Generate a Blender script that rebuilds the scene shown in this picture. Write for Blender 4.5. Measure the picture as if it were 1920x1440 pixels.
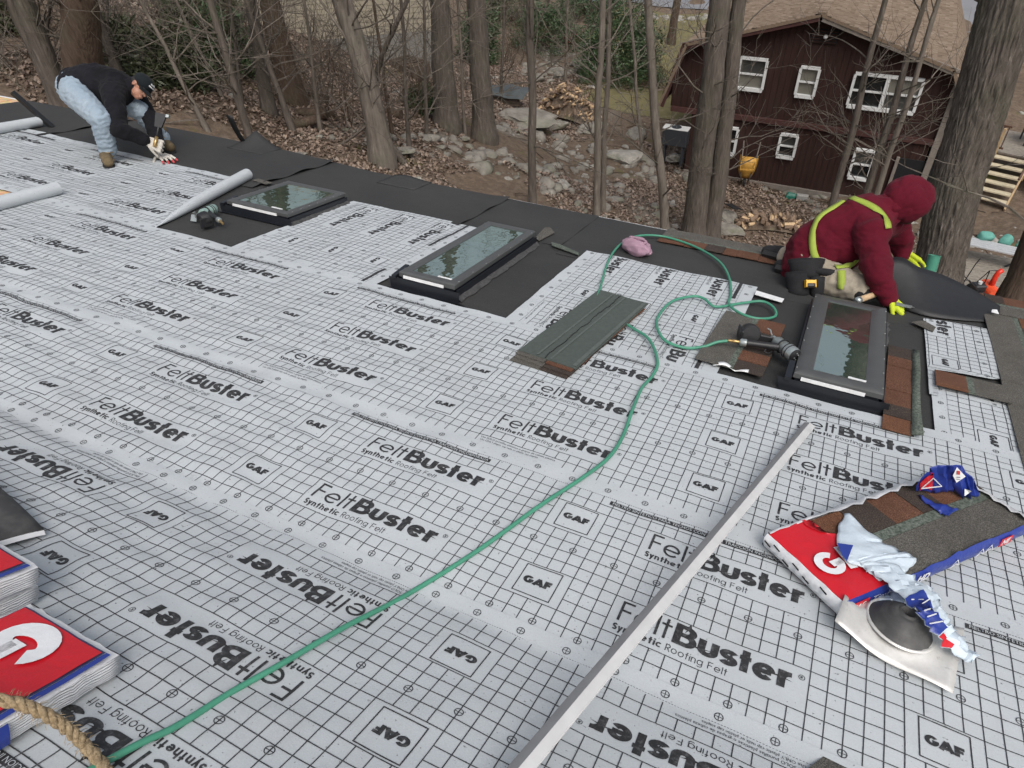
import bpy, bmesh, math, random
import numpy as np
from mathutils import Vector, Matrix, noise as mnoise

for o in list(bpy.data.objects):
    bpy.data.objects.remove(o)
scene = bpy.context.scene
R_ = math.radians

# ---------------------------------------------------------------- frame of the place
CELL = 0.0508            # the printed felt grid is two inches
SLOPE = R_(10.8)         # pitch of the lower roof
VB, A2 = 25.8, R_(16.0)  # where the steeper upper roof begins (cells from the origin) and how much steeper it is
ct, st = math.cos(SLOPE), math.sin(SLOPE)
RC = np.array([[0.89816, 0.436436, 0.053211], [0.267289, -0.445915, -0.854234], [-0.349091, 0.781462, -0.517158]])       # roof axes seen from the camera
FPX, HC = 1296.05, 35.0829
CAM = np.array([0.0, HC*CELL*st, HC*CELL*ct])

def rw(u, v, w):          # roof frame (metres) to world
    return (u, v*ct + w*st, -v*st + w*ct)

def rwn(p):
    p = np.asarray(p, float)
    return np.stack([p[..., 0], p[..., 1]*ct + p[..., 2]*st, -p[..., 1]*st + p[..., 2]*ct], -1)

# ---------------------------------------------------------------- camera
cam_data = bpy.data.cameras.new('camera')
cam_data.sensor_width = 36.0
cam_data.lens = FPX/1920*36.0
cam_data.clip_start = 0.05
cam_data.clip_end = 600
cam = bpy.data.objects.new('camera', cam_data)
scene.collection.objects.link(cam)
ax, ay, az = (Vector(rw(*RC[i])) for i in range(3))
m = Matrix((ax, -ay, -az)).transposed().to_4x4()
m.translation = Vector(CAM)
cam.matrix_world = m
scene.camera = cam

# ---------------------------------------------------------------- overcast daylight
SUN_EL, SUN_AZ = R_(55), R_(140)     # azimuth from +Y towards +X
world = bpy.data.worlds.new('World')
scene.world = world
world.use_nodes = True
wn = world.node_tree
bg = wn.nodes['Background']
sky = wn.nodes.new('ShaderNodeTexSky')
sky.sky_type = 'NISHITA'
sky.sun_disc = False
sky.sun_elevation = SUN_EL
sky.sun_rotation = SUN_AZ
sky.altitude = 100
sky.air_density = 1.0
sky.dust_density = 6.0
sky.ozone_density = 1.0
hsv = wn.nodes.new('ShaderNodeHueSaturation')      # thin grey cloud
hsv.inputs['Saturation'].default_value = 0.5
wn.links.new(sky.outputs[0], hsv.inputs['Color'])
wn.links.new(hsv.outputs[0], bg.inputs[0])
bg.inputs[1].default_value = 0.13
sun_d = bpy.data.lights.new('sun', 'SUN')
sun_d.energy = 1.1
sun_d.angle = R_(40)
sun_d.color = (1.0, 0.97, 0.93)
sun = bpy.data.objects.new('sun', sun_d)
scene.collection.objects.link(sun)
sd = Vector((math.sin(SUN_AZ)*math.cos(SUN_EL), math.cos(SUN_AZ)*math.cos(SUN_EL), math.sin(SUN_EL)))
sun.rotation_euler = sd.to_track_quat('Z', 'Y').to_euler()
sun.location = (0, 0, 30)
vs = scene.view_settings
vs.view_transform = 'Standard'
vs.look = 'None'
vs.gamma = 1.0
vs.exposure = 0.3
vs.use_curve_mapping = False

# ---------------------------------------------------------------- helpers
COL = scene.collection
rng = random.Random(7)
nrng = np.random.default_rng(11)

class MB:
    """collects faces; build() links them as one mesh object"""
    def __init__(s):
        s.v, s.f, s.mi = [], [], []
        s.cur = 0
    def add(s, verts, faces):
        n = len(s.v)
        s.v.extend([tuple(map(float, p)) for p in verts])
        for q in faces:
            s.f.append(tuple(i+n for i in q)); s.mi.append(s.cur)
        return s
    def box(s, c, d, rot=None, bevel=0.0):
        x, y, z = (k/2 for k in d)
        if bevel > 0:
            b = min(bevel, x*.9, y*.9, z*.9)
            vs_ = []
            for sx in (-1, 1):
                for sy in (-1, 1):
                    for sz in (-1, 1):
                        vs_ += [(sx*x, sy*(y-b), sz*(z-b)), (sx*(x-b), sy*y, sz*(z-b)), (sx*(x-b), sy*(y-b), sz*z)]
            idx = lambda a, b_, c_: ((a*2+b_)*2+c_)*3
            fs = []
            for i in (0, 1):
                fs.append([idx(i, 0, 0), idx(i, 1, 0), idx(i, 1, 1), idx(i, 0, 1)])
                fs.append([idx(0, i, 0)+1, idx(1, i, 0)+1, idx(1, i, 1)+1, idx(0, i, 1)+1])
                fs.append([idx(0, 0, i)+2, idx(1, 0, i)+2, idx(1, 1, i)+2, idx(0, 1, i)+2])
                for j in (0, 1):
                    fs.append([idx(i, j, 0), idx(i, j, 1), idx(i, j, 1)+1, idx(i, j, 0)+1])
                    fs.append([idx(i, 0, j), idx(i, 1, j), idx(i, 1, j)+2, idx(i, 0, j)+2])
                    fs.append([idx(0, i, j)+1, idx(1, i, j)+1, idx(1, i, j)+2, idx(0, i, j)+2])
                    for k in (0, 1):
                        q = idx(i, j, k); fs.append([q, q+1, q+2])
        else:
            vs_ = [(a*x, b_*y, c_*z) for a in (-1, 1) for b_ in (-1, 1) for c_ in (-1, 1)]
            fs = [(0, 1, 3, 2), (4, 6, 7, 5), (0, 4, 5, 1), (2, 3, 7, 6), (0, 2, 6, 4), (1, 5, 7, 3)]
        c = Vector(c)
        if rot is not None:
            vs_ = [rot @ Vector(p) for p in vs_]
        return s.add([Vector(p)+c for p in vs_], fs)
    def tube(s, pts, rad, n=8, cap=True, squash=None):
        pts = [Vector(p) for p in pts]
        rad = [rad]*len(pts) if not hasattr(rad, '__len__') else list(rad)
        up = None
        rings = []
        for i, p in enumerate(pts):
            t = (pts[min(i+1, len(pts)-1)] - pts[max(i-1, 0)])
            if t.length < 1e-9: t = Vector((0, 0, 1))
            t.normalize()
            if up is None:
                up = t.orthogonal().normalized()
            else:
                up = (up - t*up.dot(t))
                up = up.normalized() if up.length > 1e-6 else t.orthogonal().normalized()
            b = t.cross(up)
            r = rad[i]
            rings.append([p + (up*math.cos(2*math.pi*k/n) + b*math.sin(2*math.pi*k/n))*r for k in range(n)])
        base = len(s.v)
        vs_ = [q for r in rings for q in r]
        fs = []
        for i in range(len(pts)-1):
            for k in range(n):
                a, b_ = i*n+k, i*n+(k+1) % n
                fs.append((a, b_, b_+n, a+n))
        if cap:
            fs.append(tuple(range(n-1, -1, -1)))
            fs.append(tuple((len(pts)-1)*n+k for k in range(n)))
        return s.add(vs_, fs)
    def lathe(s, prof, n=24, mat=None, closed=False):
        """prof: (radius, z) list about local z"""
        vs_ = []
        for r, z in prof:
            for k in range(n):
                a = 2*math.pi*k/n
                vs_.append(Vector((r*math.cos(a), r*math.sin(a), z)))
        if mat is not None:
            vs_ = [mat @ p for p in vs_]
        fs = []
        for i in range(len(prof)-1):
            for k in range(n):
                a, b_ = i*n+k, i*n+(k+1) % n
                fs.append((a, b_, b_+n, a+n))
        return s.add(vs_, fs)
    def grid(s, P):
        """P: (n,m,3) array of points"""
        P = np.asarray(P, float)
        n, m_ = P.shape[:2]
        fs = [(i*m_+j, (i+1)*m_+j, (i+1)*m_+j+1, i*m_+j+1) for i in range(n-1) for j in range(m_-1)]
        return s.add(P.reshape(-1, 3), fs)
    def prism(s, poly, z0, z1, mat=None):
        n = len(poly)
        vs_ = [Vector((x, y, z0)) for x, y in poly] + [Vector((x, y, z1)) for x, y in poly]
        if mat is not None:
            vs_ = [mat @ p for p in vs_]
        fs = [tuple(range(n-1, -1, -1)), tuple(range(n, 2*n))] + [(i, (i+1) % n, (i+1) % n+n, i+n) for i in range(n)]
        return s.add(vs_, fs)
    def xf(s, M, start=0):
        for i in range(start, len(s.v)):
            s.v[i] = tuple(M @ Vector(s.v[i]))
        return s
    def mesh(s, name, mat, smooth=False):
        me = bpy.data.meshes.new(name)
        me.from_pydata(s.v, [], s.f)
        for mm in (mat if isinstance(mat, (list, tuple)) else [mat]):
            me.materials.append(mm)
        if any(s.mi):
            me.polygons.foreach_set('material_index', s.mi)
        if smooth is True:
            me.polygons.foreach_set('use_smooth', [True]*len(me.polygons))
        elif smooth:
            me.polygons.foreach_set('use_smooth', [True]*len(me.polygons))
            me.set_sharp_from_angle(angle=R_(smooth))
        me.update()
        return me
    def build(s, name, mat, parent=None, smooth=False, M=None):
        o = bpy.data.objects.new(name, s.mesh(name, mat, smooth))
        COL.objects.link(o)
        if parent is not None:
            o.parent = parent
        if M is not None:
            o.matrix_basis = M
        return o

def np_mesh(name, V, F, mat, smooth=False):
    """fast mesh from arrays; F is (n,3) or (n,4)"""
    V = np.asarray(V, np.float32); F = np.asarray(F, np.int32)
    me = bpy.data.meshes.new(name)
    me.vertices.add(len(V)); me.vertices.foreach_set('co', V.ravel())
    k = F.shape[1]
    me.loops.add(F.size); me.loops.foreach_set('vertex_index', F.ravel())
    me.polygons.add(len(F))
    me.polygons.foreach_set('loop_start', np.arange(0, F.size, k, dtype=np.int32))
    me.polygons.foreach_set('loop_total', np.full(len(F), k, np.int32))
    if smooth:
        me.polygons.foreach_set('use_smooth', np.ones(len(F), bool))
    me.materials.append(mat)
    me.update(calc_edges=True)
    return me

def link(name, me, parent=None, M=None):
    o = bpy.data.objects.new(name, me); COL.objects.link(o)
    if parent is not None: o.parent = parent
    if M is not None: o.matrix_basis = M
    return o

def tag(o, label=None, cat=None, group=None, kind=None):
    if label: o['label'] = label
    if cat: o['category'] = cat
    if group: o['group'] = group
    if kind: o['kind'] = kind
    return o

def thing(name, label, cat, M=None, group=None):
    o = bpy.data.objects.new(name, None)
    o.empty_display_size = 0.1
    COL.objects.link(o)
    if M is not None: o.matrix_world = M
    return tag(o, label, cat, group)

# where things stand on the roof: arc coordinates in grid cells
def S(u, v, w=0.0):
    """roof surface: u along the eave, v towards the eave, w above it, all in cells"""
    if v >= VB:
        return Vector(rw(u*CELL, v*CELL, w*CELL))
    t = VB - v
    return Vector(rw(u*CELL, (VB - t*math.cos(A2) + w*math.sin(A2))*CELL, (t*math.sin(A2) + w*math.cos(A2))*CELL))

def Sn(u, v, w):
    u, v, w = np.broadcast_arrays(np.asarray(u, float), np.asarray(v, float), np.asarray(w, float))
    t = VB - v
    lo = v >= VB
    vv = np.where(lo, v, VB - t*math.cos(A2) + w*math.sin(A2))
    ww = np.where(lo, w, t*math.sin(A2) + w*math.cos(A2))
    return rwn(np.stack([u, vv, ww], -1)*CELL)

def RM(u, v, w=0.0, ang=0.0):
    """matrix of a thing standing on the roof, turned by ang about the roof normal"""
    ex = Vector((1, 0, 0))
    d = A2 if v < VB else 0.0
    sl = SLOPE + d
    ey = Vector((0, math.cos(sl), -math.sin(sl))); ez = Vector((0, math.sin(sl), math.cos(sl)))
    M = Matrix((ex, ey, ez)).transposed().to_4x4()
    M.translation = S(u, v, w)
    return M @ Matrix.Rotation(ang, 4, 'Z')

def cray(x, y):
    d = RC.T @ np.array([(x-960)/FPX, (y-720)/FPX, 1.0])
    return np.array(rw(*d))

def at_depth(x, y, dep):
    return Vector(CAM + cray(x, y)*dep)

def at_y(x, y, Y):
    d = cray(x, y)
    return Vector(CAM + d*((Y-CAM[1])/d[1]))

def terrain(x, y):
    a = 0.33*(-x-4) + 0.36*(21-y)
    r = np.log1p(np.exp(np.clip(a*1.6, -30, 30)))/1.6
    r = 9.5*np.tanh(r/9.5)
    far = np.clip((np.asarray(y)-30)/25, 0, 1)
    return -10.0 + r + far*far*1.5 + .10*np.sin(x*1.3+y*.7) + .12*np.sin(y*.9-x*.5+1)*np.sin(x*.31)

def ground_at(x, y):
    """the point of the terrain seen through a line of sight"""
    d = cray(x, y); t = 6.0
    for _ in range(4000):
        p = CAM + d*t
        if p[2] <= terrain(p[0], p[1]): break
        t += 0.03
    return Vector(p)

# ---------------------------------------------------------------- materials
MATS = {}
class NT:
    def __init__(s, name):
        s.m = bpy.data.materials.new(name); s.m.use_nodes = True
        s.t = s.m.node_tree; s.b = s.t.nodes['Principled BSDF']
        MATS[name] = s.m
    def n(s, typ, **kw):
        nd = s.t.nodes.new('ShaderNode'+typ)
        for k, v in kw.items():
            if k.startswith('_'): setattr(nd, k[1:], v)
            else:
                key = k.replace('__', ' ')
                nd.inputs[int(k[1:]) if k[0] == 'i' and k[1:].isdigit() else key].default_value = v
        return nd
    def l(s, a, b): s.t.links.new(a, b); return s
    def coord(s, scale=(1, 1, 1), kind='Object'):
        tc = s.n('TexCoord'); mp = s.n('Mapping')
        mp.inputs['Scale'].default_value = scale
        s.l(tc.outputs[kind], mp.inputs[0]); return mp.outputs[0]
    def noise(s, vec, scale, detail=4, rough=.6):
        nz = s.n('TexNoise'); nz.inputs['Scale'].default_value = scale
        nz.inputs['Detail'].default_value = detail; nz.inputs['Roughness'].default_value = rough
        s.l(vec, nz.inputs['Vector']); return nz.outputs['Fac']
    def ramp(s, fac, stops):
        r = s.n('ValToRGB'); e = r.color_ramp.elements
        while len(e) < len(stops): e.new(.5)
        for i, (p, c) in enumerate(stops):
            e[i].position = p; e[i].color = (*c, 1) if len(c) == 3 else c
        s.l(fac, r.inputs[0]); return r.outputs[0]
    def mix(s, fac, a, b, mode='MIX'):
        mx = s.n('Mix'); mx.data_type = 'RGBA'; mx.blend_type = mode
        for src, i in ((fac, 0), (a, 6), (b, 7)):
            if hasattr(src, 'is_linked'): s.l(src, mx.inputs[i])
            elif i == 0: mx.inputs[0].default_value = src
            else: mx.inputs[i].default_value = (*src, 1)
        return mx.outputs[2]
    def color(s, c):
        if hasattr(c, 'is_linked'): s.l(c, s.b.inputs['Base Color'])
        else: s.b.inputs['Base Color'].default_value = (*c, 1)
        return s
    def set(s, rough=None, metal=None, spec=None):
        if rough is not None: s.b.inputs['Roughness'].default_value = rough
        if metal is not None: s.b.inputs['Metallic'].default_value = metal
        if spec is not None: s.b.inputs['Specular IOR Level'].default_value = spec
        return s
    def bump(s, h, strength=.3, dist=.01):
        b = s.n('Bump'); b.inputs['Strength'].default_value = strength; b.inputs['Distance'].default_value = dist
        s.l(h, b.inputs['Height']); s.l(b.outputs[0], s.b.inputs['Normal']); return s

def plain(name, c, rough=.6, metal=0, var=.15, scale=20, bump=0.0, spec=None):
    """one colour with mottling"""
    t = NT(name)
    v = t.coord()
    f = t.noise(v, scale, 5)
    t.color(t.ramp(f, [(.25, tuple(x*(1-var) for x in c)), (.75, tuple(min(1, x*(1+var)) for x in c))]))
    t.set(rough, metal, spec)
    if bump: t.bump(f, bump, .01)
    return t.m
# ================================================================ roof surfaces
def felt_mat(name, base):
    t = NT(name)
    v = t.coord()
    f1 = t.noise(v, 3.0, 5); f2 = t.noise(v, 220, 3, .7); f3 = t.noise(v, 28, 6, .7)
    c = t.ramp(f1, [(.3, tuple(x*.92 for x in base)), (.7, base)])
    c = t.mix(t.ramp(f2, [(.35, (0, 0, 0)), (.75, (.5, .5, .5))]), c, tuple(x*.78 for x in base))
    c = t.mix(t.ramp(f3, [(.62, (0, 0, 0)), (.80, (.45, .45, .45))]), c, (.22, .21, .20))   # scuffs and dust
    f5 = t.noise(v, 1.1, 6, .75)
    c = t.mix(t.ramp(f5, [(.52, (0, 0, 0)), (.72, (.30, .30, .30))]), c, (.30, .295, .285))   # trodden patches
    f4 = t.noise(v, 90, 2, .5)
    c = t.mix(t.ramp(f4, [(.70, (0, 0, 0)), (.74, (.7, .7, .7))]), c, (.10, .095, .09))     # grit
    t.color(c).set(.62, 0, .35)
    t.bump(f2, .25, .002)
    return t.m
felt_mat('felt', (.490, .525, .545))
def ink(name, c, wear):
    t = NT(name); v = t.coord()
    f = t.noise(v, 60, 6, .8); g = t.noise(v, 4, 3)
    t.color(t.mix(t.ramp(f, [(.5, (0, 0, 0)), (.72, (wear, wear, wear))]), t.ramp(g, [(.3, c), (.7, tuple(x*1.7 for x in c))]), (.38, .39, .40)))
    t.set(.6)
    return t.m
ink('felt_ink', (.016, .016, .017), .28)
ink('felt_line_ink', (.022, .023, .025), .22)

def membrane_mat():
    t = NT('membrane'); v = t.coord()
    f = t.noise(v, 240, 3, .7); g = t.noise(v, 1.6, 6, .65); k = t.noise(t.coord((1, 14, 1)), 3.0, 4)
    c = t.ramp(g, [(.3, (.022, .023, .024)), (.7, (.038, .038, .037))])
    c = t.mix(t.ramp(f, [(.45, (0, 0, 0)), (.8, (.8, .8, .8))]), c, (.085, .085, .082))
    c = t.mix(t.ramp(k, [(.55, (0, 0, 0)), (.75, (.25, .25, .25))]), c, (.075, .07, .062))
    t.color(c).set(.78, 0, .3); t.bump(f, .5, .003)
    return t.m
membrane_mat()
plain('membrane_edge', (.011, .0115, .013), .55, 0, .3, 30, .1)

def osb_mat():
    t = NT('osb'); v = t.coord((1, 1, 1))
    vo = t.n('TexVoronoi'); vo.inputs['Scale'].default_value = 26; t.l(v, vo.inputs['Vector'])
    f = t.noise(v, 9, 4)
    c = t.mix(.45, t.ramp(f, [(.3, (.50, .33, .17)), (.7, (.68, .48, .27))]), vo.outputs['Color'], 'SOFT_LIGHT')
    t.color(c).set(.75)
    return t.m
osb_mat()
plain('white_metal', (.78, .79, .80), .35, 0, .05, 8)
plain('wall_siding', (.30, .30, .28), .8)
plain('osb_ink', (.03, .03, .03), .6)

EAVE = [(-200, 112.5), (-137, 112.6), (-102, 112.0), (-80, 109.2), (-50, 109.0), (-23, 108.6), (0, 107.4), (30, 107.0)]
def eave_v(u):
    return float(np.interp(u, [e[0] for e in EAVE], [e[1] for e in EAVE]))

def und(u, v):
    """the felt never lies quite flat (height in cells)"""
    u = np.asarray(u, float); v = np.asarray(v, float)
    amp = .020 + .078*np.clip((-u-14)/24, 0, 1)*np.clip((70-v)/25, .35, 1)
    ph = 1.7*np.sin(u*.23+v*.05) + 1.1*np.sin(u*.071-1.3) + .8*np.sin(v*.31+u*.11)
    a = np.sin(v*2.5 + ph)*.55 + np.sin(v*1.13+u*.35 + 1.4*np.sin(u*.17)) * .5 + .45*np.sin(u*1.7+v*.6+ph)
    return amp*a + .06*np.sin(u*.4+v*.13)*np.sin(v*.22+.7) + .03*np.sin(u*.9-v*.7+2*np.sin(v*.21))

# --- deck, fascia and the walls that carry it
mb = MB()
for u0, u1 in zip(np.arange(-215, 45, 10), np.arange(-205, 55, 10)):
    top = []
    for u in (u0, u1):
        top.append([S(u, -60), S(u, VB-.001), S(u, eave_v(u)-.4)])
    for k in range(2):
        n0 = len(mb.v)
        q = [top[0][k], top[1][k], top[1][k+1], top[0][k+1]]
        lowv = Vector((0, 0, -.16))
        mb.add(q + [p+lowv for p in q], [(0, 1, 2, 3), (7, 6, 5, 4), (3, 2, 6, 7), (0, 4, 5, 1), (0, 3, 7, 4), (1, 5, 6, 2)])
roof = mb.build('roof_deck', MATS['osb'])
tag(roof, kind='structure')
mb = MB()
for X, Y, dx, dy in ((-4.3, 5.18, 12.6, .2), (-10.4, 1.0, .2, 8.6), (1.9, 1.0, .2, 8.6)):
    mb.box((X, Y, -6.4), (dx, dy, 10.0))
w_ = mb.build('house_wall', MATS['wall_siding'])
tag(w_, kind='structure')
# sheet joints of the bare deck on the left
for (ua, va, ub, vb) in ((-150, 70, -118, 70), (-176, 96, -176, 70)):
    pass

# --- white metal drip edge along the eave
mb = MB()
us = list(np.arange(-200, -22, 4))+[-22.0]
prof = [(-3.0, -.03), (.55, -.03), (.62, -.1), (.62, -1.6)]
P = np.array([[S(u, eave_v(u)+dv, w) for dv, w in prof] for u in us])
mb.grid(P)
d_ = mb.build('drip_edge', MATS['white_metal'], smooth=False)
tag(d_, 'thin white metal drip edge running along the eave under the black membrane', 'drip edge')
mb = MB()
us = np.arange(-22, 34, 4)
mb.grid(np.array([[S(u, eave_v(u)+dv, w) for dv, w in prof] for u in us]))
d2 = mb.build('drip_edge', MATS['white_metal'])
tag(d2, 'white metal drip edge under the starter shingles behind the kneeling worker', 'drip edge')

# --- black self-adhering membrane, sheet by sheet
def sheet(name, mat, uvw, label, cat, group=None, thick=.035, edge=None):
    """uvw: (n,m,3) array of roof coords in cells; a thin closed sheet"""
    A = np.asarray(uvw, float)
    n, m_ = A.shape[:2]
    top = Sn(A[..., 0], A[..., 1], A[..., 2]+thick)
    bot = Sn(A[..., 0], A[..., 1], A[..., 2])
    V = np.concatenate([top.reshape(-1, 3), bot.reshape(-1, 3)])
    i, j = np.meshgrid(np.arange(n-1), np.arange(m_-1), indexing='ij')
    a = (i*m_+j).ravel(); q = np.stack([a, a+m_, a+m_+1, a+1], 1)
    N = n*m_
    F = [q, q[:, ::-1]+N]
    def rim(idx):
        idx = np.asarray(idx); return np.stack([idx[:-1], idx[1:], idx[1:]+N, idx[:-1]+N], 1)
    k = np.arange(N).reshape(n, m_)
    F += [rim(k[:, 0]), rim(k[::-1, -1]), rim(k[0, ::-1]), rim(k[-1, :])]
    o = link(name, np_mesh(name, V, np.concatenate(F), mat, True))
    o.data.set_sharp_from_angle(angle=R_(50))
    if label: tag(o, label, cat, group)
    return o

def rect(u0, u1, v0, v1, w, du=3.0, dv=2.0, lift=None, eave=False, wav=.015, seed=0):
    us = np.linspace(u0, u1, max(2, int(abs(u1-u0)/du)+1)); vs_ = np.linspace(0, 1, max(2, int(abs(v1-v0)/dv)+1))
    U = np.repeat(us[:, None], len(vs_), 1)
    ve = np.array([eave_v(u)+.05 for u in us]) if eave else np.full(len(us), v1)
    V = v0 + (ve[:, None]-v0)*vs_[None]
    W = w + wav*(np.sin(U*.6+V*.35+seed)*np.sin(V*.5+U*.13+seed*2)+1)
    if lift: W = W + lift(U, V)
    return np.stack([U, V, W], -1)

MG = 'black membrane sheets'
rndl = lambda u1, h=.5, s=1.2: (lambda U, V: h*np.exp(-(np.abs(U-u1))/s)*(.6+.4*np.sin(V*.7)))
sheet('membrane_sheet', MATS['membrane'], rect(-98, 34, 58, 96, .0), 'large black membrane sheet showing between and around the skylights', 'membrane', MG)
sheet('membrane_sheet', MATS['membrane'], rect(-35, 34, 90, 0, .04, eave=True, seed=1), 'black membrane sheet at the eave under the pink knit hat', 'membrane', MG)
sheet('membrane_sheet', MATS['membrane'], rect(-53, -34.6, 91.6, 0, .07, eave=True, seed=2, lift=rndl(-34.6, .12)), 'short black membrane sheet at the eave beyond the long skylight', 'membrane', MG)
sheet('membrane_sheet', MATS['membrane'], rect(-92, -51.3, 91.0, 0, .10, eave=True, seed=3, lift=rndl(-51.3, .38)), 'black membrane sheet at the eave above the sideways felt piece', 'membrane', MG)
sheet('membrane_sheet', MATS['membrane'], rect(-151, -90.2, 88.0, 0, .13, eave=True, seed=4, lift=rndl(-90.2, .55)), 'black membrane sheet at the eave where the bending worker puts his hand', 'membrane', MG)
sheet('membrane_sheet', MATS['membrane'], rect(-186, -149.0, 90.0, 0, .16, eave=True, seed=5, lift=rndl(-149, .4)), 'leftmost black membrane sheet at the eave behind the bending worker', 'membrane', MG)
# the small sheet lying over the joint left of the right-hand skylight
sheet('membrane_sheet', MATS['membrane'], rect(-34, -2.4, 88.6, 100.2, .09, seed=6, lift=rndl(-2.4, .25)), 'black membrane strip between upright felt piece and kneeling worker', 'membrane', MG)

# ================================================================ printed roofing felt
def arc(cx, cy, rx, ry, a0, a1, n=14):
    return [(cx+rx*math.cos(R_(a0+(a1-a0)*i/n)), cy+ry*math.sin(R_(a0+(a1-a0)*i/n))) for i in range(n+1)]

def ribbon(pts, w, closed=False):
    """flat stroke of width w; returns list of quads (4 points each)"""
    P = [Vector((x, y)) for x, y in pts]
    # subdivide so that the stroke can follow the wavy sheet
    Q = [P[0]]
    for a, b in zip(P, P[1:]):
        k = max(1, int((b-a).length/.28))
        for i in range(1, k+1): Q.append(a+(b-a)*(i/k))
    P = Q
    L, Rr = [], []
    for i, p in enumerate(P):
        if closed and i in (0, len(P)-1):
            d1 = (P[-1]-P[-2]).normalized(); d2 = (P[1]-P[0]).normalized()
        else:
            d1 = (P[i]-P[i-1]).normalized() if i else (P[1]-P[0]).normalized()
            d2 = (P[i+1]-P[i]).normalized() if i < len(P)-1 else d1
        t = (d1+d2)
        t = t.normalized() if t.length > 1e-6 else d1
        n = Vector((-t.y, t.x)); c = max(.35, n.dot(Vector((-d1.y, d1.x))))
        L.append(p+n*(w/2/c)); Rr.append(p-n*(w/2/c))
    return [(L[i], Rr[i], Rr[i+1], L[i+1]) for i in range(len(P)-1)]

XH = .72      # x-height of a cap height of 1
def glyph(ch, w):
    """strokes of one letter; cap height 1, returns (advance, [stroke,...])"""
    h = w/2; x = XH
    if ch == 'F': return .62+w*.4, [[(h, 0), (h, 1)], [(0, 1-h), (.55+w*.3, 1-h)], [(h, .52), (.50+w*.2, .52)]]
    if ch == 'e':
        r = x/2; rx = r*1.02
        return 2*rx+.02, [[(w*.6, r), (2*rx-w*.5, r)], arc(rx, r, rx-h, r-h, 3, 318, 20)]
    if ch == 'c':
        r = x/2; return 2*r-.06, [arc(r, r, r-h, r-h, 45, 315, 18)]
    if ch == 'o':
        r = x/2; return 2*r+.02, [arc(r, r, r-h, r-h, 0, 360, 22)]
    if ch == 'l': return w, [[(h, 0), (h, 1)]]
    if ch == 'i': return w, [[(h, 0), (h, x)], [(h, 1-w), (h, 1)]]
    if ch == 't': return .30+w, [[(.15+h, 0), (.15+h, .97)], [(0, x-h), (.30+w, x-h)]]
    if ch == 'f': return .28+w, [[(.12+h, 0), (.12+h, .8)]+arc(.12+h+.15, .82, .15, .18-h, 180, 90, 6), [(0, x-h), (.26+w, x-h)]]
    if ch == 'B':
        r1 = .24; r2 = .27
        return .62+w*.5, [[(h, 0), (h, 1)], [(h, 1-h), (.36, 1-h)]+arc(.36, .75-h/2+.01, .22, .25-h/2-.01, 90, -90, 10)+[(h, .515)],
                          [(h, .515), (.40, .515)]+arc(.40, .257+h/2, .24, .257-h/2, 90, -90, 10)+[(h, h)]]
    if ch == 'u': return .52+w*.7, [[(h, x), (h, .26)]+arc(.26+w*.35, .26, .26+w*.35-h, .26-h, 180, 360, 10)+[(.52+w*.7-h, x)]]
    if ch == 'n': return .50+w*.7, [[(h, 0), (h, x)], [(h, .42)]+arc(.25+w*.35, x-.26, .25+w*.35-h, .26-h, 180, 0, 10)+[(.50+w*.7-h, 0)]]
    if ch == 'h': return .50+w*.7, [[(h, 0), (h, 1)], [(h, .42)]+arc(.25+w*.35, x-.26, .25+w*.35-h, .26-h, 180, 0, 10)+[(.50+w*.7-h, 0)]]
    if ch == 's':
        r = x/4+h/2-h*.5
        return .44+w*.3, [arc(.22+w*.15, x-h-(x-w)/4, .20+w*.15-h*.6, (x-w)/4, 25, 270, 10)+arc(.22+w*.15, h+(x-w)/4, .20+w*.15-h*.6, (x-w)/4, 90, -155, 10)]
    if ch == 'S': return .52, [arc(.26, 1-h-(1-w)/4, .24-h*.5, (1-w)/4, 25, 270, 10)+arc(.26, h+(1-w)/4, .25-h*.5, (1-w)/4, 90, -155, 10)]
    if ch == 'r': return .36+w*.4, [[(h, 0), (h, x)], [(h, .38)]+arc(.30+w*.3, .38, .30+w*.3-h, x-.38-h, 180, 85, 8)]
    if ch == 'y': return .56, [[(h*.7, x), (.30, .04)], [(.56-h*.7, x), (.18, -.30)]]
    if ch == 'g':
        r = x/2; return 2*r+.02, [arc(r, r, r-h, r-h, 0, 360, 20), [(2*r-h, x), (2*r-h, -.08)]+arc(r, -.08, r-h, .22-h, 0, -140, 8)]
    if ch == 'R': return .56+w*.3, [[(h, 0), (h, 1)], [(h, 1-h), (.32, 1-h)]+arc(.32, .72, .22, .28-h, 90, -90, 10)+[(h, .44+h*.0)], [(.30, .44), (.56, 0)]]
    if ch == 'G': return .92, [arc(.48, .5, .46-h, .5-h, 42, 330, 20)+[(.90-h, .46)], [(.50, .44), (.94, .44)]]
    if ch == 'A': return .98, [[(h*.75, 0), (.5, 1-h*.2)], [(.98-h*.75, 0), (.48, 1-h*.2)], [(.24, .26), (.74, .26)]]
    if ch == ' ': return .28, []
    return .4, []

def letter_quads(ch, x, wd, y0, cap, w, sq=1.0):
    """one letter stretched to width wd; sq > 1 thins its horizontal strokes"""
    c2 = cap*sq
    a, st_ = glyph(ch, w/c2)
    a0 = a*c2; k = (wd-w)/max(1e-6, a0-w) if a0-w > 1e-4 else 1.0
    out = []
    for s_ in st_:
        closed = len(s_) > 6 and abs(s_[0][0]-s_[-1][0])+abs(s_[0][1]-s_[-1][1]) < 1e-6
        for t in ribbon([(w/2+(px*c2-w/2)*k, py*c2) for px, py in s_], w, closed):
            out.append([Vector((x+p.x, y0+p.y/sq)) for p in t])
    return out

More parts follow.
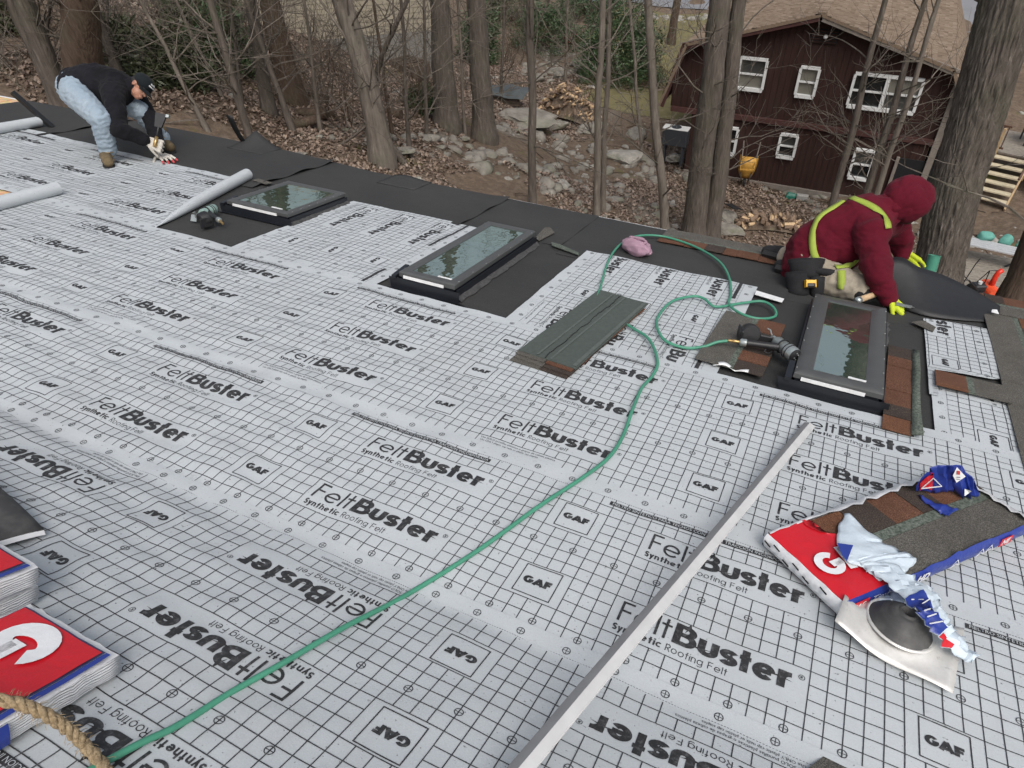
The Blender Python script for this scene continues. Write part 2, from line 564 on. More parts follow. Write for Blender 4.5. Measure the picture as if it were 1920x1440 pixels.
def word(txt, x0, x1, y0, cap, w, gap=.13, sq=1.0):
    """letters set from x0 to x1 on baseline y0 (y up); w stroke width in cell units"""
    adv = [glyph(c, w/cap/sq)[0]*cap for c in txt]
    k = ((x1-x0)-gap*cap*(len(txt)-1))/sum(adv)
    out = []; x = x0
    for c, a in zip(txt, adv):
        if c != ' ': out += letter_quads(c, x, a*k, y0, cap, w, sq)
        x += a*k+gap*cap
    return out

_tc = {}
def font_tris(txt, size, shear=0.0, offset=0.0):
    """filled text from the built-in font as triangles, origin at left baseline"""
    key = (txt, size, shear, offset)
    if key in _tc: return _tc[key]
    cu = bpy.data.curves.new('lettering', 'FONT'); cu.body = txt; cu.size = size; cu.resolution_u = 2; cu.shear = shear; cu.offset = offset
    ob = bpy.data.objects.new('lettering', cu); COL.objects.link(ob)
    dg = bpy.context.evaluated_depsgraph_get(); dg.update()
    me = ob.evaluated_get(dg).to_mesh()
    V = [tuple(v.co[:2]) for v in me.vertices]; F = [tuple(p.vertices) for p in me.polygons]
    ob.evaluated_get(dg).to_mesh_clear()
    bpy.data.objects.remove(ob); bpy.data.curves.remove(cu)
    xs = [p[0] for p in V] or [0]
    _tc[key] = (V, F, max(xs)-min(xs))
    return _tc[key]

# one repeat of the print in roll coordinates: a along the roll, b across it (b grows downwards)
def logo_quads():
    q = []
    base, cap = 5.52, 1.66
    for ch, x, wd in (('F', 0, .92), ('e', .98, 1.22), ('l', 2.36, .17), ('t', 2.66, .66)): q += letter_quads(ch, x, wd, 0, cap, .17)
    for ch, x, wd in (('B', 3.50, 1.42), ('u', 5.02, 1.24), ('s', 6.34, 1.06), ('t', 7.38, .86), ('e', 8.26, 1.34), ('r', 9.68, .92)): q += letter_quads(ch, x, wd, 0, cap, .46, 1.42)
    return [[(p.x, base-p.y) for p in t] for t in q]
LOGO = logo_quads()
SUB = [[(p.x, p.y) for p in t] for t in word('Synthetic', -.05, 3.05, -6.30, .52, .115, .12, 1.2)+word('Roofing Felt', 3.3, 7.0, -6.30, .52, .05)]
SUB = [[(x, -y) for x, y in t] for t in SUB]
RMARK = [[(p.x, p.y) for p in t] for t in ribbon(arc(10.98, 4.35, .17, .17, 0, 360, 14), .035, True)+ribbon([(10.93, 4.43), (10.93, 4.27), (11.0, 4.27), (11.02, 4.32), (10.95, 4.36), (11.03, 4.43)], .035)]
GAFQ = [[(p.x, -p.y) for p in t] for t in word('GAF', -6.60, -4.53, -5.40, .64, .25, -.02, 1.35)]
def frame_quads(x0, x1, y0, y1, w):
    q = []
    for a, b in (((x0-w/2, y0), (x1+w/2, y0)), ((x0-w/2, y1), (x1+w/2, y1)), ((x0, y0), (x0, y1)), ((x1, y0), (x1, y1))):
        q += ribbon([a, b], w)
    return [[(p.x, p.y) for p in t] for t in q]
GAFBOX = frame_quads(-6.85, -4.28, 3.82, 6.35, .075)
def cap_quads(w=.05):
    q = ribbon(arc(0, 0, .235, .235, 0, 360, 14), w, True)+ribbon([(-.235, 0), (.235, 0)], w*.8)+ribbon([(0, -.235), (0, .235)], w*.8)
    return [[(p.x, p.y) for p in t] for t in q]
CAPQ = cap_quads()
BAR_TXT = 'FIELTRO SINTÉTICO PARA TECHOS CON EXTRA TRACCIÓN INCORPORADA'
SOLO = ('Use SOLO puntillas plásticas o grapas de cabeza plástica', 'Use ONLY plastic cap nails or plastic cap staples')

class Print:
    def __init__(s, mapf, w):
        s.mapf, s.w = mapf, w
        s.V, s.F4, s.F3 = [], [], []
        s.n = 0
    def _put(s, pts, lift):
        P = np.asarray(pts, float)
        u, v = s.mapf(P[:, 0], P[:, 1])
        s.V.append(np.stack([u, v, und(u, v)+s.w+lift], 1))
    def quads(s, Q, off=(0, 0), lift=.03):
        A = np.asarray(Q, float).reshape(-1, 2)+np.asarray(off)
        s._put(A, lift)
        k = len(A)//4
        s.F4.append(np.arange(4*k).reshape(-1, 4)+s.n); s.n += 4*k
    def tris(s, V, F, lift):
        s._put(V, lift)
        tri = []
        for f in F:
            for i in range(1, len(f)-1): tri.append((f[0], f[i], f[i+1]))
        s.F3.append(np.asarray(tri)+s.n); s.n += len(V)
    def build(s, name, mat, parent):
        V = np.concatenate(s.V); V = Sn(V[:, 0], V[:, 1], V[:, 2])
        F = [np.concatenate([f, f[:, -1:]], 1) if f.shape[1] == 3 else f for f in s.F4]
        me = None
        if s.F3:
            T = np.concatenate(s.F3)
            Q = np.concatenate(s.F4) if s.F4 else np.zeros((0, 4), int)
            T = np.concatenate([T, Q[:, [0, 1, 2]], Q[:, [0, 2, 3]]])
            me = np_mesh(name, V, T, mat)
        else:
            me = np_mesh(name, V, np.concatenate(s.F4), mat)
        return link(name, me, parent)

def make_felt(label, a0, a1, b0, b1, mapf, w, inside=None, group='printed roofing felt sheets', lift=None, da=1.0, db=.5, texts=True):
    """a felt sheet with its print. mapf: roll coords -> roof coords; inside(u,v): where the sheet exists"""
    ka, kb = max(2, int((a1-a0)/da)+1), max(2, int((b1-b0)/db)+1)
    A, B = np.meshgrid(np.linspace(a0, a1, ka), np.linspace(b0, b1, kb), indexing='ij')
    U, V = mapf(A.ravel(), B.ravel())
    U = U.reshape(A.shape); V = V.reshape(A.shape)
    W = w+und(U, V)
    sh = sheet('roofing_felt', MATS['felt'], np.stack([U, V, W], -1), label, 'roofing felt', group, thick=.012)
    ok = inside if inside else (lambda a, b: True)
    g = Print(mapf, w+.012)     # grid lines
    t = Print(mapf, w+.012)     # lettering
    a0_, a1_, b0_, b1_ = a0+.02, a1-.02, b0+.02, b1-.02
    LW = .062
    k0, k1 = math.floor((a0-12)/24), math.ceil((a1+12)/24)
    blocks = []
    for k in range(k0, k1+1):
        for r in range(3):
            blocks.append((24*k-.57, 24*k+11.43, 3.65+7*r, 6.65+7*r))
            blocks.append((24*k-7.57, 24*k-3.57, 3.65+7*r, 6.65+7*r))
        blocks.append((24*k-.57, 24*k+7.43, 21.65, 22.9))
    eps = 1e-4
    def free(lo, hi, cuts):
        segs = [(lo, hi)]
        for c0, c1 in cuts:
            new = []
            for s0, s1 in segs:
                if c1 <= s0 or c0 >= s1: new.append((s0, s1)); continue
                if c0 > s0: new.append((s0, c0))
                if c1 < s1: new.append((c1, s1))
            segs = new
        return segs
    a = math.ceil(a0+.57)-.57
    while a < a1_:
        if a > a0_:
            cuts = [(b[2], b[3]) for b in blocks if b[0]+eps < a < b[1]-eps]
            for s0, s1 in free(max(b0_, 1.65), min(b1_, 22.70), cuts):
                if s1-s0 > .1:
                    n = max(1, int((s1-s0)/.25)); xs = np.linspace(s0, s1, n+1)
                    jit = .02*math.sin(a*12.9898)
                    g.quads([[(a-LW/2+jit, p), (a+LW/2+jit, p), (a+LW/2+jit, q), (a-LW/2+jit, q)] for p, q in zip(xs, xs[1:])])
        a += 1
    for i in range(20):
        b = 2.65+i
        if not (b0_ < b < b1_): continue
        cuts = [(bb[0], bb[1]) for bb in blocks if bb[2]+eps < b < bb[3]-eps]
        for s0, s1 in free(a0_, a1_, cuts):
            if s1-s0 > .1:
                n = max(1, int((s1-s0)/.5)); xs = np.linspace(s0, s1, n+1)
                g.quads([[(p, b-LW/2), (q, b-LW/2), (q, b+LW/2), (p, b+LW/2)] for p, q in zip(xs, xs[1:])])
    for b in (1.65, 22.65):
        if b0_ < b < b1_:
            xs = np.arange(a0_, a1_-.1, .17)
            g.quads([[(p, b-.022), (p+.10, b-.022), (p+.10, b+.022), (p, b+.022)] for p in xs])
    for b in (.88, 8.32, 15.15, 23.25):
        if not (b0_+.2 < b < b1_-.2): continue
        a = math.ceil((a0_-1.43)/3)*3+1.43
        while a < a1_-.25:
            if a > a0_+.25: g.quads(CAPQ, (a, b), .034)
            a += 3
    def clipq(Q, off):
        out = []
        for q in Q:
            if all(a0_ <= x+off[0] <= a1_ and b0_ <= y+off[1] <= b1_ for x, y in q): out.append(q)
        return out
    for k in range(k0, k1+1):
        for r in range(3):
            for Q in ((LOGO, SUB, RMARK, GAFQ, GAFBOX) if 24*k <= a1-3.5 else (GAFQ, GAFBOX)):
                c = clipq(Q, (24*k, 7*r))
                if c: t.quads(c, (24*k, 7*r), .03)
        # dark bar with pale lettering
        bx0, bx1 = max(a0_, 24*k-3.95), min(a1_, 24*k+9.75)
        if bx1-bx0 > .5 and b0_ < 1.9:
            xs = np.linspace(bx0, bx1, max(2, int((bx1-bx0)/.4)))
            t.quads([[(p, 1.92), (q, 1.92), (q, 2.37), (p, 2.37)] for p, q in zip(xs, xs[1:])], lift=.03)
    gobj = tag(g.build('printed_grid', MATS['felt_line_ink'], sh), kind='stuff')
    tobj = tag(t.build('printed_lettering', MATS['felt_ink'], sh), kind='stuff')
    if texts:
        s2 = Print(mapf, w+.012); s3 = Print(mapf, w+.012)
        for k in range(k0, k1+1):
            V_, F_, wd = font_tris(BAR_TXT, 1.0)
            sc = 13.3/wd
            P = [(24*k-3.75+x*sc, 2.29-y*.40) for x, y in V_]
            if P and b0_ < 1.9 and min(p[0] for p in P) > a0_ and max(p[0] for p in P) < a1_:
                s2.tris(P, F_, .06)
            for i, tx in enumerate(SOLO):
                V_, F_, wd = font_tris(tx, .33)
                x0 = 24*k-.3+i*.1
                if b1_ > 22.6 and x0 > a0_ and x0+wd < a1_:
                    sc = (6.9 if i == 0 else 5.4)/wd
                    s3.tris([(x0+x*sc, 22.05+.36*i-y) for x, y in V_], F_, .03)
        if s2.V: tag(s2.build('bar_lettering', MATS['felt'], sh), kind='stuff')
        if s3.V: tag(s3.build('small_lettering', MATS['felt_ink'], sh), kind='stuff')
    return sh

def ustretch(u):
    return np.where(u < -50, u-.055*(-50-u), u)

# B and C: long courses across the whole roof; the nearer course overlaps the one below it
def course_map(F0, vtop, tilt=0.0, vs=1.0):
    return lambda a, b: (ustretch(F0+a), vtop-b*vs + tilt*(F0+a))
def flip_map(F0, vtop):
    return lambda a, b: (F0-a, vtop+b)
make_felt('printed felt course lying below the metal strip, crossed by the middle of the green hose', -96+5.3, 40, 0, 24, course_map(-5.3, 42.55), .48)
make_felt('printed felt course running under the dark green shingle stack and past the skylights', -109.5+21.6+1.2, 56, 0, 24, course_map(-21.6, 65.15), .41)
make_felt('upside-down printed felt course on the steeper roof nearest the camera', -60, 62, 0, 24.0, flip_map(-17.74, 3.1), .55)
# a last course up-slope of that one, mostly outside the picture
# D: far left course; its right end is rolled up, so it is cut along a slant
def d_map(a, b):
    u = -101.8 + a*1.09
    v = 90.8 - b*1.10 + np.clip(-110-u, 0, 60)*.05*(1-b/24)
    end = -87.0-(v-65.5)*.30                      # slanting end of the sheet
    return np.minimum(u, end+0*u) if False else u, v
def d_clip_map(a, b):
    # squeeze only the last cells of the sheet against the slanting fold
    u, v = d_map(a, b)
    end = -86.6-(v-65.5)*.31
    return np.where(u > end, end, u), v
make_felt('far left printed felt course under the bending worker, right end rolled up', -51, 14.2, 0, 24, d_clip_map, .34)
# E, F: short pieces turned a quarter, text running towards the camera
def side_map(utop, F0v, ang=0.0):
    return lambda a, b: (utop-b + ang*a, F0v-a)
make_felt('sideways printed felt piece between the square skylight and the long skylight', -1.5, 26.5, 0, 23.9, side_map(-48.0, 90.4, -.02), .27)
make_felt('sideways printed felt piece beside the dark green shingle stack', -20.2, 6.4, 0, 24.3, side_map(-6.2, 71.7), .28)
# ================================================================ the land beyond the eave
def ground_mat():
    t = NT('woodland_ground'); v = t.coord()
    f = t.noise(v, .35, 6, .6); g = t.noise(v, 5.0, 6, .7); k = t.noise(v, 34, 4, .7)
    c = t.ramp(g, [(.25, (.070, .052, .039)), (.5, (.135, .102, .076)), (.78, (.22, .178, .138))])
    c = t.mix(t.ramp(k, [(.45, (0, 0, 0)), (.7, (.8, .8, .8))]), c, (.150, .105, .075))
    c = t.mix(t.ramp(f, [(.55, (0, 0, 0)), (.68, (.8, .8, .8))]), c, t.ramp(g, [(.3, (.13, .12, .10)), (.7, (.24, .22, .19))]))
    mo = t.noise(v, .55, 5, .65)
    c = t.mix(t.ramp(mo, [(.60, (0, 0, 0)), (.68, (.75, .75, .75))]), c, t.ramp(k, [(.3, (.075, .085, .018)), (.7, (.15, .15, .04))]))
    t.color(c).set(.95, 0, .1); t.bump(g, .8, .08)
    return t.m
ground_mat()
xs = np.concatenate([np.linspace(-220, -46, 24), np.arange(-45, 22, .45), np.linspace(23, 160, 18)])
ys = np.concatenate([np.linspace(-60, 4, 12), np.arange(5, 50, .45), np.linspace(52, 320, 28)])
X, Y = np.meshgrid(xs, ys, indexing='ij')
Z = terrain(X, Y)
Zn = np.array([[mnoise.noise(Vector((x*.9, y*.9, 0)))*.10 + mnoise.noise(Vector((x*.3, y*.3, 5)))*.22 for y in ys] for x in xs])
Z = Z+Zn
def land(x, y):
    return float(terrain(x, y)) + mnoise.noise(Vector((x*.9, y*.9, 0)))*.10 + mnoise.noise(Vector((x*.3, y*.3, 5)))*.22
n, m_ = X.shape
i, j = np.meshgrid(np.arange(n-1), np.arange(m_-1), indexing='ij'); a = (i*m_+j).ravel()
g_ = link('ground', np_mesh('ground', np.stack([X, Y, Z], -1).reshape(-1, 3), np.stack([a, a+m_, a+m_+1, a+1], 1), MATS['woodland_ground'], True))
tag(g_, kind='structure')

def drape(name, mat, pts, lift=.03, res=.6):
    """flat polygon laid over the land"""
    xs_ = [p[0] for p in pts]; ys_ = [p[1] for p in pts]
    def inside(x, y):
        c = False
        for (x1, y1), (x2, y2) in zip(pts, pts[1:]+pts[:1]):
            if (y1 > y) != (y2 > y) and x < (x2-x1)*(y-y1)/(y2-y1)+x1: c = not c
        return c
    mb = MB(); idx = {}
    def vert(ix, iy):
        if (ix, iy) not in idx:
            x, y = ix*res, iy*res
            idx[(ix, iy)] = len(mb.v); mb.v.append((x, y, land(x, y)+lift))
        return idx[(ix, iy)]
    for ix in range(int(min(xs_)/res)-1, int(max(xs_)/res)+1):
        for iy in range(int(min(ys_)/res)-1, int(max(ys_)/res)+1):
            if inside((ix+.5)*res, (iy+.5)*res):
                mb.f.append((vert(ix, iy), vert(ix+1, iy), vert(ix+1, iy+1), vert(ix, iy+1))); mb.mi.append(0)
    o = mb.build(name, mat, smooth=True)
    return tag(o, kind='structure')

def lawn_mat():
    t = NT('lawn'); v = t.coord(); f = t.noise(v, 1.2, 6, .7); k = t.noise(v, 60, 3, .7)
    c = t.ramp(f, [(.3, (.12, .11, .055)), (.7, (.21, .185, .10))])
    t.color(t.mix(t.ramp(k, [(.4, (0, 0, 0)), (.7, (.6, .6, .6))]), c, (.22, .19, .10))).set(.95, 0, .1); t.bump(k, .6, .05)
lawn_mat()
def asphalt_mat():
    t = NT('asphalt'); v = t.coord(); f = t.noise(v, .6, 5); k = t.noise(v, 120, 2)
    t.color(t.mix(t.ramp(k, [(.4, (0, 0, 0)), (.7, (.5, .5, .5))]), t.ramp(f, [(.3, (.15, .155, .165)), (.7, (.20, .205, .215))]), (.24, .24, .25))).set(.85)
asphalt_mat()
pg = [ground_at(x, y) for x, y in ((1190, 60), (1345, 60))]
ry = max(p.y for p in pg)
drape('lawn', MATS['lawn'], [(pg[0].x+1.0, ry-13), (pg[1].x+2.0, ry-13), (pg[1].x+5, ry+2.5), (pg[0].x-4, ry+2.5)], .03)
drape('road', MATS['asphalt'], [(-40, ry+2.5), (40, ry+2.5), (40, ry+26), (-60, ry+26)], .05, 1.5)
lp = [ground_at(*q) for q in ((700, 90), (800, 45), (835, 130), (700, 150))]
drape('lawn', MATS['lawn'], [(p.x, p.y) for p in lp], .04)

# ---------------------------------------------------------------- bark, leaves, stone
def bark_mat(name, c1, c2, sc=1.0, strength=.7):
    t = NT(name)
    v = t.coord((14*sc, 14*sc, 2.2*sc)); f = t.noise(v, 1.0, 7, .65)
    vo = t.n('TexVoronoi'); vo.feature = 'DISTANCE_TO_EDGE'; vo.inputs['Scale'].default_value = 1.2
    t.l(t.coord((12*sc, 12*sc, 2.0*sc)), vo.inputs['Vector'])
    g = t.noise(t.coord(), 1.2, 4)
    c = t.ramp(f, [(.3, tuple(x*.55 for x in c1)), (.6, c1), (.8, c2)])
    c = t.mix(t.ramp(g, [(.5, (0, 0, 0)), (.75, (.5, .5, .5))]), c, (.10, .11, .07))
    t.color(c).set(.93, 0, .1)
    mx = t.n('Math'); mx.operation = 'MULTIPLY_ADD'; mx.inputs[1].default_value = .8
    t.l(vo.outputs['Distance'], mx.inputs[0]); t.l(f, mx.inputs[2])
    t.bump(mx.outputs[0], strength, .05)
    return t.m
bark_mat('bark_grey', (.135, .115, .098), (.25, .225, .195))
bark_mat('bark_brown', (.11, .08, .06), (.21, .16, .125))
bark_mat('bark_pale', (.185, .16, .135), (.33, .295, .25), .8, .4)
bark_mat('bark_big', (.155, .135, .115), (.36, .325, .28), 1.3, 1.0)
def leaf_mat(name, a, b):
    t = NT(name); oi = t.n('NewGeometry')
    r = t.ramp(oi.outputs['Random Per Island'], [(0, a), (1, b)])
    t.color(r).set(.45, 0, .4)
    t.b.inputs['Transmission Weight'].default_value = 0
    return t.m
leaf_mat('evergreen_leaf', (.032, .042, .020), (.10, .112, .058))
leaf_mat('dark_leaf', (.022, .045, .018), (.075, .12, .05))
leaf_mat('dead_leaf', (.10, .068, .050), (.29, .22, .17))
leaf_mat('red_leaf', (.16, .02, .02), (.30, .05, .05))
def stone_mat(name, a, b):
    t = NT(name); v = t.coord(); f = t.noise(v, 2.5, 7, .65); g = t.noise(v, .9, 4); k = t.noise(v, 30, 3)
    c = t.ramp(f, [(.25, a), (.75, b)])
    c = t.mix(t.ramp(g, [(.52, (0, 0, 0)), (.7, (.7, .7, .7))]), c, (.14, .15, .09))
    t.color(c).set(.9, 0, .2); t.bump(f, .7, .06)
stone_mat('stone_grey', (.115, .105, .09), (.30, .28, .245))
stone_mat('stone_pale', (.19, .18, .16), (.39, .37, .33))
plain('split_wood', (.52, .37, .22), .85, 0, .35, 9)
plain('old_wood', (.21, .145, .10), .9, 0, .4, 8)

# ---------------------------------------------------------------- leaf litter and rubble (nobody could count them)
def in_litter(x, y):
    return mnoise.noise(Vector((x*.16, y*.16, 2.0)))
def litter(nl, name, mat, region, size, thr, seed):
    r = np.random.default_rng(seed)
    pts = []
    while len(pts) < nl:
        x, y = r.uniform(region[0], region[1]), r.uniform(region[2], region[3])
        if in_litter(x, y)+.25*mnoise.noise(Vector((x*.9, y*.9, 0))) > thr: pts.append((x, y))
    P = np.array([(x, y, land(x, y)) for x, y in pts])
    n = len(P); s = r.uniform(size[0], size[1], n)[:, None]; a = r.uniform(0, 6.28, n)
    tx, ty = r.normal(0, .45, n), r.normal(0, .45, n)
    e1 = np.stack([np.cos(a), np.sin(a), tx], 1)*s; e2 = np.stack([-np.sin(a), np.cos(a), ty], 1)*s*.6
    P[:, 2] += .02+r.uniform(0, .05, n)
    bow = np.array([0, 0, 1.0])[None]*s*r.uniform(-.1, .5, n)[:, None]
    V = np.stack([P-e1, P-e2+bow, P+e1, P+e2+bow], 1).reshape(-1, 3)
    F = np.arange(4*n).reshape(-1, 4)
    F = np.concatenate([F[:, [0, 1, 2]], F[:, [0, 2, 3]]])
    o = link(name, np_mesh(name, V, F, MATS[mat]))
    return o
o = litter(105000, 'leaf_litter', 'dead_leaf', (-40, 1, 10, 36), (.03, .075), -.12, 3)
tag(o, 'carpet of brown dead leaves on the woodland floor', 'leaf litter', kind='stuff')

mbt = MB(); rt_ = random.Random(17)
for _ in range(520):
    x, y = rt_.uniform(-30, 6), rt_.uniform(11, 34); z = land(x, y)+.04; a_ = rt_.uniform(0, 6.28); L_ = rt_.uniform(.3, 1.6)
    pts_ = [Vector((x, y, z))]
    for k in range(4):
        a_ += rt_.gauss(0, .25); q_ = pts_[-1]+Vector((math.cos(a_), math.sin(a_), 0))*L_/4; q_.z = land(q_.x, q_.y)+.03+.05*rt_.random(); pts_.append(q_)
    mbt.tube(pts_, [.016, .014, .012, .009, .005], 4, cap=False)
o = mbt.build('fallen_twigs', MATS['bark_brown']); tag(o, 'fallen sticks and twigs strewn over the leaf litter', 'twigs', kind='stuff')

def rock_mesh(seed, sub=2, rough=.35, flat=.7, name='stone'):
    bm = bmesh.new(); bmesh.ops.create_icosphere(bm, subdivisions=sub, radius=1)
    off = Vector((seed*3.7, seed*1.3, seed*9.1))
    r = random.Random(seed)
    planes = [(Vector((r.gauss(0, 1), r.gauss(0, 1), r.gauss(0, .8))).normalized(), r.uniform(.5, .85)) for _ in range(9)]
    for v in bm.verts:
        d = v.co.normalized()
        k = 1+rough*mnoise.noise(d*1.3+off)+rough*.3*mnoise.noise(d*3.5+off)
        p = d*k
        for nn, h in planes:
            e = p.dot(nn)-h
            if e > 0: p -= nn*e*.85
        v.co = (p.x, p.y, p.z*flat)
    me = bpy.data.meshes.new(name); bm.to_mesh(me); bm.free()
    return me
ROCKS = [rock_mesh(k+1, 2, .4, .75) for k in range(8)]
BIGR = [rock_mesh(k+40, 4, .5, .62, 'boulder') for k in range(5)]
for me in ROCKS+BIGR:
    me.materials.append(MATS['stone_grey']); me.polygons.foreach_set('use_smooth', [False]*len(me.polygons))
def scatter_rocks(n, region, smin, smax, name, label, seed, mask=None, mat='stone_grey'):
    r = random.Random(seed); VV, FF = [], []; nv = 0
    base = []
    for me in ROCKS:
        v = np.zeros(len(me.vertices)*3, np.float32); me.vertices.foreach_get('co', v)
        f = np.zeros(len(me.polygons)*3, np.int32); me.polygons.foreach_get('vertices', f)
        base.append((v.reshape(-1, 3), f.reshape(-1, 3)))
    k = 0
    while k < n:
        x, y = r.uniform(region[0], region[1]), r.uniform(region[2], region[3])
        if mask and not mask(x, y): continue
        k += 1
        s = smin*(smax/smin)**(r.random()**2.2)
        v, f = base[r.randrange(len(base))]
        a = r.uniform(0, 6.28); ca, sa = math.cos(a), math.sin(a)
        w = v*np.array([s, s*r.uniform(.6, 1), s*r.uniform(.5, .9)])
        w = np.stack([w[:, 0]*ca-w[:, 1]*sa, w[:, 0]*sa+w[:, 1]*ca, w[:, 2]], 1)+np.array([x, y, land(x, y)+s*.02])
        VV.append(w); FF.append(f+nv); nv += len(w)
    o = link(name, np_mesh(name, np.concatenate(VV), np.concatenate(FF), MATS[mat]))
    return tag(o, label, 'stones', kind='stuff')
mk = lambda x, y: (mnoise.noise(Vector((x*.22+3, y*.22, 7.0))) > -.05)
scatter_rocks(1100, (-13, 1.0, 13, 27), .035, .42, 'rubble', 'scattered grey stones on the bare slope below the eave', 5, mk)
scatter_rocks(700, (-34, 10, 12, 40), .04, .25, 'rubble', 'sparse pale stones among the leaves and bare soil', 6, None, 'stone_pale')
scatter_rocks(420, (1.8, 7.5, 15, 26), .05, .30, 'rubble', 'pale stones and soil clods beside the timber deck', 8, None, 'stone_pale')

def boulder(px, wpx, label, k, rz=0, hs=1.0, pale=False, name='boulder'):
    p = ground_at(*px); dep = (p-Vector(CAM)).length
    w = wpx/FPX*dep/2
    me = BIGR[k % len(BIGR)]
    if pale:
        me = me.copy(); me.materials.clear(); me.materials.append(MATS['stone_pale'])
    o = link(name, me)
    o.matrix_world = Matrix.Translation(p+Vector((0, 0, w*.12*hs))) @ Matrix.Rotation(rz, 4, 'Z') @ Matrix.Diagonal((w, w*.7, w*.75*hs, 1))
    return tag(o, label, 'rock', 'rocks on the slope')
boulder((985, 232), 115, 'largest grey boulder, just right of a thick trunk below the dark tarp', 0, .2, .8)
boulder((1040, 240), 60, 'grey slab touching the right end of the largest boulder', 1, .6, .7)
boulder((1045, 348), 58, 'pale split rock low on the slope between two thin trunks', 2, -.4, .8, True)
boulder((952, 340), 24, 'small pale round stone left of the pale split rock', 3, .8, 1.0, True)
boulder((1100, 240), 70, 'flat grey rock in front of the big firewood pile', 4, 1.2, .45)
boulder((1195, 255), 60, 'dark layered rock ledge left of the outdoor air unit', 1, 2.2, .6)
boulder((1170, 300), 95, 'long pale rock outcrop above the mossy patch', 3, 2.9, .6, True)
boulder((1262, 300), 46, 'pale rock beside the corner of the dark red house', 2, .3, .9, True)
boulder((1225, 345), 34, 'grey round rock right of the mossy patch', 3, 1.9, .9)
boulder((1365, 430), 60, 'grey flat rock just beyond the eave by the twin trunks', 4, .1, .7)
boulder((1365, 410), 55, 'grey rock with a black plastic grate on it', 1, 2.6, .7)
boulder((1350, 342), 22, 'round rock against the house wall by the yellow wheelbarrow', 3, .5, 1.0)
boulder((1695, 460), 40, 'pale jagged rock under the hooded head, left of the thick trunk', 2, 1.4, 1.0, True)
boulder((1855, 462), 46, 'tan boulder behind the green cushions on the deck bench', 3, .7, 1.0, True)
boulder((760, 285), 40, 'small grey rock at the foot of the leaning grey trunk', 0, .3, .8)
boulder((555, 295), 48, 'flat grey rock just beyond the eave left of the square skylight', 1, .9, .5)
boulder((870, 262), 26, 'small angular rock left of the largest boulder', 2, .3, 1.0)
boulder((1085, 120), 34, 'mossy rock at the head of the stone heap behind the firewood', 4, .3, 1.0)
boulder((1050, 145), 30, 'grey rock low in the stone heap behind the firewood', 3, 1.3, 1.0)
boulder((1012, 150), 26, 'grey rock standing left of the stone heap', 0, 2.3, 1.1)
boulder((1095, 85), 24, 'uppermost pale stone of the heap by the red shrub', 2, 2.0, 1.0, True)

# ---------------------------------------------------------------- trees
def trunk_mesh(mb, pts, rad, n, disp=0.0, seed=0, fs=9.0, zs=.13):
    """tapered trunk through pts with furrowed bark"""
    P = [Vector(p) for p in pts]
    L = [0]
    for a, b in zip(P, P[1:]): L.append(L[-1]+(b-a).length)
    ax = (P[-1]-P[0]).normalized(); up = ax.orthogonal().normalized(); bi = ax.cross(up)
    V, F = [], []
    for i, p in enumerate(P):
        for k in range(n):
            t = 2*math.pi*k/n
            d = up*math.cos(t)+bi*math.sin(t)
            r = rad[i]
            if disp:
                q = Vector((math.cos(t)*fs*.5, math.sin(t)*fs*.5, L[i]*fs*zs+seed))
                h1 = 1-abs(mnoise.noise(q+Vector((.35*mnoise.noise(q*2), 0, 0))))*2.2
                h2 = mnoise.noise(q*Vector((2.6, 2.6, 2.2)) if False else Vector((q.x*2.6, q.y*2.6, q.z*2.8)))
                r += disp*(max(-.6, h1)*.6+h2*.35)
            V.append(p+d*r)
    for i in range(len(P)-1):
        for k in range(n):
            a, b = i*n+k, i*n+(k+1) % n
            F.append((a, b, b+n, a+n))
    mb.add(V, F)

def bend(a, b, n, amp, r):
    """points from a to b with a soft wander"""
    a, b = Vector(a), Vector(b); L = (b-a).length
    ph = [r.uniform(0, 6.28) for _ in range(4)]
    out = []
    for i in range(n+1):
        t = i/n; e = math.sin(math.pi*t)
        off = Vector((math.sin(t*5+ph[0])+.5*math.sin(t*13+ph[1]), math.sin(t*4+ph[2])+.5*math.sin(t*11+ph[3]), 0))*amp*L*e
        out.append(a+(b-a)*t+off)
    return out

def twig(mb, p, d, L, r0, depth, r, sides=4, droop=.0):
    """a bare branch and its side branches"""
    n = max(3, int(L/.35)); pts = [Vector(p)]; dd = Vector(d).normalized()
    for i in range(n):
        dd = (dd+Vector((r.gauss(0, .16), r.gauss(0, .16), r.gauss(0, .12)+.03-droop))).normalized()
        pts.append(pts[-1]+dd*(L/n))
    mb.tube(pts, [r0*(1-.8*i/n)+.002 for i in range(n+1)], sides, cap=False)
    if depth > 0:
        for _ in range(r.randint(2, 4) if depth > 1 else r.randint(2, 5)):
            i = r.randint(max(1, n//4), n)
            ax_ = (pts[i]-pts[i-1]).normalized()
            side = ax_.orthogonal().normalized()
            side.rotate(Matrix.Rotation(r.uniform(0, 6.28), 3, ax_))
            nd = (ax_*r.uniform(.4, 1.0)+side*r.uniform(.5, 1.0)+Vector((0, 0, .15))).normalized()
            twig(mb, pts[i], nd, L*r.uniform(.35, .65), r0*(1-.8*i/n)*.6+.0015, depth-1, r, sides, droop)

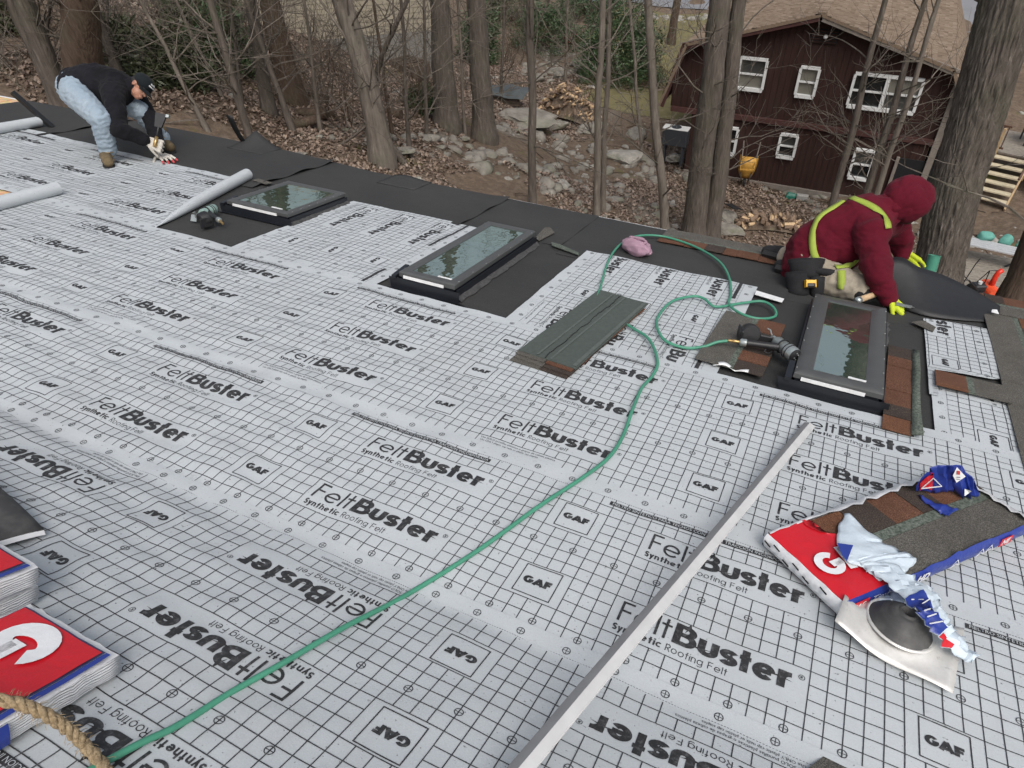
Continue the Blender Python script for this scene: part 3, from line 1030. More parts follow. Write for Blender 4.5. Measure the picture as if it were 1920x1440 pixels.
def tree(name, label, px0, px1, w0, w1, mat, height=13, branches=10, low=.25, disp=None, seed=1, n=14, mid=None, pt=None, twig_len=(1.2, 3.0), ybias=0.0):
    """trunk seen from px0 (foot) to px1 (where it leaves the picture), widths in pixels; carried on upwards"""
    r = random.Random(seed)
    a = Vector(pt) if pt is not None else ground_at(*px0)
    a0 = a.copy(); a0.z = min(a.z, land(a.x, a.y))-.3
    b = at_y(px1[0], px1[1], a.y+ybias)
    dep = lambda p: -(cam.matrix_world.inverted() @ p).z
    r0 = w0/FPX*dep(a)/2; r1 = w1/FPX*dep(b)/2
    root = thing(name, label, 'tree', Matrix.Translation(a), 'bare trees around the roof')
    d = (b-a); ext = max(0, height-d.length)
    du = d.normalized(); du = (du*.7+Vector((0, 0, .3))).normalized()
    nodes = [a0]
    k1 = max(6, int(d.length/(.08 if n > 40 else .3)))
    core = bend(a, b, k1, .006, r)
    if mid:
        q = at_y(mid[0], mid[1], a.y+ybias*.5)
        t0 = (q-a).dot(d)/d.dot(d); base = a+d*t0; sh = q-base
        core = [p+sh*math.sin(math.pi*min(1, max(0, (i/k1)/(2*t0) if i/k1 < t0 else .5+.5*(i/k1-t0)/(1-t0)))) for i, p in enumerate(core)]
    nodes += core
    rad = [r0*1.25]+[r0*(1+.35*max(0, 1-(i/k1)*d.length/.7))*(1-i/k1)+r1*(i/k1) for i in range(k1+1)]
    if ext > 0:
        top = bend(b, b+du*ext, 8, .02, r)[1:]
        nodes += top; rad += [r1*(1-.75*(i+1)/8) for i in range(8)]
    mb = MB()
    trunk_mesh(mb, [p-a for p in nodes], rad, n, disp if disp is not None else r0*.13, seed*3.1, fs=13.0 if n > 60 else 10.0, zs=.26 if n > 60 else .16)
    mb.build('trunk', MATS[mat], root, True)
    mb = MB()
    tot = len(nodes)-1
    for _ in range(branches):
        i = int(tot*(low+(1-low)*r.random())); i = min(max(i, 2), tot)
        az_ = r.uniform(0, 6.28)
        dv = Vector((math.cos(az_), math.sin(az_), r.uniform(.2, 1.1))).normalized()
        twig(mb, nodes[i]-a, dv, r.uniform(*twig_len), min(rad[i]*.35, .022), 2, r)
    if mb.f:
        mb.build('crown', MATS['bark_pale'] if r.random() < .5 else MATS['bark_grey'], root, False)
    return root

T = [
 # label, foot, top, widths, bark, height, branches, low
 ('slim leaning trunk at the far left edge', (112, 200), (18, 0), 20, 20, 'bark_grey', 12, 10, .3, 1),
 ('grey trunk leaning left behind the bending worker', (122, 215), (45, 0), 36, 34, 'bark_grey', 13, 12, .3, 2),
 ('thickest rough-barked trunk directly above the bending worker', (168, 215), (148, 0), 72, 60, 'bark_brown', 15, 14, .4, 3),
 ('thin grey trunk just right of the thickest left trunk', (232, 160), (172, 0), 17, 16, 'bark_grey', 11, 10, .2, 4),
 ('very thin sapling rising behind the cap of the bending worker', (392, 250), (262, 0), 9, 6, 'bark_pale', 9, 16, .15, 5),
 ('slender trunk rising beside the upright black membrane strip', (474, 275), (393, 0), 14, 13, 'bark_grey', 12, 12, .2, 6),
 ('shadowy trunk left of the red-brown trunk near the beige house', (505, 212), (470, 0), 24, 20, 'bark_grey', 13, 10, .3, 7),
 ('thick red-brown trunk below the corner of the beige house', (548, 190), (505, 0), 46, 34, 'bark_brown', 15, 12, .4, 8),
 ('thin grey sapling crossing in front of the red-brown trunk', (548, 245), (462, 0), 11, 9, 'bark_grey', 10, 14, .2, 9),
 ('thick curved grey trunk with a fork right of the beige house', (716, 300), (640, 0), 42, 34, 'bark_pale', 15, 16, .3, 10),
 ('straight thin trunk right of the curved forked trunk', (754, 300), (764, 0), 12, 9, 'bark_grey', 12, 16, .2, 11),
 ('thin dark stem beside the straight thin trunk', (768, 285), (752, 0), 8, 6, 'bark_grey', 10, 14, .2, 12),
 ('thick grey trunk left of the boulder trunk, ivy green at its foot', (838, 240), (824, 0), 44, 34, 'bark_grey', 15, 14, .35, 13),
 ('thick straight trunk standing left of the largest boulder', (908, 258), (893, 0), 40, 32, 'bark_grey', 16, 14, .35, 14),
 ('slim trunk in front of the left side of the firewood pile', (998, 395), (994, 0), 15, 14, 'bark_grey', 13, 14, .25, 15),
 ('slim trunk in front of the right side of the firewood pile', (1118, 415), (1130, 0), 13, 11, 'bark_pale', 13, 12, .25, 16),
 ('thinner trunk paired with the slim one right of the firewood pile', (1130, 395), (1143, 0), 10, 8, 'bark_pale', 12, 10, .25, 17),
 ('slim pale trunk left of the outdoor air unit', (1248, 455), (1215, 0), 16, 14, 'bark_pale', 13, 12, .2, 18),
 ('left trunk of the close pair in front of the dark red house', (1299, 455), (1350, 0), 41, 38, 'bark_grey', 16, 16, .2, 19),
 ('right trunk of the close pair in front of the dark red house', (1330, 462), (1386, 0), 33, 24, 'bark_grey', 15, 18, .2, 20),
 ('small trunk on the lawn by the road', (1257, 82), (1270, 0), 15, 13, 'bark_brown', 12, 10, .4, 21),
 ('leftmost of three slender stems in front of the house wall', (1545, 440), (1660, 0), 14, 9, 'bark_grey', 11, 16, .25, 22),
 ('middle of three slender stems in front of the house wall', (1600, 440), (1735, 0), 16, 9, 'bark_grey', 11, 18, .2, 23),
 ('rightmost of three slender stems in front of the house wall', (1618, 445), (1760, 0), 12, 8, 'bark_pale', 11, 18, .2, 24),
]
T += [
 ('spindly sapling between the thickest left trunk and its thin neighbour', (210, 150), (200, 0), 6, 5, 'bark_pale', 8, 14, .1, 31),
 ('spindly sapling left of the slender trunk by the upright strip', (420, 190), (330, 0), 6, 5, 'bark_pale', 8, 14, .1, 32),
 ('thin sapling between the slender trunk and the shadowy trunk', (455, 200), (430, 0), 7, 5, 'bark_grey', 9, 14, .1, 33),
 ('thin sapling right of the red-brown trunk', (600, 240), (570, 0), 7, 5, 'bark_pale', 9, 14, .1, 34),
 ('spindly pale sapling just left of the curved grey trunk', (640, 270), (600, 0), 6, 5, 'bark_pale', 8, 14, .1, 35),
 ('thin sapling between the thin dark stem and the ivy-footed trunk', (800, 260), (795, 0), 7, 5, 'bark_grey', 9, 14, .1, 36),
 ('spindly sapling just left of the boulder trunk', (872, 250), (858, 0), 6, 4, 'bark_pale', 8, 12, .1, 37),
 ('spindly sapling between the boulder trunk and the firewood', (940, 190), (945, 0), 6, 4, 'bark_grey', 8, 12, .1, 38),
 ('thin pale sapling at the stone heap', (1060, 150), (1065, 0), 5, 4, 'bark_pale', 8, 12, .1, 39),
 ('thin sapling on the mossy slope left of the outdoor air unit', (1205, 300), (1180, 0), 6, 5, 'bark_pale', 8, 12, .1, 40),
 ('spindly sapling at the far left between leaning trunks', (80, 150), (95, 0), 6, 5, 'bark_grey', 8, 14, .1, 41),
 ('thin dark sapling right of the straight thin trunk', (735, 250), (700, 0), 6, 5, 'bark_brown', 8, 14, .1, 42),
]
for lab, p0, p1, w0, w1, mt, hh, nb, low, sd_ in T:
    tree('bare_tree', lab, p0, p1, w0, w1, mt, hh, nb, low, None, sd_, 18 if w0 > 30 else 10, mid=(700, 200) if 'curved' in lab else None)
# the big trunk on the right, close to the eave
pb = at_depth(1741, 560, 11.0)
tree('bare_tree', 'huge furrowed trunk on the right beside the kneeling worker', None, (1892, 0), 76, 92, 'bark_big', 17, 10, .8, .046, 25, 200, pt=pb, ybias=.3)
pb = at_depth(1880, 600, 10.5)
tree('bare_tree', 'dark trunk cut off by the right edge below the deck bench', None, (1945, 440), 46, 44, 'bark_brown', 12, 6, .5, .015, 26, 40, pt=pb)

# leafless undergrowth
def bare_shrub(px, label, n, L, seed, mat='bark_brown'):
    p = ground_at(*px); r = random.Random(seed); mb = MB()
    for _ in range(n):
        az_ = r.uniform(0, 6.28)
        twig(mb, (r.gauss(0, .25), r.gauss(0, .25), -.05), (math.cos(az_)*.5, math.sin(az_)*.5, 1), L*r.uniform(.6, 1.2), .012, 2, r)
    root = thing('bare_shrub', label, 'shrub', Matrix.Translation(p), 'leafless shrubs')
    mb.build('stems', MATS[mat], root)
for i, (px, lab, n_, L) in enumerate([
    ((600, 195), 'tan leafless shrub left of the curved grey trunk', 16, 2.6), ((640, 235), 'leafless twigs at the foot of the curved grey trunk', 10, 2.2),
    ((560, 120), 'tangle of bare stems below the beige house wall', 16, 2.8), ((680, 100), 'bare stems in front of the beige house foundation', 14, 2.4),
    ((300, 110), 'bare twigs in front of the evergreen thicket behind the cap', 14, 2.6), ((70, 120), 'tangled bare twigs between the two leftmost trunks', 16, 2.6),
    ((215, 90), 'bare brush right of the thickest left trunk', 14, 2.4), ((780, 215), 'bare twigs around the thin dark stems', 12, 2.2),
    ((870, 170), 'pale bare shrub between the two thick grey trunks', 14, 2.8), ((960, 120), 'grey bare brush above the dark tarp', 16, 2.6),
    ((1215, 130), 'bare twigs right of the dense evergreen', 8, 2.2), ((1265, 180), 'pale leafless bush at the left corner of the red house', 10, 2.4),
    ((1700, 300), 'twiggy bush in front of the dark basement doorway', 14, 2.2), ((430, 150), 'bare twigs before the evergreen thicket, right of the sapling', 12, 2.4),
    ((1660, 330), 'fine bare twigs before the lower right window of the house', 10, 2.0),
    ((500, 90), 'bare brush under the beige house wall, left of the red-brown trunk', 16, 2.8), ((350, 60), 'bare brush above the evergreen thicket', 14, 2.6), ((730, 60), 'bare stems between the beige house and the far lawn', 14, 3.0),
    ((860, 60), 'bare brush at the top between the thick grey trunks', 14, 3.0), ((640, 150), 'low tan brush behind the curved grey trunk', 14, 1.8), ((700, 180), 'low bare twigs right of the curved grey trunk', 12, 1.8),
    ((180, 60), 'bare brush behind the thickest left trunk', 14, 2.6), ((20, 130), 'bare twigs at the left edge above the roof corner', 12, 2.2), ((1100, 200), 'thin twigs at the right foot of the firewood mound', 8, 1.4),
    ((990, 60), 'bare twigs at the top behind the slim trunk', 12, 2.8), ((1180, 60), 'bare twigs over the top of the dense evergreen', 10, 2.8)]):
    bare_shrub(px, lab, n_, L, 100+i, 'bark_brown' if i % 2 else 'bark_pale')

# evergreen shrubs
def evergreen(px, wpx, hpx, label, n, mat, seed, ll=.11, lw=.032, name='evergreen_shrub'):
    p = ground_at(*px); dep = -(cam.matrix_world.inverted() @ p).z
    rx = wpx/FPX*dep/2; rz = hpx/FPX*dep/2
    r = np.random.default_rng(seed)
    root = thing(name, label, 'shrub', Matrix.Translation(p), 'evergreen shrubs')
    # clumps on a lumpy shell, leaves around each clump
    nc = max(30, n//22)
    d = r.normal(size=(nc, 3)); d /= np.linalg.norm(d, axis=1)[:, None]; d[:, 2] = np.abs(d[:, 2])*1.0-.15
    rad = r.uniform(.35, 1.0, nc)**.6
    lump = np.array([1+.35*mnoise.noise(Vector(q*1.7)+Vector((seed, 0, 0))) for q in d])
    Cc = d*(rad*lump)[:, None]*np.array([rx, rx*.8, rz*1.6])+np.array([0, 0, rz*.25])
    k = n//nc
    ctr = np.repeat(Cc, k, 0); m2 = len(ctr)
    dd = r.normal(size=(m2, 3)); dd[:, 2] = dd[:, 2]*.6+.35; dd /= np.linalg.norm(dd, axis=1)[:, None]
    base = ctr+dd*.05+r.normal(0, .05+.03*rx, (m2, 3))
    side = np.cross(dd, r.normal(size=(m2, 3))); side /= np.linalg.norm(side, axis=1)[:, None]
    l = r.uniform(.45, 1.45, m2)[:, None]*ll*(1.2)
    V = np.stack([base, base+dd*l*.5+side*lw, base+dd*l, base+dd*l*.5-side*lw], 1).reshape(-1, 3)
    F = np.arange(4*m2).reshape(-1, 4)
    link('crown', np_mesh('crown', V, F, MATS[mat]), root)
    mb = MB(); rr = random.Random(seed)
    for _ in range(7):
        a_ = rr.uniform(0, 6.28); e = Vector((math.cos(a_)*rx*.6, math.sin(a_)*rx*.5, rz*1.1))
        mb.tube(bend((rr.gauss(0, .1), rr.gauss(0, .1), -.1), e, 5, .05, rr), [.035, .03, .026, .02, .015, .01], 5, cap=False)
    mb.build('trunk', MATS['bark_brown'], root, True)
E_ = [((330, 165), 150, 120, 'broad evergreen thicket behind the cap of the bending worker', 5200, 'evergreen_leaf'),
      ((250, 140), 120, 120, 'evergreen bush right of the thickest left trunk', 5000, 'evergreen_leaf'),
      ((430, 130), 120, 130, 'dark evergreen bush left of the red-brown trunk', 6000, 'dark_leaf'),
      ((390, 60), 200, 120, 'evergreen mass at the top edge left of the beige house', 8000, 'evergreen_leaf'),
      ((1160, 150), 175, 175, 'dense tall evergreen behind the right end of the firewood pile', 15000, 'dark_leaf'),
      ((1030, 90), 150, 110, 'dark evergreen bush above the stone heap', 8000, 'dark_leaf'),
      ((900, 120), 90, 130, 'dark evergreen bush between the thick trunks', 5000, 'dark_leaf'),
      ((795, 212), 70, 60, 'low glossy green rhododendron at the foot of a thick trunk', 2600, 'dark_leaf'),
      ((620, 60), 60, 60, 'small brown-green bush at the beige house corner', 1500, 'evergreen_leaf'),
      ((960, 40), 130, 100, 'evergreen bush at the top edge left of the slim trunk', 5000, 'evergreen_leaf'),
      ((1105, 30), 120, 90, 'evergreen bush at the top edge above the dense evergreen', 5000, 'dark_leaf'),
      ((30, 60), 90, 90, 'sparse evergreen at the top left corner', 2500, 'evergreen_leaf')]
for i, (px, w_, h_, lab, n_, mt) in enumerate(E_):
    evergreen(px, w_, h_, lab, n_, mt, 300+i, .15 if i < 8 else .16, .03)
evergreen((1072, 80), 34, 24, 'small red-leaved shrub above the stone heap', 500, 'red_leaf', 399, .10, .03)

# ---------------------------------------------------------------- firewood
def log_mesh(seed):
    r = random.Random(seed); bm = bmesh.new()
    n = 7; pts = []
    wedge = r.random() < .75
    for k in range(n):
        if wedge: a = math.pi*.62*k/(n-2) if k < n-1 else 0
        else: a = 2*math.pi*k/n
        rr = 0.0 if (wedge and k == n-1) else 1.0*r.uniform(.85, 1.1)
        pts.append((rr*math.cos(a), rr*math.sin(a)))
    me = MB().prism(pts, -1, 1, Matrix.Rotation(math.pi/2, 4, 'Y')).mesh('split_log', [MATS['split_wood'] if seed % 2 else MATS['old_wood']])
    bm.free(); return me
LOGS = [log_mesh(k) for k in range(10)]
def woodpile(px, wm, hm, dm, label, n, seed, az_=0.0):
    p = ground_at(*px); r = random.Random(seed)
    root = thing('firewood_pile', label, 'firewood', Matrix.Translation(p) @ Matrix.Rotation(az_, 4, 'Z'), 'firewood piles')
    for k in range(n):
        t = r.random(); x = r.uniform(-1, 1)*wm/2; top = hm*(1-(abs(x)/(wm/2))**1.7)
        z = top*(r.random()**.55); y = r.uniform(-.5, .3)*dm*(1-z/hm*.6)
        loose = r.random() < .35
        rot = Matrix.Rotation(r.uniform(-1.5, 1.5) if loose else r.gauss(math.pi/2, .25), 4, 'Z') @ Matrix.Rotation(r.gauss(0, .35 if loose else .1), 4, 'Y') @ Matrix.Rotation(r.uniform(0, 6.28), 4, 'X')
        s = r.uniform(.05, .085)
        o = link('split_log', LOGS[r.randrange(10)], root, Matrix.Translation((x, y, z+.04)) @ rot @ Matrix.Diagonal((r.uniform(.17, .23), s, s, 1)))
    mb = MB()
    P = []
    for i_ in range(9):
        row = []
        for j_ in range(7):
            x = (i_/4-1)*wm*.46; y = (j_/3-1)*dm*.40
            row.append((x, y, max(0, hm*.84*(1-(abs(x)/(wm/2))**1.7)*(1-(abs(y)/(dm*.46))**2))-.05))
        P.append(row)
    mb.grid(P); mb.build('pile_core', MATS['woodland_ground'], root, True)
woodpile((1062, 222), 3.0, 1.5, 1.7, 'big mound of split firewood behind the two slim trunks', 230, 51)
woodpile((1440, 425), 2.1, .55, .9, 'low row of split firewood just beyond the eave left of the kneeling worker', 70, 52, .25)
# fallen logs
for px, L_, a_, rr, lab in (((585, 222), .9, .5, .17, 'short cut log lying in the leaves below the tan shrub'), ((606, 218), .8, -.2, .15, 'pale-ended cut log touching the short log'), ((575, 235), .7, 1.0, .13, 'smallest of three cut logs lying in the leaves'), ((735, 220), .7, .1, .16, 'reddish stump block behind the straight thin trunk')):
    p = ground_at(*px); mb = MB()
    d = Vector((math.cos(a_), math.sin(a_), 0))*L_/2
    mb.tube([-d, -d*.3, d*.4, d], [rr, rr*1.05, rr, rr*.96], 12)
    o = mb.build('cut_log', [MATS['bark_brown']], None, 40); o.location = p+Vector((0, 0, rr*.7)); tag(o, lab, 'log', 'cut logs in the leaves')
# ================================================================ dark red gambrel house
YH = 26.72
def hb(px): return at_y(px[0], px[1], YH)
def wood_paint(name, a, b):
    t = NT(name); v = t.coord((18, 18, 1.2)); f = t.noise(v, 1.0, 6, .6); g = t.noise(t.coord(), .7, 4)
    c = t.ramp(f, [(.25, a), (.75, b)])
    t.color(t.mix(t.ramp(g, [(.45, (0, 0, 0)), (.7, (.6, .6, .6))]), c, tuple(x*1.5+.006 for x in a))).set(.8, 0, .2); t.bump(f, .3, .01)
wood_paint('red_siding', (.026, .0138, .0112), (.049, .0245, .0200))
plain('red_trim', (.060, .022, .019), .75, 0, .25, 6)
plain('grey_trim', (.20, .175, .15), .8, 0, .2, 6)
plain('white_frame', (.66, .67, .66), .5, 0, .08, 6)
plain('black_void', (.006, .006, .007), .9)
plain('tan_block', (.30, .22, .15), .9, 0, .3, 14, .3)
def glass_mat(name, c, rough=.06):
    t = NT(name); t.color(c).set(rough, 0, .8); return t.m
glass_mat('dark_pane', (.012, .014, .015)); glass_mat('curtain_pane', (.17, .165, .14), .25); glass_mat('screen_pane', (.045, .047, .045), .3)
def shingle_mat(name, cols, sc=30):
    t = NT(name); gi = t.n('NewGeometry'); v = t.coord(); f = t.noise(v, sc*8, 3, .7)
    k = len(cols)
    c = t.ramp(gi.outputs['Random Per Island'], [(i/(k-1), cc) for i, cc in enumerate(cols)])
    t.color(t.mix(t.ramp(f, [(.35, (0, 0, 0)), (.75, (.6, .6, .6))]), c, tuple(x*.45 for x in cols[0]))).set(.9, 0, .15); t.bump(f, .5, .004)
    return t.m
shingle_mat('tan_shingle', [(.17, .125, .088), (.27, .205, .15), (.215, .16, .115), (.31, .245, .185)], 6)

XC, ZR = -1.95, -4.0          # ridge
XL1, XR1, ZB = -6.15, 2.25, -5.25    # upper break
XL2, XR2, ZE = -6.80, 3.42, -7.45    # foot of the steep slopes
ZBELT, ZG = -7.57, -10.15
HL = 12.0
house = thing('gambrel_house', 'dark red gambrel house with tan roof and white windows', 'house', Matrix.Translation((XC, YH, ZG)))
O = Vector((XC, YH, ZG))
def loc(x, y, z): return (x-O.x, y-O.y, z-O.z)
def roof_z(x):
    if x < XL1: return ZB+(x-XL1)*(ZE-ZB)/(XL2-XL1)
    if x < XC: return ZB+(x-XL1)*(ZR-ZB)/(XC-XL1)
    if x < XR1: return ZR+(x-XC)*(ZB-ZR)/(XR1-XC)
    return ZB+(x-XR1)*(ZE-ZB)/(XR2-XR1)
# inner volume behind the boards
mb = MB()
prof = [(XL2+.25, ZBELT), (XL1+.12, ZB-.15), (XC, ZR-.15), (XR1-.12, ZB-.15), (XR2-.75, ZBELT), (2.35, ZBELT), (2.35, ZG-1.5), (-5.7, ZG-1.5), (-5.7, ZBELT)]
n_ = len(prof)
mb.add([loc(x, YH+.06, z) for x, z in prof]+[loc(x, YH+HL, z) for x, z in prof], [tuple(range(n_)), tuple(range(2*n_-1, n_-1, -1))]+[(i, i+n_, (i+1) % n_+n_, (i+1) % n_) for i in range(n_)])
mb.build('wall', MATS['red_siding'], house)
# vertical boards of the gable wall, each with its own bottom and top
bw = .205
r = random.Random(4)
x = XL2+.25
while x < XR2-.75:
    x2 = min(x+bw-.012, XR2-.75); d = r.uniform(.022, .034)
    z0 = ZBELT+.02; zt = lambda q: min(roof_z(q)-.14, ZR)
    if zt(x) > z0+.05 or zt(x2) > z0+.05:
        mb = MB()
        za, zb = max(z0+.03, zt(x)), max(z0+.03, zt(x2))
        y0, y1 = YH+.06-d, YH+.05
        mb.add([loc(*p) for p in ((x, y0, z0), (x2, y0, z0), (x2, y0, zb), (x, y0, za), (x, y1, z0), (x2, y1, z0), (x2, y1, zb), (x, y1, za))], [(0, 1, 2, 3), (0, 4, 5, 1), (1, 5, 6, 2), (2, 6, 7, 3), (3, 7, 4, 0)])
        mb.build('siding_board', MATS['red_siding'], house)
    x += bw
x = -5.7
while x < 2.3:
    x2 = min(x+bw-.012, 2.34); d = r.uniform(.022, .034)
    mb = MB(); mb.box(loc((x+x2)/2, YH+.06-d/2-.005, (ZBELT-.16+ZG-1.0)/2), (x2-x, d, ZBELT-.16-ZG+1.0))
    mb.build('siding_board', MATS['red_siding'], house)
    x += bw
mb = MB(); mb.box(loc((XL2+XR2)/2-.2, YH-.02, ZBELT-.07), (XR2-XL2-1.0, .12, .17)); mb.build('belt_board', MATS['red_trim'], house)
mb = MB(); mb.box(loc(-1.7, YH-.005, ZG+.12), (8.0, .10, .22)); mb.build('base_board', MATS['grey_trim'], house)
mb = MB(); mb.box(loc(2.52, YH-.02, (ZB+ZG)/2-.05), (.20, .16, ZB-ZG-.4)); mb.build('corner_post', MATS['grey_trim'], house)
# rake boards
for (xa, za), (xb, zb) in zip([(XL2-.1, ZE), (XL1-.12, ZB), (XC, ZR)], [(XL1-.12, ZB), (XC, ZR), (XR1+.12, ZB)]):
    mb = MB(); d = Vector((xb-xa, 0, zb-za)); nn = Vector((-d.z, 0, d.x)).normalized()*-.2
    q = [Vector((xa, YH-.42, za)), Vector((xb, YH-.42, zb))]
    vv = [q[0], q[1], q[1]+nn, q[0]+nn]; vv = vv+[p+Vector((0, .06, 0)) for p in vv]
    mb.add([loc(*p) for p in vv], [(0, 1, 2, 3), (7, 6, 5, 4), (0, 4, 5, 1), (2, 6, 7, 3), (1, 5, 6, 2), (0, 3, 7, 4)])
    mb.build('rake_board', MATS['red_trim'] if xa < XC else MATS['grey_trim'], house)
# roof planes with raised shingles
def roof_plane(xa, za, xb, zb, name):
    d = Vector((xb-xa, 0, zb-za)); L = d.length; e = d/L; nn = Vector((-e.z, 0, e.x))
    if nn.z < 0: nn = -nn
    y0 = YH-.45; base = Vector((xa, y0, za))
    mb = MB(); q = [base, base+d, base+d+Vector((0, HL+.8, 0)), base+Vector((0, HL+.8, 0))]
    mb.add([loc(*p) for p in q]+[loc(*(p-nn*.08)) for p in q], [(0, 1, 2, 3), (7, 6, 5, 4), (0, 4, 5, 1), (1, 5, 6, 2), (2, 6, 7, 3), (3, 7, 4, 0)])
    pl = mb.build('roof', MATS['tan_shingle'], house)
    mb = MB(); row = .15; s = 0.0; rr = random.Random(int(L*100)); k = 0
    while s < L-.02:
        y = -rr.uniform(0, .2)
        while y < HL*.75:
            w = rr.uniform(.13, .22); t0, t1 = .016+rr.random()*.022, .004
            s1 = min(L, s+row*1.05)
            p = [(s, y), (s, y+w-.008), (s1, y+w-.008), (s1, y)]
            hh = [t1, t1, t0+.008, t0+.008] if zb < za else [t0+.008, t0+.008, t1, t1]
            vv = [base+e*a_+Vector((0, max(0, b_), 0))+nn*h_ for (a_, b_), h_ in zip(p, hh)]
            vv += [base+e*a_+Vector((0, max(0, b_), 0)) for a_, b_ in p]
            mb.add([loc(*q_) for q_ in vv], [(0, 1, 2, 3), (0, 4, 5, 1), (1, 5, 6, 2), (2, 6, 7, 3), (3, 7, 4, 0)])
            y += w
        s += row
    o = mb.build('shingles', MATS['tan_shingle'], pl); tag(o, kind='stuff')
roof_plane(XL2-.1, ZE, XL1, ZB, 'a'); roof_plane(XL1, ZB, XC, ZR, 'b'); roof_plane(XC, ZR, XR1, ZB, 'c'); roof_plane(XR1, ZB, XR2, ZE, 'd')
mb = MB()
for k in range(24):
    mb.box(loc(XC, YH-.3+k*.26, ZR+.03+.01*(k % 2)), (.26, .24, .03))
o = mb.build('ridge_caps', MATS['tan_shingle'], house); tag(o, kind='stuff')

def window(x0, x1, z0, z1, panes, two=False, label=None):
    w = MB(); fr = .085; y = YH-.03
    for cx, cz, dx, dz in (((x0+x1)/2, z1, x1-x0+.02, fr), ((x0+x1)/2, z0, x1-x0+.02, fr+.03), (x0, (z0+z1)/2, fr, z1-z0-fr), (x1, (z0+z1)/2, fr, z1-z0-fr)):
        w.box(loc(cx, y, cz), (dx, .13, dz))
    fo = w.build('window', MATS['white_frame'], house)
    cols = [(x0, (x0+x1)/2-.03), ((x0+x1)/2+.03, x1)] if two else [(x0, x1)]
    if two:
        mb = MB(); mb.box(loc((x0+x1)/2, y, (z0+z1)/2), (.12, .11, z1-z0-fr-.02)); mb.build('mullion', MATS['white_frame'], fo)
    zi = (z0+z1)/2
    for i, (a_, b_) in enumerate(cols):
        mb = MB(); mb.box(loc((a_+b_)/2, y+.01, zi), (b_-a_-fr, .08, .05)); mb.build('sash_rail', MATS['white_frame'], fo)
        for j, (c_, d_) in enumerate(((zi, z1), (z0, zi))):
            mb = MB(); mb.box(loc((a_+b_)/2, YH+.012+.012*j, (c_+d_)/2), (b_-a_-fr+.01, .012, d_-c_-.06)); mb.build('pane', MATS[panes[(i*2+j) % len(panes)]], fo)
def W(xa, xb, za, zb): return (1.15*xa, 1.15*xb, 1.751+(za-1.751)*1.15, 1.751+(zb-1.751)*1.15)
window(*W(-3.70, -2.92, -5.54, -4.66), ['screen_pane', 'curtain_pane'])
window(*W(-4.6, -4.08, -5.54, -4.66), ['screen_pane'])
window(*W(-1.94, -1.42, -5.56, -4.75), ['curtain_pane', 'curtain_pane'])
window(*W(-.44, 1.33, -5.68, -4.77), ['dark_pane', 'dark_pane', 'curtain_pane', 'screen_pane'], True)
window(*W(-3.9, -3.40, -7.62, -6.78), ['dark_pane'])
window(*W(-2.07, -1.57, -7.46, -6.75), ['screen_pane', 'dark_pane'])
window(*W(.16, .71, -7.79, -6.90), ['screen_pane', 'dark_pane'])
# louvred gable vent and lamp
mb = MB(); mb.box(loc(-1.75, YH-.0, -4.75), (.85, .06, .42)); vt = mb.build('gable_vent', MATS['black_void'], house)
for k in range(5):
    mb = MB(); mb.box(loc(-1.75, YH-.035, -4.92+k*.085), (.8, .03, .05), Matrix.Rotation(.5, 3, 'X')); mb.build('louvre', MATS['red_siding'], vt)
mb = MB(); mb.lathe([(.0, .07), (.05, .055), (.07, 0), (.05, -.055), (0, -.07)], 12, Matrix.Translation(loc(-1.70, YH-.14, -4.72))); mb.build('lamp_globe', MATS['white_frame'], house, True)
# dark doorway at the right of the lower storey
mb = MB(); mb.box(loc(2.05, YH+.01, -9.25), (.95, .06, 1.9)); dr = mb.build('door_opening', MATS['black_void'], house)
mb = MB(); mb.box(loc(2.95, YH+.4, -8.9), (1.1, .3, 2.6)); mb.build('recess_shade', MATS['black_void'], house)  # black box stands in for deep shade in the recess under the upper storey
mb = MB(); mb.box(loc(1.55, YH-.03, -9.25), (.10, .12, 1.95)); mb.build('door_jamb', MATS['grey_trim'], dr)

# outdoor air unit on a bracket at the left corner
p = at_y(1268, 245, YH-.4)
ac = thing('air_unit', 'dark outdoor air unit with a round fan grille at the corner of the red house', 'air conditioner', Matrix.Translation(p))
plain('dark_case', (.03, .034, .04), .5, 0, .1); plain('pale_case', (.55, .56, .55), .5, 0, .08)
mb = MB(); mb.box((0, 0, -.22), (.95, .4, .62), None, .02); mb.build('case', MATS['dark_case'], ac)
mb = MB(); mb.box((0, 0, .11), (.97, .42, .05), None, .01); tp = mb.build('top_cover', MATS['pale_case'], ac)
mb = MB(); mb.lathe([(.02, .14), (.06, .15), (.17, .15), (.19, .138)], 24); mb.build('fan_grille', MATS['dark_case'], tp, True)
for sx in (-.35, .35):
    mb = MB(); mb.box((sx, 0, -.9), (.06, .36, .74)); mb.build('bracket', MATS['dark_case'], ac)

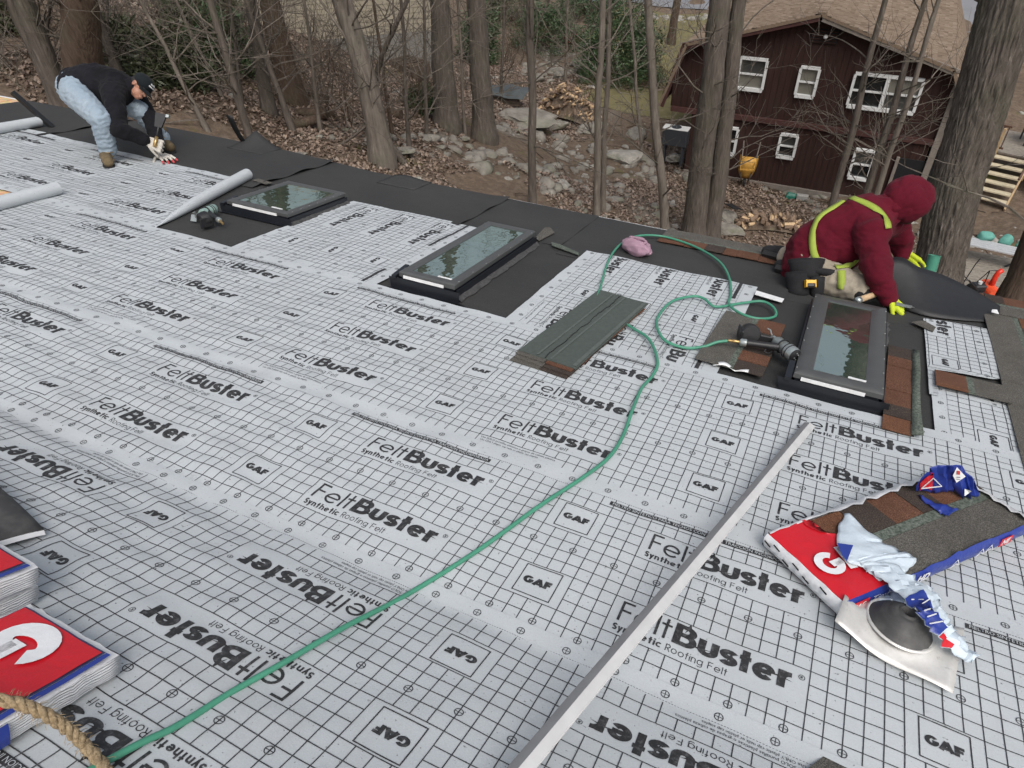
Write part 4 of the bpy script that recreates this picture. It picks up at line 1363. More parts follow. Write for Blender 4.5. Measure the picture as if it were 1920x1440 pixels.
# yellow wheelbarrow tipped up against the wall
p = ground_at(1392, 352); p.y = YH-.50; p.z = land(p.x, p.y)
wb = thing('wheelbarrow', 'yellow wheelbarrow tipped up against the dark red house wall', 'wheelbarrow', Matrix.Translation(p) @ Matrix.Rotation(.15, 4, 'Z'))
plain('barrow_yellow', (.50, .27, .05), .55, 0, .25, 6); plain('barrow_steel', (.16, .14, .12), .6, .3, .2)
plain('rubber', (.015, .015, .016), .75, 0, .2, 10)
mb = MB()
tray = []
for t_, (hw, dz) in zip(np.linspace(0, 1, 7), [(.20, .02), (.25, .15), (.29, .22), (.31, .24), (.32, .24), (.32, .22), (.30, .02)]):
    z = .36+t_*.80
    tray.append([(-hw, -.02, z), (-hw*.72, .12+dz*.6, z), (0, .14+dz*.8, z), (hw*.72, .12+dz*.6, z), (hw, -.02, z)])
tray = [[(x, -y-.05, z) for x, y, z in row] for row in tray]
mb.grid(tray); tr = mb.build('tray', MATS['barrow_yellow'], wb, True)
md = tr.modifiers.new('thickness', 'SOLIDIFY'); md.thickness = .02
for sx in (-1, 1):
    mb = MB(); mb.tube([(sx*.10, -.12, .12), (sx*.17, -.34, .5), (sx*.24, -.25, 1.0), (sx*.29, .12, 1.62)], .024, 8); mb.build('handle', MATS['barrow_steel'], wb, True)
    mb = MB(); mb.tube([(sx*.18, -.32, .62), (sx*.25, -.55, .80), (sx*.24, -.35, 1.05)], .016, 6); mb.build('leg', MATS['barrow_yellow'], wb, True)
mb = MB(); mb.box((0, -.50, .80), (.52, .03, .05)); mb.build('cross_brace', MATS['barrow_yellow'], wb)
mb = MB(); mb.lathe([(.10, -.035), (.17, -.045), (.19, 0), (.17, .045), (.10, .035), (.10, -.035)], 20, Matrix.Translation((0, -.12, .18)) @ Matrix.Rotation(math.pi/2, 4, 'Y')); wh = mb.build('wheel', MATS['rubber'], wb, True)
mb = MB(); mb.lathe([(.0, .03), (.10, .03), (.10, -.03), (0, -.03)], 16, Matrix.Translation((0, -.12, .18)) @ Matrix.Rotation(math.pi/2, 4, 'Y')); mb.build('rim', MATS['barrow_steel'], wh)
# green sack and block by the wall
plain('green_plastic', (.018, .14, .10), .4, 0, .35, 7); plain('concrete', (.33, .32, .30), .9)
me = rock_mesh(77, 3, .5, .45, 'green_sack'); me.materials.append(MATS['green_plastic']); me.polygons.foreach_set('use_smooth', [True]*len(me.polygons))
p = ground_at(1482, 372); o = link('green_sack', me); o.matrix_world = Matrix.Translation(p+Vector((0, 0, .1))) @ Matrix.Diagonal((.3, .18, .28, 1)); tag(o, 'crumpled green plastic sack on the ground by the red house wall', 'sack')
mb = MB(); mb.box((0, 0, 0), (.4, .2, .2), None, .01); o = mb.build('concrete_block', MATS['concrete']); o.matrix_world = Matrix.Translation(ground_at(1503, 375)+Vector((0, 0, .1))) @ Matrix.Rotation(.1, 4, 'Z'); tag(o, 'pale concrete block beside the green sack', 'block')
# black plastic grate
p = ground_at(1370, 408); g = thing('plastic_grate', 'small black plastic grate lying on a grey rock', 'grate', Matrix.Translation(p+Vector((0, 0, .42))) @ Matrix.Rotation(-.6, 4, 'Z') @ Matrix.Rotation(-.3, 4, 'X'))
for k in range(6):
    mb = MB(); mb.box((-.22+k*.088, 0, 0), (.03, .36, .03)); mb.build('bar', MATS['rubber'], g)
for y in (-.17, .17):
    mb = MB(); mb.box((0, y, .001), (.5, .03, .034)); mb.build('rail', MATS['rubber'], g)

# ---------------------------------------------------------------- beige house at the top left
plain('beige_siding', (.30, .265, .20), .8, 0, .12, 5); plain('beige_base', (.20, .19, .17), .9, 0, .2, 5)
pb = ground_at(640, 95)
bh = thing('beige_house', 'beige clapboard house partly hidden by bare trees at the top', 'house', Matrix.Translation(pb) @ Matrix.Rotation(R_(38), 4, 'Z'))
mb = MB(); mb.box((0, 4.1, -.75), (7.9, 8, 2.4)); mb.build('foundation', MATS['beige_base'], bh)
mb = MB(); mb.box((0, 4.2, 3.5), (7.8, 8, 7)); mb.build('wall', MATS['beige_siding'], bh)
for k in range(31):
    mb = MB(); mb.box((0, .14, .45+k*.2), (7.95, .05, .19), Matrix.Rotation(-.10, 3, 'X')); mb.build('clapboard', MATS['beige_siding'], bh)
    mb = MB(); mb.box((-3.96, 4.2, .45+k*.2), (.05, 8.0, .19), Matrix.Rotation(-.10, 3, 'Y')); mb.build('clapboard', MATS['beige_siding'], bh)
for cx in (-3.97, 3.97):
    mb = MB(); mb.box((cx, .12, 3.9), (.16, .16, 5.6)); mb.build('corner_board', MATS['grey_trim'], bh)
for cx in (-1.2, 2.0):
    mb = MB(); mb.box((cx, .09, 2.9), (1.1, .1, 1.7)); wf = mb.build('window', MATS['white_frame'], bh)
    mb = MB(); mb.box((cx, .05, 2.9), (.85, .06, 1.45)); mb.build('pane', MATS['dark_pane'], wf)
mb = MB()
mb.add([(-4.3, -.4, 7), (4.3, -.4, 7), (4.3, 8.6, 7), (-4.3, 8.6, 7), (-4.3, 4.1, 9.2), (4.3, 4.1, 9.2)], [(0, 1, 5, 4), (3, 4, 5, 2), (0, 4, 3), (1, 2, 5), (0, 3, 2, 1)]); mb.build('roof', MATS['tan_shingle'], bh)

# ---------------------------------------------------------------- yard things at the back
plain('pale_plastic', (.30, .52, .42), .4); plain('tarp', (.07, .08, .08), .55, 0, .3, 3); plain('crate_wood', (.10, .075, .055), .85, 0, .3, 8); plain('weathered', (.23, .205, .17), .9, 0, .3, 9, .2)
for px, lab, s in (((782, 72), 'pale green round lid lying on the far lawn', .34), ((684, 108), 'pale green disc lying left of the far lawn', .3)):
    mb = MB(); mb.lathe([(0, .05), (s*.7, .06), (s, .02), (s*.96, 0), (0, 0)], 20); o = mb.build('yard_disc', MATS['pale_plastic'], None, True); o.location = ground_at(*px)+Vector((0, 0, .06)); tag(o, lab, 'lid', 'pale lids on the far lawn')
p = ground_at(770, 138); bx_ = thing('raised_bed', 'dark open wooden box on the far lawn behind the thin stems', 'planter', Matrix.Translation(p) @ Matrix.Rotation(-.35, 4, 'Z'))
for c_, d_ in (((0, -.45, .25), (1.5, .05, .5)), ((0, .45, .25), (1.5, .05, .5)), ((-.75, 0, .25), (.05, .85, .5)), ((.75, 0, .25), (.05, .85, .5))):
    mb = MB(); mb.box(c_, d_); mb.build('side_board', MATS['crate_wood'], bx_)
mb = MB(); mb.box((0, 0, .15), (1.42, .82, .25)); mb.build('soil', MATS['woodland_ground'], bx_)
for k in range(5):
    mb = MB(); mb.box((-.6+k*.3, 0, .52), (.06, .9, .04)); mb.build('slat', MATS['crate_wood'], bx_)
# tarp-covered crate
p = ground_at(950, 190); tp = thing('covered_crate', 'dark grey tarp over a low slatted crate left of the firewood', 'crate', Matrix.Translation(p) @ Matrix.Rotation(.1, 4, 'Z'))
for k in range(4):
    mb = MB(); mb.box((0, -.62, .10+k*.12), (1.7, .04, .09)); mb.build('slat', MATS['crate_wood'], tp)
for k in range(3):
    mb = MB(); mb.box((-.8+k*.8, -.585, .26), (.07, .03, .5)); mb.build('post', MATS['crate_wood'], tp)
mb = MB(); mb.grid([[(x, y, .66-.22*(abs(y)/.9)**2-.1*abs(x)+.04*math.sin(x*5+y*4)) for y in np.linspace(-.8, .9, 9)] for x in np.linspace(-1.05, 1.05, 11)]); o = mb.build('tarp', MATS['tarp'], tp, True)
# stone wall along the road edge and heap behind the firewood
scatter_rocks(160, (-14, -4, ry+1.6, ry+2.4), .12, .35, 'rubble', 'line of pale stones along the edge of the road', 21, None, 'stone_pale')
q0, q1 = ground_at(1060, 160), ground_at(1085, 70)
scatter_rocks(110, (min(q0.x, q1.x)-1.2, max(q0.x, q1.x)+.8, min(q0.y, q1.y), max(q0.y, q1.y)), .15, .5, 'rubble', 'heap of mossy stones behind the big firewood mound', 22, None, 'stone_grey')

# ---------------------------------------------------------------- stairs and deck beside the red house
plain('stair_wood', (.42, .30, .17), .75, 0, .25, 7); plain('tread_wood', (.50, .44, .31), .8, 0, .2, 9); plain('rail_brown', (.09, .045, .028), .7, 0, .25, 8); plain('pale_table', (.70, .66, .58), .6)
p = ground_at(1852, 382)
stq = thing('stairs', 'open wooden stairs with pale treads beyond the huge right trunk', 'stairs', Matrix.Translation(p) @ Matrix.Rotation(-.25, 4, 'Z'))
for k in range(6):
    mb = MB(); mb.box((0, k*.26, .18+k*.2), (1.05, .27, .045)); mb.build('tread', MATS['tread_wood'], stq)
for sx in (-.56, .56):
    mb = MB(); a_ = math.atan2(.2, .26)
    mb.box((sx, .62, .50), (.05, 1.85, .26), Matrix.Rotation(a_, 3, 'X')); mb.build('stringer', MATS['stair_wood'], stq)
    mb = MB(); mb.box((sx, 1.35, 1.35), (.09, .09, 1.6)); mb.build('newel_post', MATS['stair_wood'], stq)
mb = MB(); mb.tube([(.56, .0, 1.05), (.56, 1.35, 2.1)], .04, 6); mb.build('handrail', MATS['rail_brown'], stq)
dk = thing('house_deck', 'raised brown deck with a barred railing behind the stairs', 'deck', Matrix.Translation(p+Vector((.3, 1.6, 0))) @ Matrix.Rotation(-.25, 4, 'Z'))
for k in range(16):
    mb = MB(); mb.box((1.1, .1+k*.15, 1.22), (4.4, .14, .04)); mb.build('plank', MATS['weathered'], dk)
for cx in (-1.0, 1.2, 3.2):
    mb = MB(); mb.box((cx, .05, .2), (.12, .12, 2.0)); mb.build('post', MATS['crate_wood'], dk)
for z in (1.38, 2.15):
    for xa, xb in ((-1.0, -.3), (.8, 3.3)):
        mb = MB(); mb.box(((xa+xb)/2, 0, z), (xb-xa, .06, .06)); mb.build('rail', MATS['rail_brown'], dk)
for xa, xb in ((-1.0, -.3), (.8, 3.3)):
    x = xa+.06
    while x < xb:
        mb = MB(); mb.box((x, 0, 1.76), (.035, .035, .72)); mb.build('baluster', MATS['rail_brown'], dk); x += .14
mb = MB(); mb.box((1.1, -.02, 1.1), (4.4, .05, .22)); mb.build('rim_board', MATS['crate_wood'], dk)
tb = thing('patio_table', 'pale square table standing on the raised brown deck', 'table', Matrix.Translation(p+Vector((1.2, 3.0, 1.24))) @ Matrix.Rotation(.1, 4, 'Z'))
mb = MB(); mb.box((0, 0, .72), (1.2, .9, .06), None, .01); mb.build('table_top', MATS['pale_table'], tb)
for sx in (-.5, .5):
    for sy in (-.36, .36):
        mb = MB(); mb.box((sx, sy, .34), (.05, .05, .69)); mb.build('leg', MATS['dark_case'], tb)

# ---------------------------------------------------------------- low timber deck with bench and snow blower
c0 = [at_y(x, y, 0) for x, y in ((0, 0),)]
dz = land(4.6, 19.0)+.55
def dk_at(x, y):
    d = cray(x, y); t = (dz-CAM[2])/d[2]; return Vector(CAM+d*t)
q = [dk_at(1800, 600), dk_at(1800, 478), dk_at(1960, 500), dk_at(1960, 620)]
pd = dk_at(1790, 560)
td = thing('timber_deck', 'low deck of weathered grey planks below the right end of the eave', 'deck', Matrix.Translation((pd.x, pd.y, dz)))
y_near, y_far = dk_at(1850, 640).y, dk_at(1850, 476).y
x0, x1 = dk_at(1792, 520).x, dk_at(1960, 520).x+1.0
k = 0; y = y_near
while y < y_far:
    mb = MB(); mb.box(((x0+x1)/2-pd.x+rng.uniform(-.03, .03), y-pd.y, -.02+rng.uniform(-.004, .004)), (x1-x0, .135, .04)); mb.build('plank', MATS['weathered'], td); y += .145
for cx in np.linspace(x0+.2, x1-.2, 4):
    mb = MB(); mb.box((cx-pd.x, (y_near+y_far)/2-pd.y, -.18), (.1, y_far-y_near, .26)); mb.build('joist', MATS['crate_wood'], td)
plain('bench_grey', (.40, .41, .42), .6); plain('teal_cushion', (.10, .30, .25), .7, 0, .25, 12)
pbn = dk_at(1848, 492)
bn = thing('deck_bench', 'long grey bench with a trestle frame at the back of the timber deck', 'bench', Matrix.Translation(pbn) @ Matrix.Rotation(-.12, 4, 'Z'))
for k in range(4):
    mb = MB(); mb.box((0, -.22+k*.13, .55), (2.0, .115, .04)); mb.build('slat', MATS['bench_grey'], bn)
for sx in (-.75, .75):
    for sg in (-1, 1):
        mb = MB(); mb.tube([(sx-.25*sg, 0, 0), (sx+.25*sg, 0, .53)], .03, 6); mb.build('leg', MATS['dark_case'], bn)
for i, sx in enumerate((-.8, -.25, .3, .78)):
    me = rock_mesh(90+i, 3, .25, .8, 'cushion'); me.materials.append(MATS['teal_cushion']); me.polygons.foreach_set('use_smooth', [True]*len(me.polygons))
    o = link('cushion', me); o.matrix_world = Matrix.Translation(pbn+Vector((sx, .36, .62))) @ Matrix.Diagonal((.25, .17, .24, 1))
    tag(o, ('leftmost teal cushion behind the grey deck bench', 'second teal cushion from the left behind the grey deck bench', 'third teal cushion from the left behind the grey deck bench', 'rightmost teal cushion behind the grey deck bench')[i], 'cushion', 'teal cushions on the deck')
plain('signal_red', (.62, .035, .015), .35, 0, .12, 6); plain('orange_red', (.75, .09, .03), .4, 0, .12, 6); plain('engine_black', (.02, .02, .022), .5)
ps = dk_at(1848, 556)
sb = thing('snow_blower', 'red and orange snow blower standing on the timber deck', 'snow blower', Matrix.Translation(ps) @ Matrix.Rotation(.5, 4, 'Z') @ Matrix.Scale(.78, 4))
mb = MB(); pr = [(math.cos(R_(a_))*.25, .27+math.sin(R_(a_))*.25) for a_ in range(-60, 210, 18)]
pr2 = pr+[(x*.88, .27+(z-.27)*.88) for x, z in pr[::-1]]
mb.prism(pr2, -.36, .36, Matrix.Rotation(math.pi/2, 4, 'X') @ Matrix.Rotation(0, 4, 'Z')); mb.build('auger_housing', MATS['orange_red'], sb)
for sy in (-.36, .36):
    mb = MB(); mb.lathe([(0, 0), (.25, 0), (.25, .012), (0, .012)], 20, Matrix.Translation((0, sy, .27)) @ Matrix.Rotation(math.pi/2, 4, 'X')); mb.build('side_plate', MATS['orange_red'], sb)
mb = MB(); mb.tube([(0, 0, .45), (0, 0, .8), (.03, 0, 1.0), (.14, 0, 1.1)], [.10, .09, .085, .09], 12); mb.build('chute', MATS['signal_red'], sb, True)
mb = MB(); mb.box((-.45, 0, .42), (.42, .36, .3), None, .04); mb.build('engine', MATS['engine_black'], sb)
mb = MB(); mb.lathe([(0, 0), (.07, 0), (.07, .1), (0, .1)], 12, Matrix.Translation((-.45, 0, .56))); mb.build('fuel_cap', MATS['pale_case'], sb)
for sy in (-.3, .3):
    mb = MB(); mb.lathe([(.08, -.06), (.18, -.07), (.2, 0), (.18, .07), (.08, .06)], 16, Matrix.Translation((-.45, sy, .2)) @ Matrix.Rotation(math.pi/2, 4, 'X')); mb.build('wheel', MATS['rubber'], sb, True)
    mb = MB(); mb.tube([(-.6, sy*.8, .45), (-1.15, sy, .95), (-1.3, sy, .95)], .018, 6); mb.build('handle', MATS['engine_black'], sb)
# thin black metal stand on the deck
pst = dk_at(1800, 540)
sd_ = thing('metal_stand', 'thin black bent-tube stand at the left edge of the timber deck', 'stand', Matrix.Translation(pst))
for pts_ in (((0, 0, 0), (.1, 0, .8), (.15, .0, 1.0)), ((0, 0, 0), (.25, -.15, .25), (.45, -.2, .8), (.75, -.1, .82)), ((.45, -.2, .8), (.5, -.1, 0))):
    mb = MB(); mb.tube(pts_, .014, 6); mb.build('tube', MATS['engine_black'], sd_)
# green pipe standing at the huge trunk
pg0, pg1 = at_depth(1728, 560, 9.9), at_depth(1752, 480, 9.7)
plain('pipe_green', (.07, .27, .19), .5, 0, .12, 5)
gp = thing('green_pipe', 'open green plastic pipe standing up against the huge trunk', 'pipe', Matrix.Translation(pg0))
d = pg1-pg0; qz = d.to_track_quat('Z', 'Y').to_matrix().to_4x4()
mb = MB(); L_ = d.length; mb.lathe([(.075, -1.5), (.08, L_), (.085, L_+.01), (.07, L_+.01), (.068, L_-.5)], 24, qz); mb.build('tube', MATS['pipe_green'], gp, 40)
mb = MB(); mb.lathe([(.066, L_-.35), (0, L_-.35)], 20, qz); mb.build('bore', MATS['black_void'], gp)
# ================================================================ skylights
plain('skylight_frame', (.085, .088, .088), .42, .25, .12, 12, 0, .5)
plain('flashing_black', (.010, .012, .016), .35, 0, .2, 6)
plain('mastic', (.05, .05, .05), .8, 0, .5, 40, .5)
plain('label_white', (.72, .73, .73), .5)
plain('label_red', (.45, .05, .05), .5)
plain('gun_rivet', (.30, .31, .31), .5, .4)
def sky_glass():
    t = NT('skylight_glass'); v = t.coord()
    f = t.noise(v, 5, 3, .5)
    t.color(t.ramp(t.noise(v, 2.5, 3), [(.35, (.022, .042, .033)), (.7, (.045, .070, .055))])).set(.03, 0, 1.0)
    t.b.inputs['IOR'].default_value = 2.9; t.b.inputs['Specular Tint'].default_value = (.90, 1.0, .94, 1)
    t.bump(f, .22, .014)
    return t.m
sky_glass()
def skylight(u0, u1, v0, v1, hgt, label, fw=.062):
    uc, vc = (u0+u1)/2, (v0+v1)/2
    W_, L_, H_ = (u1-u0)*CELL, (v1-v0)*CELL, hgt*CELL
    s = thing('skylight', label, 'skylight', RM(uc, vc, .05), 'roof skylights')
    mb = MB(); t = .03
    for c_, d_ in (((0, -L_/2+t/2+.005, H_*.42), (W_-.02, t, H_*.84)), ((0, L_/2-t/2-.005, H_*.42), (W_-.02, t, H_*.84)), ((-W_/2+t/2+.005, 0, H_*.42), (t, L_-.08, H_*.84)), ((W_/2-t/2-.005, 0, H_*.42), (t, L_-.08, H_*.84))):
        mb.box(c_, d_)
    mb.build('curb', MATS['flashing_black'], s)
    # mitred, rounded frame members
    def member(a, b, ia, ib, name='frame_rail'):
        mb = MB(); P = []
        for (ox, oy), (ix, iy) in ((a, ia), (b, ib)):
            row = []
            for t_, z in ((0, H_*.70), (0, H_*.93), (.12, H_*1.0), (.75, H_*1.02), (1.0, H_*.95), (1.0, H_*.88)):
                row.append((ox+(ix-ox)*t_, oy+(iy-oy)*t_, z))
            P.append(row)
        mb.grid(P); return mb.build(name, MATS['skylight_frame'], s, 35)
    o = [(-W_/2, -L_/2), (W_/2, -L_/2), (W_/2, L_/2), (-W_/2, L_/2)]
    q = [(-W_/2+fw, -L_/2+fw), (W_/2-fw, -L_/2+fw), (W_/2-fw, L_/2-fw), (-W_/2+fw, L_/2-fw)]
    for k in range(4): member(o[k], o[(k+1) % 4], q[k], q[(k+1) % 4])
    mb = MB(); mb.box((0, 0, H_*.885), (W_-2*fw+.02, L_-2*fw+.02, .008)); g = mb.build('glass_pane', MATS['skylight_glass'], s)
    mb = MB(); mb.box((W_*.22, -L_/2+fw+.012, H_*.885+.0065), (.10, .016, .003)); mb.build('maker_label', MATS['label_white'], g)
    # dark sill flashing with flared ends, white label strip on the near face
    mb = MB(); wl = W_/2+.02
    P = [[(-wl-.05, -L_/2-.012, H_*.62), (-wl-.03, -L_/2-.018, H_*.05), (-wl-.08, -L_/2-.055, .012)], [(0, -L_/2-.012, H_*.62), (0, -L_/2-.018, H_*.05), (0, -L_/2-.050, .010)], [(wl+.02, -L_/2-.012, H_*.62), (wl+.02, -L_/2-.018, H_*.05), (wl+.09, -L_/2-.045, .012)]]
    mb.grid(P); mb.build('sill_flashing', MATS['flashing_black'], s)
    mb = MB(); mb.box((-.02, -L_/2-.006, H_*.74), (W_*.72, .006, .018)); mb.build('label_strip', MATS['label_white'], s)
    for sx in (-1, 1):
        mb = MB(); mb.box((sx*(W_/2+.008), 0, H_*.33), (.010, L_*.985, H_*.6)); mb.build('side_flashing', MATS['flashing_black'], s)
    mb = MB(); P = []
    r = random.Random(int(u0*10))
    for k in range(26):
        y = -L_/2+L_*k/25; P.append([(W_/2+.014, y, .026+r.uniform(0, .006)), (W_/2+.035+r.uniform(0, .02), y, .008)])
    mb.grid(P); mb.build('mastic_bead', MATS['mastic'], s)
    mb = MB()
    for k in range(7):
        for sx in (-1, 1):
            mb2 = MB(); y = -L_/2+.06+k*(L_-.12)/6
            mb2.lathe([(0, .003), (.0028, .002), (.004, 0)], 8, Matrix.Translation((sx*(W_/2-.006), y, H_*.985))); mb2.build('rivet', MATS['gun_rivet'], s)
    mb = MB(); mb.box((-W_/2-.022, -L_/2+.05, H_*.78), (.03, .16, .022), Matrix.Rotation(.12, 3, 'X')); mb.build('side_clip', MATS['flashing_black'], s)
    return s
skylight(-84.2, -72.2, 76.6, 90.4, 1.9, 'nearly square skylight beside the air nailer on the left')
skylight(-45.9, -38.0, 66.6, 90.2, 2.2, 'long narrow skylight in the middle of the roof')
skylight(.9, 9.1, 66.4, 89.2, 2.1, 'long narrow skylight in front of the kneeling worker', .085)

# ================================================================ rolled felt ends
def roll(pts, rad, label):
    P = [S(*p) for p in pts]
    root = thing('felt_roll', label, 'roll', Matrix.Translation(P[0]), 'rolled ends of the felt courses')
    mb = MB(); mb.tube([p-P[0] for p in P], [r*CELL for r in rad], 20, cap=False); o = mb.build('roll_skin', MATS['felt'], root, True)
    # spiral end
    d = (P[-1]-P[-2]).normalized(); sp = []
    b1 = d.orthogonal().normalized(); b2 = d.cross(b1); e = P[-1]-P[0]; R0 = rad[-1]*CELL
    for k in range(46):
        a_ = k*.42; rr = R0*(1-k/60); sp.append((e+(b1*math.cos(a_)+b2*math.sin(a_))*rr-d*.004, e+(b1*math.cos(a_)+b2*math.sin(a_))*rr-d*.06))
    mb = MB(); mb.grid([[a_, b_] for a_, b_ in sp]); mb.build('spiral_end', MATS['felt'], root, True)
roll([(-86.6, 65.6, .35), (-87.6, 69.0, .55), (-89.5, 75, .85), (-91.6, 82, 1.0), (-94.6, 91.6, 1.05)], [.05, .45, .85, .95, 1.0], 'long slanting roll at the right end of the far left felt course')
roll([(-109.9, 57.0, 1.3), (-110.2, 62.0, 1.3), (-110.6, 67.6, 1.3)], [1.05, 1.0, 1.0], 'felt roll by the bare plywood, nearer of the two at the left edge')
roll([(-156.0, 82.0, 1.3), (-156.4, 89.0, 1.3), (-157.0, 96.2, 1.3)], [1.05, 1.0, 1.0], 'felt roll behind the bending worker, farther of the two at the left edge')
# marks pencilled on the bare plywood
# ================================================================ shingles
def gran(name, a, b, sc=260):
    t = NT(name); v = t.coord(); f = t.noise(v, sc, 2, .7); g = t.noise(v, 7, 4)
    c = t.ramp(f, [(.3, tuple(x*.35 for x in a)), (.5, a), (.72, b)])
    t.color(t.mix(t.ramp(g, [(.4, (0, 0, 0)), (.7, (.45, .45, .45))]), c, tuple(x*.6 for x in a))).set(.92, 0, .15); t.bump(f, .7, .003)
gran('shingle_grey', (.095, .090, .080), (.22, .21, .19)); gran('shingle_brown', (.115, .055, .035), (.24, .13, .085)); gran('shingle_dark', (.050, .040, .034), (.13, .10, .085)); gran('shingle_orange', (.135, .062, .036), (.25, .13, .08))
gran('shingle_band', (.105, .125, .105), (.19, .21, .18), 90); plain('shingle_back', (.060, .075, .066), .8, 0, .16, 35, .15); plain('stripe_back', (.085, .102, .092), .8, 0, .2, 45)
plain('tar', (.012, .012, .012), .5)
def shingle_parts(root, L, W, seed, M=Matrix.Identity(4), tabs=True, th=.006):
    """laminated shingle lying in local x (length) by y (width); colour tabs on the low-y half"""
    r = random.Random(seed)
    mb = MB(); mb.box((0, W*.26, 0), (L, W*.48, th)).xf(M); mb.build('headlap', MATS['shingle_grey'], root)
    mb = MB(); mb.box((0, -W*.025, .0004), (L, W*.09, th)).xf(M); mb.build('seal_band', MATS['shingle_band'], root)
    x = -L/2; k = 0
    while x < L/2-.01:
        w = min(L/2-x, r.uniform(.09, .17)); mt = r.choice(['shingle_brown', 'shingle_dark', 'shingle_orange', 'shingle_brown', 'shingle_dark'])
        up = .003*(k % 2)
        mb = MB(); mb.box((x+w/2, -W*.285, up+.0004), (w-.002, W*.43, th)).xf(M); mb.build('tab', MATS[mt], root)
        x += w; k += 1
def shingle(u, v, w, ang, L, W, label, seed, flip=False, tilt=None):
    M = RM(u, v, w, ang)
    if tilt is not None: M = M @ tilt
    s = thing('shingle', label, 'shingle', M, 'loose shingles')
    shingle_parts(s, L*CELL, W*CELL, seed, Matrix.Rotation(math.pi, 4, 'Z') if flip else Matrix.Identity(4))
    return s
# starter row at the eave
shingle(-13.1, 105.3, .35, .0, 19.4, 6.7, 'shingle at the eave where the hose makes its big curve', 1)
shingle(6.0, 104.0, .38, .0, 19.6, 6.7, 'shingle at the eave under the kneeling worker', 2, True)
shingle(25.6, 103.4, .38, .0, 19.6, 6.7, 'shingle at the eave in the right corner of the roof', 3, True)
# right-hand rake column
shingle(24.1, 89.4, .52, math.pi/2, 19.7, 6.7, 'upper shingle of the column at the right edge, turned lengthwise', 4)
shingle(24.1, 71.4, .46, math.pi/2, 19.0, 6.7, 'lower shingle of the column at the right edge, turned lengthwise', 5)
shingle(17.7, 75.9, .75, math.pi/2, 3.7, 6.8, 'short cut shingle lying across the torn felt piece', 6, True)
shingle(-5.1, 73.6, .70, math.pi/2-.04, 14.2, 7.0, 'cut shingle under the air nailer next to the right skylight', 7)
# shingle strip beside the right skylight
s = thing('shingle', 'brown shingle strip standing along the right side of the right skylight', 'shingle', RM(11.4, 72.2, .62, math.pi/2-.02), 'loose shingles')
r = random.Random(9); x = -9.6*CELL; k = 0
while x < 9.6*CELL-.01:
    w = min(9.6*CELL-x, r.uniform(.10, .17)); mb = MB(); mb.box((x+w/2, .03, .003*(k % 2)), (w-.002, 2.4*CELL, .006)); mb.build('tab', MATS[r.choice(['shingle_brown', 'shingle_dark', 'shingle_orange', 'shingle_brown'])], s); x += w; k += 1
mb = MB(); P = [[(t*9.6*CELL, -.033, .004), (t*9.6*CELL, -.033-.035-.012*max(0, -t), .012+.01*math.sin(t*4))] for t in np.linspace(-1, 1, 14)]
mb.grid(P); o = mb.build('seal_band', MATS['shingle_band'], s, True); md = o.modifiers.new('thickness', 'SOLIDIFY'); md.thickness = .005
# scraps
def scrap(pts, mat, label, w=.35, cat='scrap', name='membrane_scrap'):
    P = [S(u, v, w+dw) for u, v, dw in pts]; mb = MB(); n = len(P); up = (S(0, 80, 1)-S(0, 80, 0)).normalized()*.004; c = P[0].copy()
    mb.add([p-c for p in P]+[p+up-c for p in P], [tuple(range(n-1, -1, -1)), tuple(range(n, 2*n))]+[(i, (i+1) % n, (i+1) % n+n, i+n) for i in range(n)])
    o = mb.build(name, MATS[mat]); o.location = c; return tag(o, label, cat)
scrap([(-38.9, 92.2, 0), (-37.9, 91.4, 0), (-37.4, 96.2, 0), (-38.6, 97.2, .3), (-39.4, 96.9, .2)], 'shingle_grey', 'grey granulated scrap at the far end of the middle skylight')
scrap([(-92.6, 90.6, .2), (-89.0, 90.0, .2), (-88.6, 91.4, .2), (-92.4, 91.9, .2)], 'shingle_grey', 'grey granulated scrap at the end of the slanting felt roll')
scrap([(-36.0, 91.6, .1), (-35.4, 90.4, .1), (-30.6, 88.9, .1), (-30.9, 89.8, .1), (-34.6, 91.5, .1)], 'shingle_band', 'pale curved scrap by the upper corner of the sideways felt piece')
scrap([(-6.1, 88.3, .1), (-2.6, 87.6, .1), (-2.5, 88.9, .1), (-6.1, 89.7, .1)], 'label_white', 'white torn strip left of the kneeling worker', .45)
scrap([(12.3, 90.6, .1), (13.7, 92.0, .1), (15.0, 90.6, .1), (14.6, 88.9, .1)], 'shingle_grey', 'small grey scrap at the corner of the torn felt piece')
# curl of white backing film
mb = MB(); P = []
for k in range(12):
    t = k/11; c_ = S(-6.9+3.6*t, 66.6+.2*math.sin(t*6), .5+.35*abs(math.sin(t*5))); d_ = S(0, .42+.18*math.sin(t*7), .1*math.cos(t*9))-S(0, 0, 0); P.append([c_-Vector(rw(0, .010+.006*math.sin(t*7), 0)), c_+Vector(rw(0, .010+.006*math.sin(t*7), .004))])
mb.grid(P); o = mb.build('film_curl', MATS['label_white'], None, True); md = o.modifiers.new('thickness', 'SOLIDIFY'); md.thickness = .0015
tag(o, 'thin white curl of backing film below the cut shingle', 'film strip')

